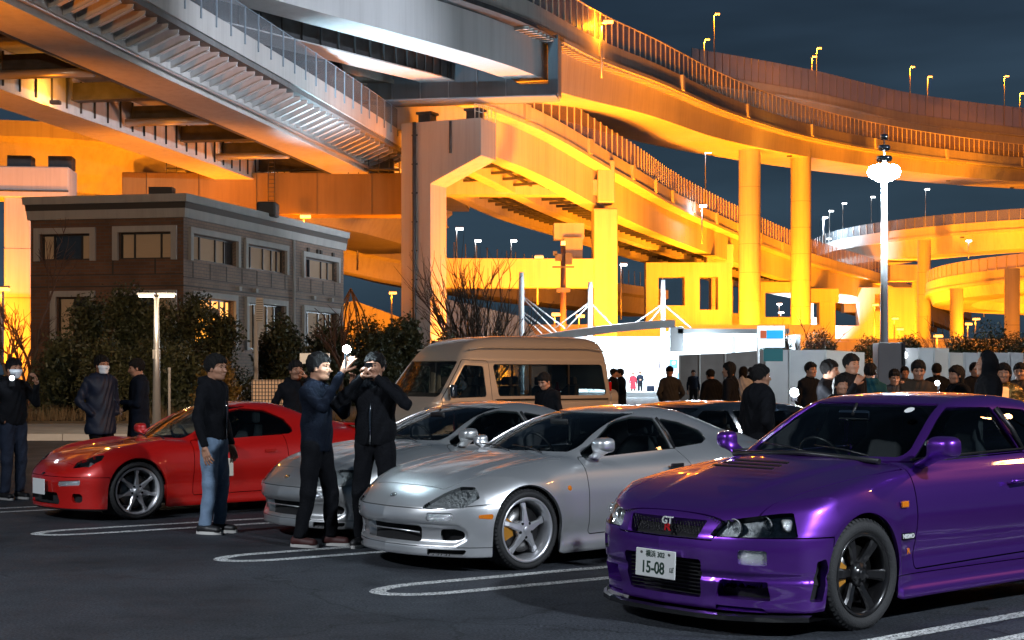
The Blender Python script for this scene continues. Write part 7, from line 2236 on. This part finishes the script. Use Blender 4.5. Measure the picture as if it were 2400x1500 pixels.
def stay_mast(px, ytop, label, D, w, cables, mt_=M_MASTW):
    X = (px - 1200) / 3500 * D; zt_ = 1.5 + (875 - ytop) / 3500 * D
    t = thing('canopy_mast', label, 'canopy mast', (X, D, 0))
    b = MB(); b.tube([(0, 0, 0), (0, 0, zt_ - .8), (0, 0, zt_)], [w / 2, w / 2, w / 2 * .8], 10); b.build('mast', mt_, t)
    for (x2, y2, z1_) in cables:
        e = at(x2, y2, D) - Vector((X, D, 0)); s = at(px, z1_, D) - Vector((X, D, 0))
        b = MB(); b.tube([s, e], .055, 6); b.build('stay_rod', mt_, t)
    return t
stay_mast(1222, 638, 'left white mast with twisted lit top and stays, by the bare tree', 97, .38, [(1305, 780, 695), (1325, 770, 692), (1270, 782, 735), (1295, 782, 728)])
stay_mast(1383, 661, 'middle white mast with stay rods, standing above the shop roof', 98, .36, [(1295, 772, 708), (1326, 771, 712), (1434, 762, 708)])
stay_mast(1554, 656, 'right white mast with stay rods, lettered near its top', 98, .32, [(1488, 757, 712), (1520, 757, 716), (1638, 785, 712)])
# added lights without fixtures above the canopy, whitening the stay masts
for x in (-2.5, 2.5, 6.8): lamp('canopy_light', (x, -1.5, 5.6), 1500, COOL, .3, parent=sh)

# ------------------------------------------------------------------ white site fence, sign, pillar
M_PANEL = mat('fence_panel', (.33, .32, .325), rough=.55, noise=(.6, .08))
M_PANEL2 = mat('fence_panel_cream', (.40, .34, .30), rough=.55, noise=(.6, .08))
fc = thing('site_fence', 'long fence of tall pale grey metal panels behind the crowd', 'fence', (18, 70, 0))
px = [1592, 1640, 1700, 1795, 1850, 1935, 2026]
tops = [838, 836, 834, 826, 826, 826, 832]
def fpanel(a, b_, ya, yb, D, mt_):
    xa, xb = (a - 1200) / 3500 * D - 18, (b_ - 1200) / 3500 * D - 18
    za, zb_ = 1.5 + (875 - ya) / 3500 * D, 1.5 + (875 - yb) / 3500 * D
    y = D - 70
    m = MB(); m.add([(xa, y, 0), (xb, y, 0), (xb, y, zb_), (xa, y, za), (xa, y + .06, 0), (xb, y + .06, 0), (xb, y + .06, zb_), (xa, y + .06, za)], [(0, 1, 2, 3), (7, 6, 5, 4), (3, 2, 6, 7), (0, 3, 7, 4), (1, 5, 6, 2)])
    m.build('fence_panel', mt_, fc)
    b = MB(); b.box((xa, y - .03, (za) / 2), (.07, .08, za)); b.build('fence_upright', M_GALV, fc)
M_BROWNW = mat('brown_hoarding', (.10, .085, .08), rough=.7, noise=(.8, .2))
cols = [M_BROWNW, M_BROWNW, M_BROWNW, M_PANEL, M_PANEL, M_PANEL2, M_PANEL]
for i in range(6): fpanel(px[i], px[i + 1], tops[i] - 6, tops[i + 1] - 6, 70, cols[i])
sp = list(range(2084, 2420, 35))
for i in range(len(sp) - 1):
    y0 = 815 if sp[i] < 2190 else 826; fpanel(sp[i], sp[i + 1] , y0, y0 + (1 if sp[i] != 2154 else 0), 70, M_PANEL2 if 2180 < sp[i] < 2240 else M_PANEL)
gp = thing('gate_pillar', 'wide pale concrete gate pillar at the foot of the floodlight mast', 'pillar', (15.1, 59.8, 0))
b = MB(); b.box((-.05, 0, 1.36), (1.0, .9, 2.72)); bevel(b.build('pillar', M_PANEL, gp), .03)
b = MB(); b.box((.47, -.2, 1.36), (.10, .6, 2.74)); b.build('dark_edge', M_STEELD, gp)
gl = thing('fence_lamp', 'small round white lamp on the fence right of the gate pillar', 'lamp', (18.3, 69.8, 2.35))
b = MB(); b.lathe([(.001, -.16), (.14, -.1), (.18, 0), (.14, .1), (.001, .16)][::-1], 14, 'Y'); b.build('lamp_globe', M_BULBW, gl)
sg = thing('road_sign', 'white framed sign with red square and blue panel beside the first round pier', 'sign', (10.75, 65.2, 0))
b = MB(); b.tube([(0, 0, 0), (0, 0, 3.55)], .06, 8); b.build('sign_post', M_MASTW, sg)
b = MB(); b.box((.55, 0, 3.1), (1.2, .10, .95)); b.build('sign_frame', mat('sign_white_glow', (.8, .83, .85), emit=(.8, .9, 1), est=.55), sg)  # sign surfaces get a faint glow in place of light on them
b = MB(); b.box((.22, -.06, 3.2), (.26, .02, .34)); b.build('red_square', mat('sign_red_glow', (.45, .08, .03), emit=(.6, .12, .04), est=.3), sg)
b = MB(); b.box((.72, -.06, 3.2), (.72, .02, .36)); b.build('blue_panel', mat('sign_blue_glow', (.01, .22, .50), emit=(.01, .30, .65), est=.8), sg)
b = MB(); b.box((.65, .0, 2.3), (.85, .08, .55)); b.build('dark_panel', mat('sign_teal_glow', (.01, .05, .06), emit=(.0, .12, .14), est=.3), sg)

# ------------------------------------------------------------------ posts on the left pavement
tl = street_lamp('white twin headed lamp post in front of the conifers', ((367 - 1200) / 3500 * 36.5, 36.5, .12), 3.25, 'd', .25, None, 0, 2)
tl2 = MB(); tl2.box((0, 0, 1.85), (.16, .14, .22)); tl2.build('junction_box', M_TRIM, tl)
lamp('lamp_light', (0, -.5, 2.9), 60, (1.0, .80, .55), .2, parent=tl)
t = thing('panel_post', 'white post with a tall narrow louvred panel, right of the conifers', 'post', ((600 - 1200) / 3500 * 46, 46, 0))
b = MB(); b.tube([(0, 0, 0), (0, 0, 3.3)], .07, 8); b.build('post', M_TRIM, t)
b = MB(); b.box((.12, 0, 3.45), (.22, .12, .75)); b.build('panel', M_TRIM, t)
for k in range(10):
    b = MB(); b.box((.12, -.07, 3.12 + k * .07), (.2, .03, .02)); b.build('louvre', M_WFRAME, t)
t = thing('marker_post', 'thin pale marker post right of the twin lamp post', 'post', ((397 - 1200) / 3500 * 38, 38, .12))
b = MB(); b.tube([(0, 0, 0), (0, 0, 1.5)], .035, 8); b.build('post', M_TRIM, t); b = MB(); b.lathe([(.001, 1.54), (.045, 1.52), (.045, 1.46)][::-1], 10, 'Z'); b.build('cap', M_TRIM, t)
t = thing('lattice_rack', 'low lit lattice screen beside the panel post', 'screen', ((640 - 1200) / 3500 * 40, 40, 0))
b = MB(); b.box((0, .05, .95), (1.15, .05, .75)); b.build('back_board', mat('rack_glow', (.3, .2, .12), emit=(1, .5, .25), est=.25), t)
o = None
m = MB()
for k in range(14): m.box((-.55 + k * .085, 0, .95), (.02, .03, .75))
for k in range(8): m.box((0, 0, .6 + k * .1), (1.15, .03, .02))
o = m.build('lattice', M_WFRAME, t); o['kind'] = 'stuff'
t = thing('guard_pole', 'brown utility pole carrying boxes and a lamp, between two shop masts', 'utility pole', ((1320 - 1200) / 3500 * 110, 110, 0))
zt_ = 1.5 + (875 - 575) / 3500 * 110
b = MB(); b.tube([(0, 0, 0), (0, 0, zt_)], [.28, .18], 10); b.build('pole', mat('brown_pole', (.14, .07, .05), rough=.6), t)
for (dx, z, w, h) in ((-.35, zt_ - .9, .5, .5), (.4, zt_ - 1.0, .5, .8), (-.6, zt_ - .6, .3, .3), (0, zt_ - 1.6, 1.6, .1), (.0, zt_ - 3.3, 1.0, .35)):
    b = MB(); b.box((dx, -.1, z), (w, .4, h)); b.build('cross_arm_box', M_STEELD, t)
b = MB(); b.box((.0, 0, zt_ + .15), (.3, .3, .3)); b.build('bulb', M_BULBO, t)
t = thing('glass_pavilion', 'dark glazed sloping building with lit triangles behind the bare tree', 'building', ((1130 - 1200) / 3500 * 135, 135, 0))
m = MB(); m.prism([(-3.8, 0), (7.5, 0), (7.5, 1.5), (3.6, 6.6), (-3.8, 8.3)], (0, -1, 0), (1, 0, 0), (0, 0, 1), (0, 1, 0), 6); m.build('shell', mat('pavilion_glass_glow', (.05, .07, .10), rough=.15, noise=(.5, .3), emit=(.3, .45, .6), est=.12), t)  # faint blue emission put into the shell in place of light
for k in range(9):
    m = MB(); m.add([(-3.6 + k * 1.2, -1.05, 2.9), (-2.5 + k * 1.2, -1.05, 2.9), (-3.05 + k * 1.2, -1.05, 3.7)], [(0, 1, 2)]); m.build('lit_triangle', mat('lit_triangle', (.8, .6, .45), emit=(1, .75, .55), est=.9) if k == 0 else bpy.data.materials['lit_triangle'], t)
    if k % 2 == 0:
        b = MB(); b.tube([(-3.7 + k * 1.2, -1.1, 0), (-3.7 + k * 1.2, -1.1, 7.8 - k * .6)], .08, 5); b.build('glazing_bar', M_GALV, t)
t = thing('distant_hall', 'low pale hall with pitched roof between the building and the central pier', 'building', ((850 - 1200) / 3500 * 170, 170, 0))
m = MB(); m.prism([(-6, 0), (7, 0), (7, 6.9), (-1.0, 9.8), (-6, 8.2)], (0, 0, 0), (1, 0, 0), (0, 0, 1), (0, 1, 0), 14); m.build('hall', M_CONC, t)
t = thing('rope_frame', 'dark pyramid rope climbing frame right of the building', 'climbing frame', ((822 - 1200) / 3500 * 120, 120, 0))
for a in range(6):
    an_ = a * math.pi / 3; b = MB(); b.tube([(0, 0, 8.3), (1.0 * math.cos(an_), 1.0 * math.sin(an_), 6.5), (2.0 * math.cos(an_), 2.0 * math.sin(an_), 3)], .07, 5); b.build('frame_leg', M_STEELD, t)
t = thing('low_sign_board', 'small plain grey board among the shrubs behind the men taking pictures', 'board', ((738 - 1200) / 3500 * 40, 40, 0))
b = MB(); b.box((0, 0, 1.9), (.80, .06, .28)); b.build('board', M_GALV, t); b = MB(); b.box((0, .02, .95), (.06, .05, 1.7)); b.build('board_leg', M_STEELD, t)
# ------------------------------------------------------------------ plants
def leaf_mat(name, c1, c2):
    m = bpy.data.materials.new(name); m.use_nodes = True
    t = m.node_tree; b = t.nodes['Principled BSDF']; b.inputs['Roughness'].default_value = .55
    tcn = t.nodes.new('ShaderNodeTexCoord'); n = t.nodes.new('ShaderNodeTexNoise'); n.inputs['Scale'].default_value = 1.7; n.inputs['Detail'].default_value = 7; n.inputs['Roughness'].default_value = .8
    r = t.nodes.new('ShaderNodeValToRGB'); r.color_ramp.elements[0].position = .38; r.color_ramp.elements[1].position = .66
    r.color_ramp.elements[0].color = (*c1, 1); r.color_ramp.elements[1].color = (*c2, 1)
    t.links.new(tcn.outputs['Object'], n.inputs['Vector']); t.links.new(n.outputs['Fac'], r.inputs[0]); t.links.new(r.outputs[0], b.inputs['Base Color'])
    return m
M_LEAFD = leaf_mat('dark_leaves', (.018, .028, .011), (.085, .085, .032))
M_LEAFO = leaf_mat('olive_leaves', (.024, .030, .012), (.10, .10, .038))
M_LEAFY = leaf_mat('autumn_leaves', (.10, .065, .012), (.30, .17, .03))
M_BARK = mat('bark', (.07, .05, .038), rough=.9, bump=(12, .8))
M_TWIG = mat('bare_twigs', (.10, .055, .04), rough=.8)
def leaves(name, blobs, n, size, mt, parent, seed=1, drop=0.0):
    """many small leaves spread through a set of ellipsoid clumps"""
    rs = np.random.RandomState(seed)
    w = np.array([b[3] * b[4] * b[5] for b in blobs])**.7; w /= w.sum()
    k = rs.choice(len(blobs), n, p=w)
    B = np.array(blobs)[k]
    d = rs.normal(size=(n, 3)); d /= np.linalg.norm(d, axis=1)[:, None]
    rad = (rs.rand(n)**.45) * (1 + .12 * rs.normal(size=n))
    # ragged outline: clumps of clumps
    ph = np.sin(d[:, 0] * 9 + k) * np.sin(d[:, 1] * 8 + k * 2) * np.sin(d[:, 2] * 10 + k * 3)
    rad *= 1 + .28 * ph
    C = B[:, :3] + d * rad[:, None] * B[:, 3:6]
    C = C[C[:, 2] > .05]; n = len(C)
    u = rs.normal(size=(n, 3)); u /= np.linalg.norm(u, axis=1)[:, None]
    v = np.cross(u, rs.normal(size=(n, 3))); v /= np.linalg.norm(v, axis=1)[:, None]
    s = size * (.35 + .9 * rs.rand(n)**1.5)[:, None]
    V = np.stack([C - u * s, C + v * s * .45, C + u * s, C - v * s * .45], 1).reshape(-1, 3)
    me = bpy.data.meshes.new(name)
    me.vertices.add(len(V)); me.vertices.foreach_set('co', V.ravel())
    me.loops.add(n * 4); me.loops.foreach_set('vertex_index', np.arange(n * 4))
    me.polygons.add(n); me.polygons.foreach_set('loop_start', np.arange(n) * 4); me.polygons.foreach_set('loop_total', np.full(n, 4))
    me.materials.append(mt); me.update(calc_edges=True)
    o = link(bpy.data.objects.new(name, me)); o.parent = parent
    return o
def bush(label, X, D, blobs, n, size, mt, seed, cat='shrub', name='shrub', group=None, stem=True):
    t = thing(name, label, cat, (X, D, .15 if D < 60 and X < 0 else 0), 0, group)
    leaves('foliage', blobs, n, size, mt, t, seed)
    b = MB()
    for i, q in enumerate(blobs[:5]):
        b = MB(); b.tube([(q[0] * .3, q[1] * .3, 0), (q[0] * .7, q[1] * .7, q[2] * .6), (q[0], q[1], q[2] + q[5] * .4)], [.09, .05, .02], 5); b.build('branch', M_BARK, t)
    return t
def cone_blobs(h, w, rnd, n=16, z0=.3):
    out = []
    for i in range(n):
        f = rnd.random(); z = z0 + f * (h - z0); r = w * (1 - f * .75)
        a = rnd.random() * 6.28; q = rnd.random()**.6 * r
        out.append((q * math.cos(a), q * math.sin(a), z, .28 * w + .2, .28 * w + .2, .35 * w + .3))
    return out
rnd = random.Random(5)
spec = [ # px, D, height, half width, leaves, material, label
    (210, 50, 3.6, 1.3, 9000, M_LEAFD, 'tall dark conifer at the left end of the planted verge'),
    (300, 49, 3.9, 1.4, 11000, M_LEAFD, 'dark conifer second from the left in front of the brick wall'),
    (385, 48, 3.4, 1.2, 8000, M_LEAFD, 'dark conifer behind the twin lamp post'),
    (450, 49, 3.7, 1.2, 9000, M_LEAFD, 'dark conifer right of the twin lamp post'),
    (520, 50, 3.3, 1.0, 7000, M_LEAFD, 'dark conifer beside the lit kiosk, rightmost of the row'),
    (150, 46, 2.2, 1.1, 7000, M_LEAFO, 'olive shrub low at the left, behind the standing men'),
    (260, 44, 2.0, 1.2, 8000, M_LEAFO, 'olive shrub behind the man in the long coat'),
    (345, 44, 1.8, 1.1, 7000, M_LEAFO, 'olive shrub behind the second man in dark coat'),
    (440, 44, 1.9, 1.1, 7000, M_LEAFO, 'olive shrub at the foot of the conifers, right side'),
    (505, 42, 1.4, .7, 3500, M_LEAFY, 'yellow brown shrub behind the man in pale jeans'),
    (650, 56, 3.0, 1.5, 9000, M_LEAFD, 'dark round shrub right of the panel post'),
    (770, 60, 3.2, 1.6, 9000, M_LEAFD, 'dark shrub behind the bright phone light'),
    (860, 62, 3.4, 1.8, 9000, M_LEAFD, 'dark shrub below the distant hall'),
    (950, 64, 3.5, 1.6, 9000, M_LEAFD, 'dark shrub at the foot of the central pier'),
    (1020, 66, 3.0, 1.4, 7000, M_LEAFD, 'dark shrub left of the fan shaped bare tree')]
for i, (px_, D, h, w, n, mt_, lab) in enumerate(spec):
    bush(lab, (px_ - 1200) / 3500 * D, D, cone_blobs(h * .93, w, rnd, 22), int(n * 1.5), .085 if D < 52 else .11, mt_, i + 3, 'conifer' if 'conifer' in lab else 'shrub', 'conifer' if 'conifer' in lab else 'shrub')
for i, (px_, y, D, r_, lab) in enumerate(((1918, 806, 90, .9, 'round dark shrub behind the fence, right of the second round pier'), (2130, 808, 100, .8, 'low shrub behind the fence right of the mast'), (2250, 815, 85, .8, 'small dark shrub behind the fence, left of the big one'), (2325, 800, 85, 1.25, 'biggest dark shrub behind the fence at right'),
        (2392, 812, 90, .9, 'dark shrub behind the fence at the right edge'), (1820, 805, 95, .9, 'dark shrub behind the small blue sign'), (2035, 815, 100, .9, 'reddish shrub behind the fence left of the mast'))):
    p = at(px_, y, D)
    bush(lab, p.x, D, [(0, 0, p.z, r_, r_, r_), (r_ * .6, 0, p.z - .3, r_ * .7, r_ * .7, r_ * .6), (-r_ * .6, 0, p.z - .4, r_ * .7, r_ * .7, r_ * .6), (0, 0, p.z * .5, r_ * .8, r_ * .8, p.z * .5)], 3500, .10, M_LEAFD, i + 40)
def bare_tree(label, X, D, h, spread, seed, n0=9, fan=True, twmat=None, depth=4, z=0):
    t = thing('bare_tree', label, 'bare tree', (X, D, z)); rs = random.Random(seed)
    tr = MB(); cr = MB()
    def grow(p, d, l, r, lv):
        k = 4 if lv < 3 else 3
        pts = [p]; q = p; dd = d
        for i in range(k):
            dd = (dd + Vector((rs.gauss(0, .09), rs.gauss(0, .09), rs.gauss(.05, .05)))).normalized(); q = q + dd * (l / k); pts.append(q)
        (tr if lv == 0 else cr).tube(pts, [r * (1 - .6 * i / k) for i in range(k + 1)], 5 if lv < 2 else 3, cap=False)
        if lv >= depth: return
        for i in range(rs.randint(3, 5)):
            j = rs.randint(1, k); a = rs.uniform(.25, .65)
            ax = Vector((rs.gauss(0, 1), rs.gauss(0, 1), rs.gauss(0, .5))).normalized()
            grow(pts[j], (dd + ax * a).normalized(), l * rs.uniform(.45, .7), max(r * .55, .014), lv + 1)
    if fan:
        for i in range(n0):
            a = rs.uniform(-1, 1) * spread; b_ = rs.uniform(-.5, .5)
            grow(Vector((rs.gauss(0, .08), rs.gauss(0, .08), 0)), Vector((math.sin(a), b_ * .6, math.cos(a))).normalized(), h * rs.uniform(.5, .7), .07, 1)
        tr.tube([(0, 0, 0), (0, 0, .4)], .16, 8)
    else: grow(Vector((0, 0, 0)), Vector((0, 0, 1)), h * .5, .11, 0)
    tr.build('trunk', M_BARK, t)
    cr.build('crown', twmat or M_TWIG, t)
    return t
bare_tree('large fan shaped bare tree between the central pier and the shop', (1125 - 1200) / 3500 * 74, 74, 6.4, .66, 3, 30, depth=3, twmat=M_BARK)
bare_tree('bare tree rising at the left edge before the building', (55 - 1200) / 3500 * 50, 50, 6.2, .5, 8, fan=False, depth=4)
bare_tree('thin bare sapling at the far left', (30 - 1200) / 3500 * 40, 40, 3.6, .5, 12, fan=False, depth=3)
bare_tree('small bare tree near the bright phone light', (800 - 1200) / 3500 * 50, 50, 4.2, .5, 15, fan=False, depth=3)
bare_tree('bare shrub lit orange at the foot of the second round pier', (1885 - 1200) / 3500 * 88, 88, 4.4, .7, 21, 8, depth=3)
bare_tree('little bare shrub lit orange left of the second spiral pier', (2215 - 1200) / 3500 * 95, 95, 4.6, .6, 25, 6, depth=3)
# dry grass along the verge front
rs = np.random.RandomState(4)
n = 9000
P = np.stack([rs.uniform(-36, -3, n), rs.uniform(41.2, 43.6, n), np.full(n, .17)], 1)
hgt = rs.uniform(.12, .5, n); a = rs.uniform(0, 6.28, n); w = .012
dx, dy = np.cos(a) * w, np.sin(a) * w
V = np.stack([P + np.stack([dx, dy, 0 * a], 1), P - np.stack([dx, dy, 0 * a], 1), P + np.stack([rs.normal(0, .06, n), rs.normal(0, .06, n), hgt], 1)], 1).reshape(-1, 3)
me = bpy.data.meshes.new('dry_grass'); me.from_pydata(V.tolist(), [], np.arange(n * 3).reshape(-1, 3).tolist()); me.materials.append(mat('dry_grass', (.16, .11, .055), rough=.9))
o = link(bpy.data.objects.new('dry_grass', me)); o['kind'] = 'stuff'
# ------------------------------------------------------------------ the people in the picture
def px_at(px, D): return ((px - 1200) / 3500 * D, D)
# the three men at the front
p4 = person('man in black jacket and pale jeans standing by the red coupe, looking right', px_at(500, 14.0), -18, H=1.66, arms=('down', 'down'), top='black', legs='jeans', shoes=M_SHOEB, res=.011, detail=1, head=(-6, .02), stance=(.085, .03, 0), hood=True, group=None, bulk=1.06)
p6 = person('man in dark sweater and black trousers aiming a phone to the right, hands raised', px_at(742, 12.95), -22, H=1.66, arms=(((.14, .25, 1.17), (.30, .10, 1.42)), ((.20, -.25, 1.24), (.33, -.13, 1.55))), top='navy', legs='black', shoes=M_SHOER, res=.011, detail=1, head=(4, .0), stance=(.10, .10, 0), coat=.06, group=None)
p7 = person('man in zipped black jacket holding both hands at his face, facing the camera', px_at(880, 12.85), -104, H=1.66, arms=('faceout', 'faceout'), top='black', legs='black', shoes=M_SHOEB, res=.011, detail=1, head=(0, -.1), stance=(.15, .03, 0), hood=True, group=None, bulk=1.05)
# zips and drawstrings
for (pp, fa) in ((p7, 0), (p4, 0)):
    root, ap, up, S, hc = pp
    b = MB(); b.tube([Vector(up(1.40, .085)) * S, Vector(up(1.2, .148)) * S, Vector(up(1.0, .142)) * S, Vector(up(.91, .145)) * S], .0045, 5); b.build('zip', M_CHROME, root)
def hand_pos(pp, side): 
    root, ap, up, S, hc = pp
    return Vector(ap[side][1]) * S
ph = phone_at(p6[0], hand_pos(p6, -1) + Vector((.03, .03, .09)), 0, 'phone with its white flash light on, held up between the two men')
b = MB(); b.lathe([(.001, -.036), (.025, -.025), (.036, 0), (.025, .025), (.001, .036)][::-1], 14, 'Z', c=(.0, -.01, .10)); b.build('flash_led', mat('phone_flash', (1, 1, 1), emit=(.70, .90, 1.0), est=300), ph)
lamp('flash_light', (.0, -.14, .12), 3.5, (.55, .80, 1.0), .03, parent=ph)
ph7 = phone_at(p7[0], Vector(p7[2](1.555, .175)) * p7[3], 0, 'dark phone held before the face of the man in the zipped jacket')

rest = [ # label, px, D, face, H, kwargs
    ('man at the left edge in a dark hoodie and jeans, lit from a phone', 30, 17.8, -40, 1.66, dict(arms=('phone', 'pocket'), top='black', legs='djeans', mask=True, hood=True, res=.014, shoes=M_SHOEB)),
    ('man in a long quilted coat with a white face mask, left group', 236, 20.0, -40, 1.72, dict(arms=('pocket', 'pocket'), top='puffer', mask=True, coat=.22, bulk=1.15, res=.015)),
    ('man in a dark coat holding his hands together, beside the quilted coat', 326, 20.5, 196, 1.68, dict(arms=('chest', 'belly'), top='navy', coat=.28, bulk=1.1, res=.015, head=(0, .15))),
    ('man in a black hoodie with white print behind the red coupe', 692, 18.5, -60, 1.64, dict(arms=('face', 'pocket'), top='black', hood=True, res=.015)),
    ('man looking down in front of the passenger van', 1288, 20.0, -130, 1.50, dict(arms=('belly', 'belly'), top='black', res=.015, bend=.12, head=(0, .4))),
    ('left one of the two dark figures close together at the van tail', 1437, 37, -20, 1.60, dict(arms=('pocket', 'pocket'), top='black', coat=.2, bulk=1.2)),
    ('right one of the two dark figures close together at the van tail', 1455, 38, 180, 1.60, dict(arms=('pocket', 'pocket'), top='navy', coat=.2, bulk=1.15)),
    ('small distant person in red before the lit shop wall', 1487, 99.5, -90, 1.55, dict(arms=('down', 'down'), top='red', coat=.4, legs='brown')),
    ('small distant person in black trousers beside the one in red', 1504, 99.5, -90, 1.62, dict(arms=('chest', 'down'), top='navy')),
    ('man in a beanie with his back to the camera before the shop', 1570, 33, 100, 1.62, dict(arms=('pocket', 'pocket'), top='grey', bulk=1.2, hat=True, coat=.1)),
    ('dark figure in a bulky jacket at the shop corner post', 1668, 30, 120, 1.56, dict(arms=('chest', 'down'), top='black', bulk=1.25, coat=.15, head=(0, .3))),
    ('woman with tied dark hair carrying white bags near the panelled fence', 1712, 24, 150, 1.66, dict(arms=('down', 'down'), top='black', long=True)),
    ('person with bushy dark hair beyond the woman with the bags', 1742, 31, 60, 1.62, dict(arms=('down', 'down'), top='white', long=True)),
    ('large man in a dark coat, closest of the right hand crowd', 1778, 15.2, 20, 1.57, dict(arms=('down', 'pocket'), top='black', bulk=1.3, coat=.25, res=.015, head=(-10, 0))),
    ('young man looking right, left of the crowd before the gate pillar', 1940, 17.6, -25, 1.64, dict(arms=('down', 'phone'), top='black')),
    ('short person with a reddish face in the crowd before the gate pillar', 1968, 16.8, -70, 1.46, dict(arms=('down', 'down'), top='black', long=True)),
    ('tall man in a black jacket behind the short person', 1992, 18.6, -60, 1.72, dict(arms=('down', 'down'), top='black', bulk=1.15)),
    ('person in a teal jacket turned away, before the gate pillar', 2040, 20.5, 80, 1.62, dict(arms=('down', 'down'), top='teal', hood=True)),
    ('person with headphones-like dark hair looking down at a phone', 2095, 21.5, -90, 1.54, dict(arms=('phone', 'belly'), top='grey', head=(0, .25))),
    ('man with short hair in a patterned top, right of the gate pillar', 2152, 18.3, -100, 1.64, dict(arms=('belly', 'down'), top='brown', head=(0, .2))),
    ('dark haired person seen from behind beside the small white flash', 2245, 19, 200, 1.58, dict(arms=('down', 'down'), top='black', long=True, bulk=1.1)),
    ('tall figure with a pointed black hood at the right', 2316, 16.5, 170, 1.70, dict(arms=('chest', 'down'), top='black', hood='up', bulk=1.2)),
    ('person in a glittering gold jacket at the right edge of the crowd', 2352, 17.5, -110, 1.60, dict(arms=('down', 'phone'), top='gold', bulk=1.1, long=True)),
    ('dark haired man between the phone light and the young man looking right', 1898, 24, -60, 1.66, dict(arms=('down', 'down'), top='black')),
    ('slim person in grey behind the gate pillar crowd, near the fence lamp', 2120, 30, -90, 1.62, dict(arms=('down', 'down'), top='grey')),
    ('man in black facing away between the patterned top and the dark haired person', 2196, 27, 90, 1.66, dict(arms=('down', 'pocket'), top='black', bulk=1.1)),
    ('man in a black coat beyond the pointed hood', 2284, 25, -80, 1.66, dict(arms=('pocket', 'down'), top='black', bulk=1.1)),
    ('person in dark brown at the extreme right edge', 2392, 20, -120, 1.62, dict(arms=('down', 'down'), top='brown', bulk=1.1)),
    ('dark figure far back by the fence, left of the sign post', 1760, 45, -80, 1.66, dict(arms=('down', 'down'), top='black')),
    ('small figure far back between the beanie man and the corner post', 1625, 60, -90, 1.62, dict(arms=('down', 'down'), top='navy')),
]
RP = {}
for (lab, px_, D, fa, H, kw) in rest:
    x, y = px_at(px_, D)
    kw.setdefault('res', .018 if D < 30 else .022)
    RP[px_] = person(lab, (x, y + (1.2 if D > 90 else 0)), fa, H=H, group='people standing around the car park', **kw)
def flash(px_, py_, D, label, power, est, r=.03, col=(.85, .93, 1.0)):
    p = at(px_, py_, D)
    t = thing('mobile_phone', label, 'phone', p)
    b = MB(); b.box((0, .008, -.03), (.07, .009, .145)); bevel(b.build('phone_body', M_GLOSSB, t), .004, 2)
    b = MB(); b.lathe([(.001, -.012), (r * .7, -.008), (r, 0)][::-1], 14, 'Y'); b.build('flash_led', mat('flash_' + str(px_), (1, 1, 1), emit=col, est=est), t)
    lamp('flash_light', (0, -.15, 0), power, col, .03, parent=t)
flash(1862, 920, 17.5, 'phone with a blazing white flash light beside the large man', 22, 1200, .048)
flash(2197, 898, 21, 'phone with a small white flash light at the right of the crowd', 8, 800, .03)
l = flash(28, 886, 17.6, 'phone lighting the face of the man at the left edge', 1.2, 12, .03)
t = thing('shoulder_bag', 'glowing orange and white shopping bag before the gold jacket', 'bag', at(2342, 915, 16.6))
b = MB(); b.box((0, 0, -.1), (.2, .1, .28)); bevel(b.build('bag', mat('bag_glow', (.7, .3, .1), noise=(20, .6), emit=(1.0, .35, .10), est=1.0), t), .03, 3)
# white bags and a backpack
for (px_, py_, D, lab, mt_, sz) in ((1700, 975, 26.8, 'white plastic bag hanging from the woman by the dark car, left one', 'white', (.16, .1, .26)), (1716, 985, 26.6, 'white plastic bag hanging from the woman by the dark car, right one', 'white', (.16, .1, .28)), (1525, 915, 98, 'dark backpack standing inside the lit shop', 'navy', (.5, .3, .6))):
    t = thing('carrier_bag' if 'plastic' in lab else 'backpack', lab, 'bag', at(px_, py_, D))
    b = MB(); b.box((0, 0, 0), sz); bevel(b.build('bag', CL[mt_], t), .04, 3)
    b = MB(); b.tube([(-sz[0] * .3, 0, sz[2] / 2), (0, 0, sz[2] * .9), (sz[0] * .3, 0, sz[2] / 2)], .01, 5); b.build('bag_handle', CL[mt_], t)
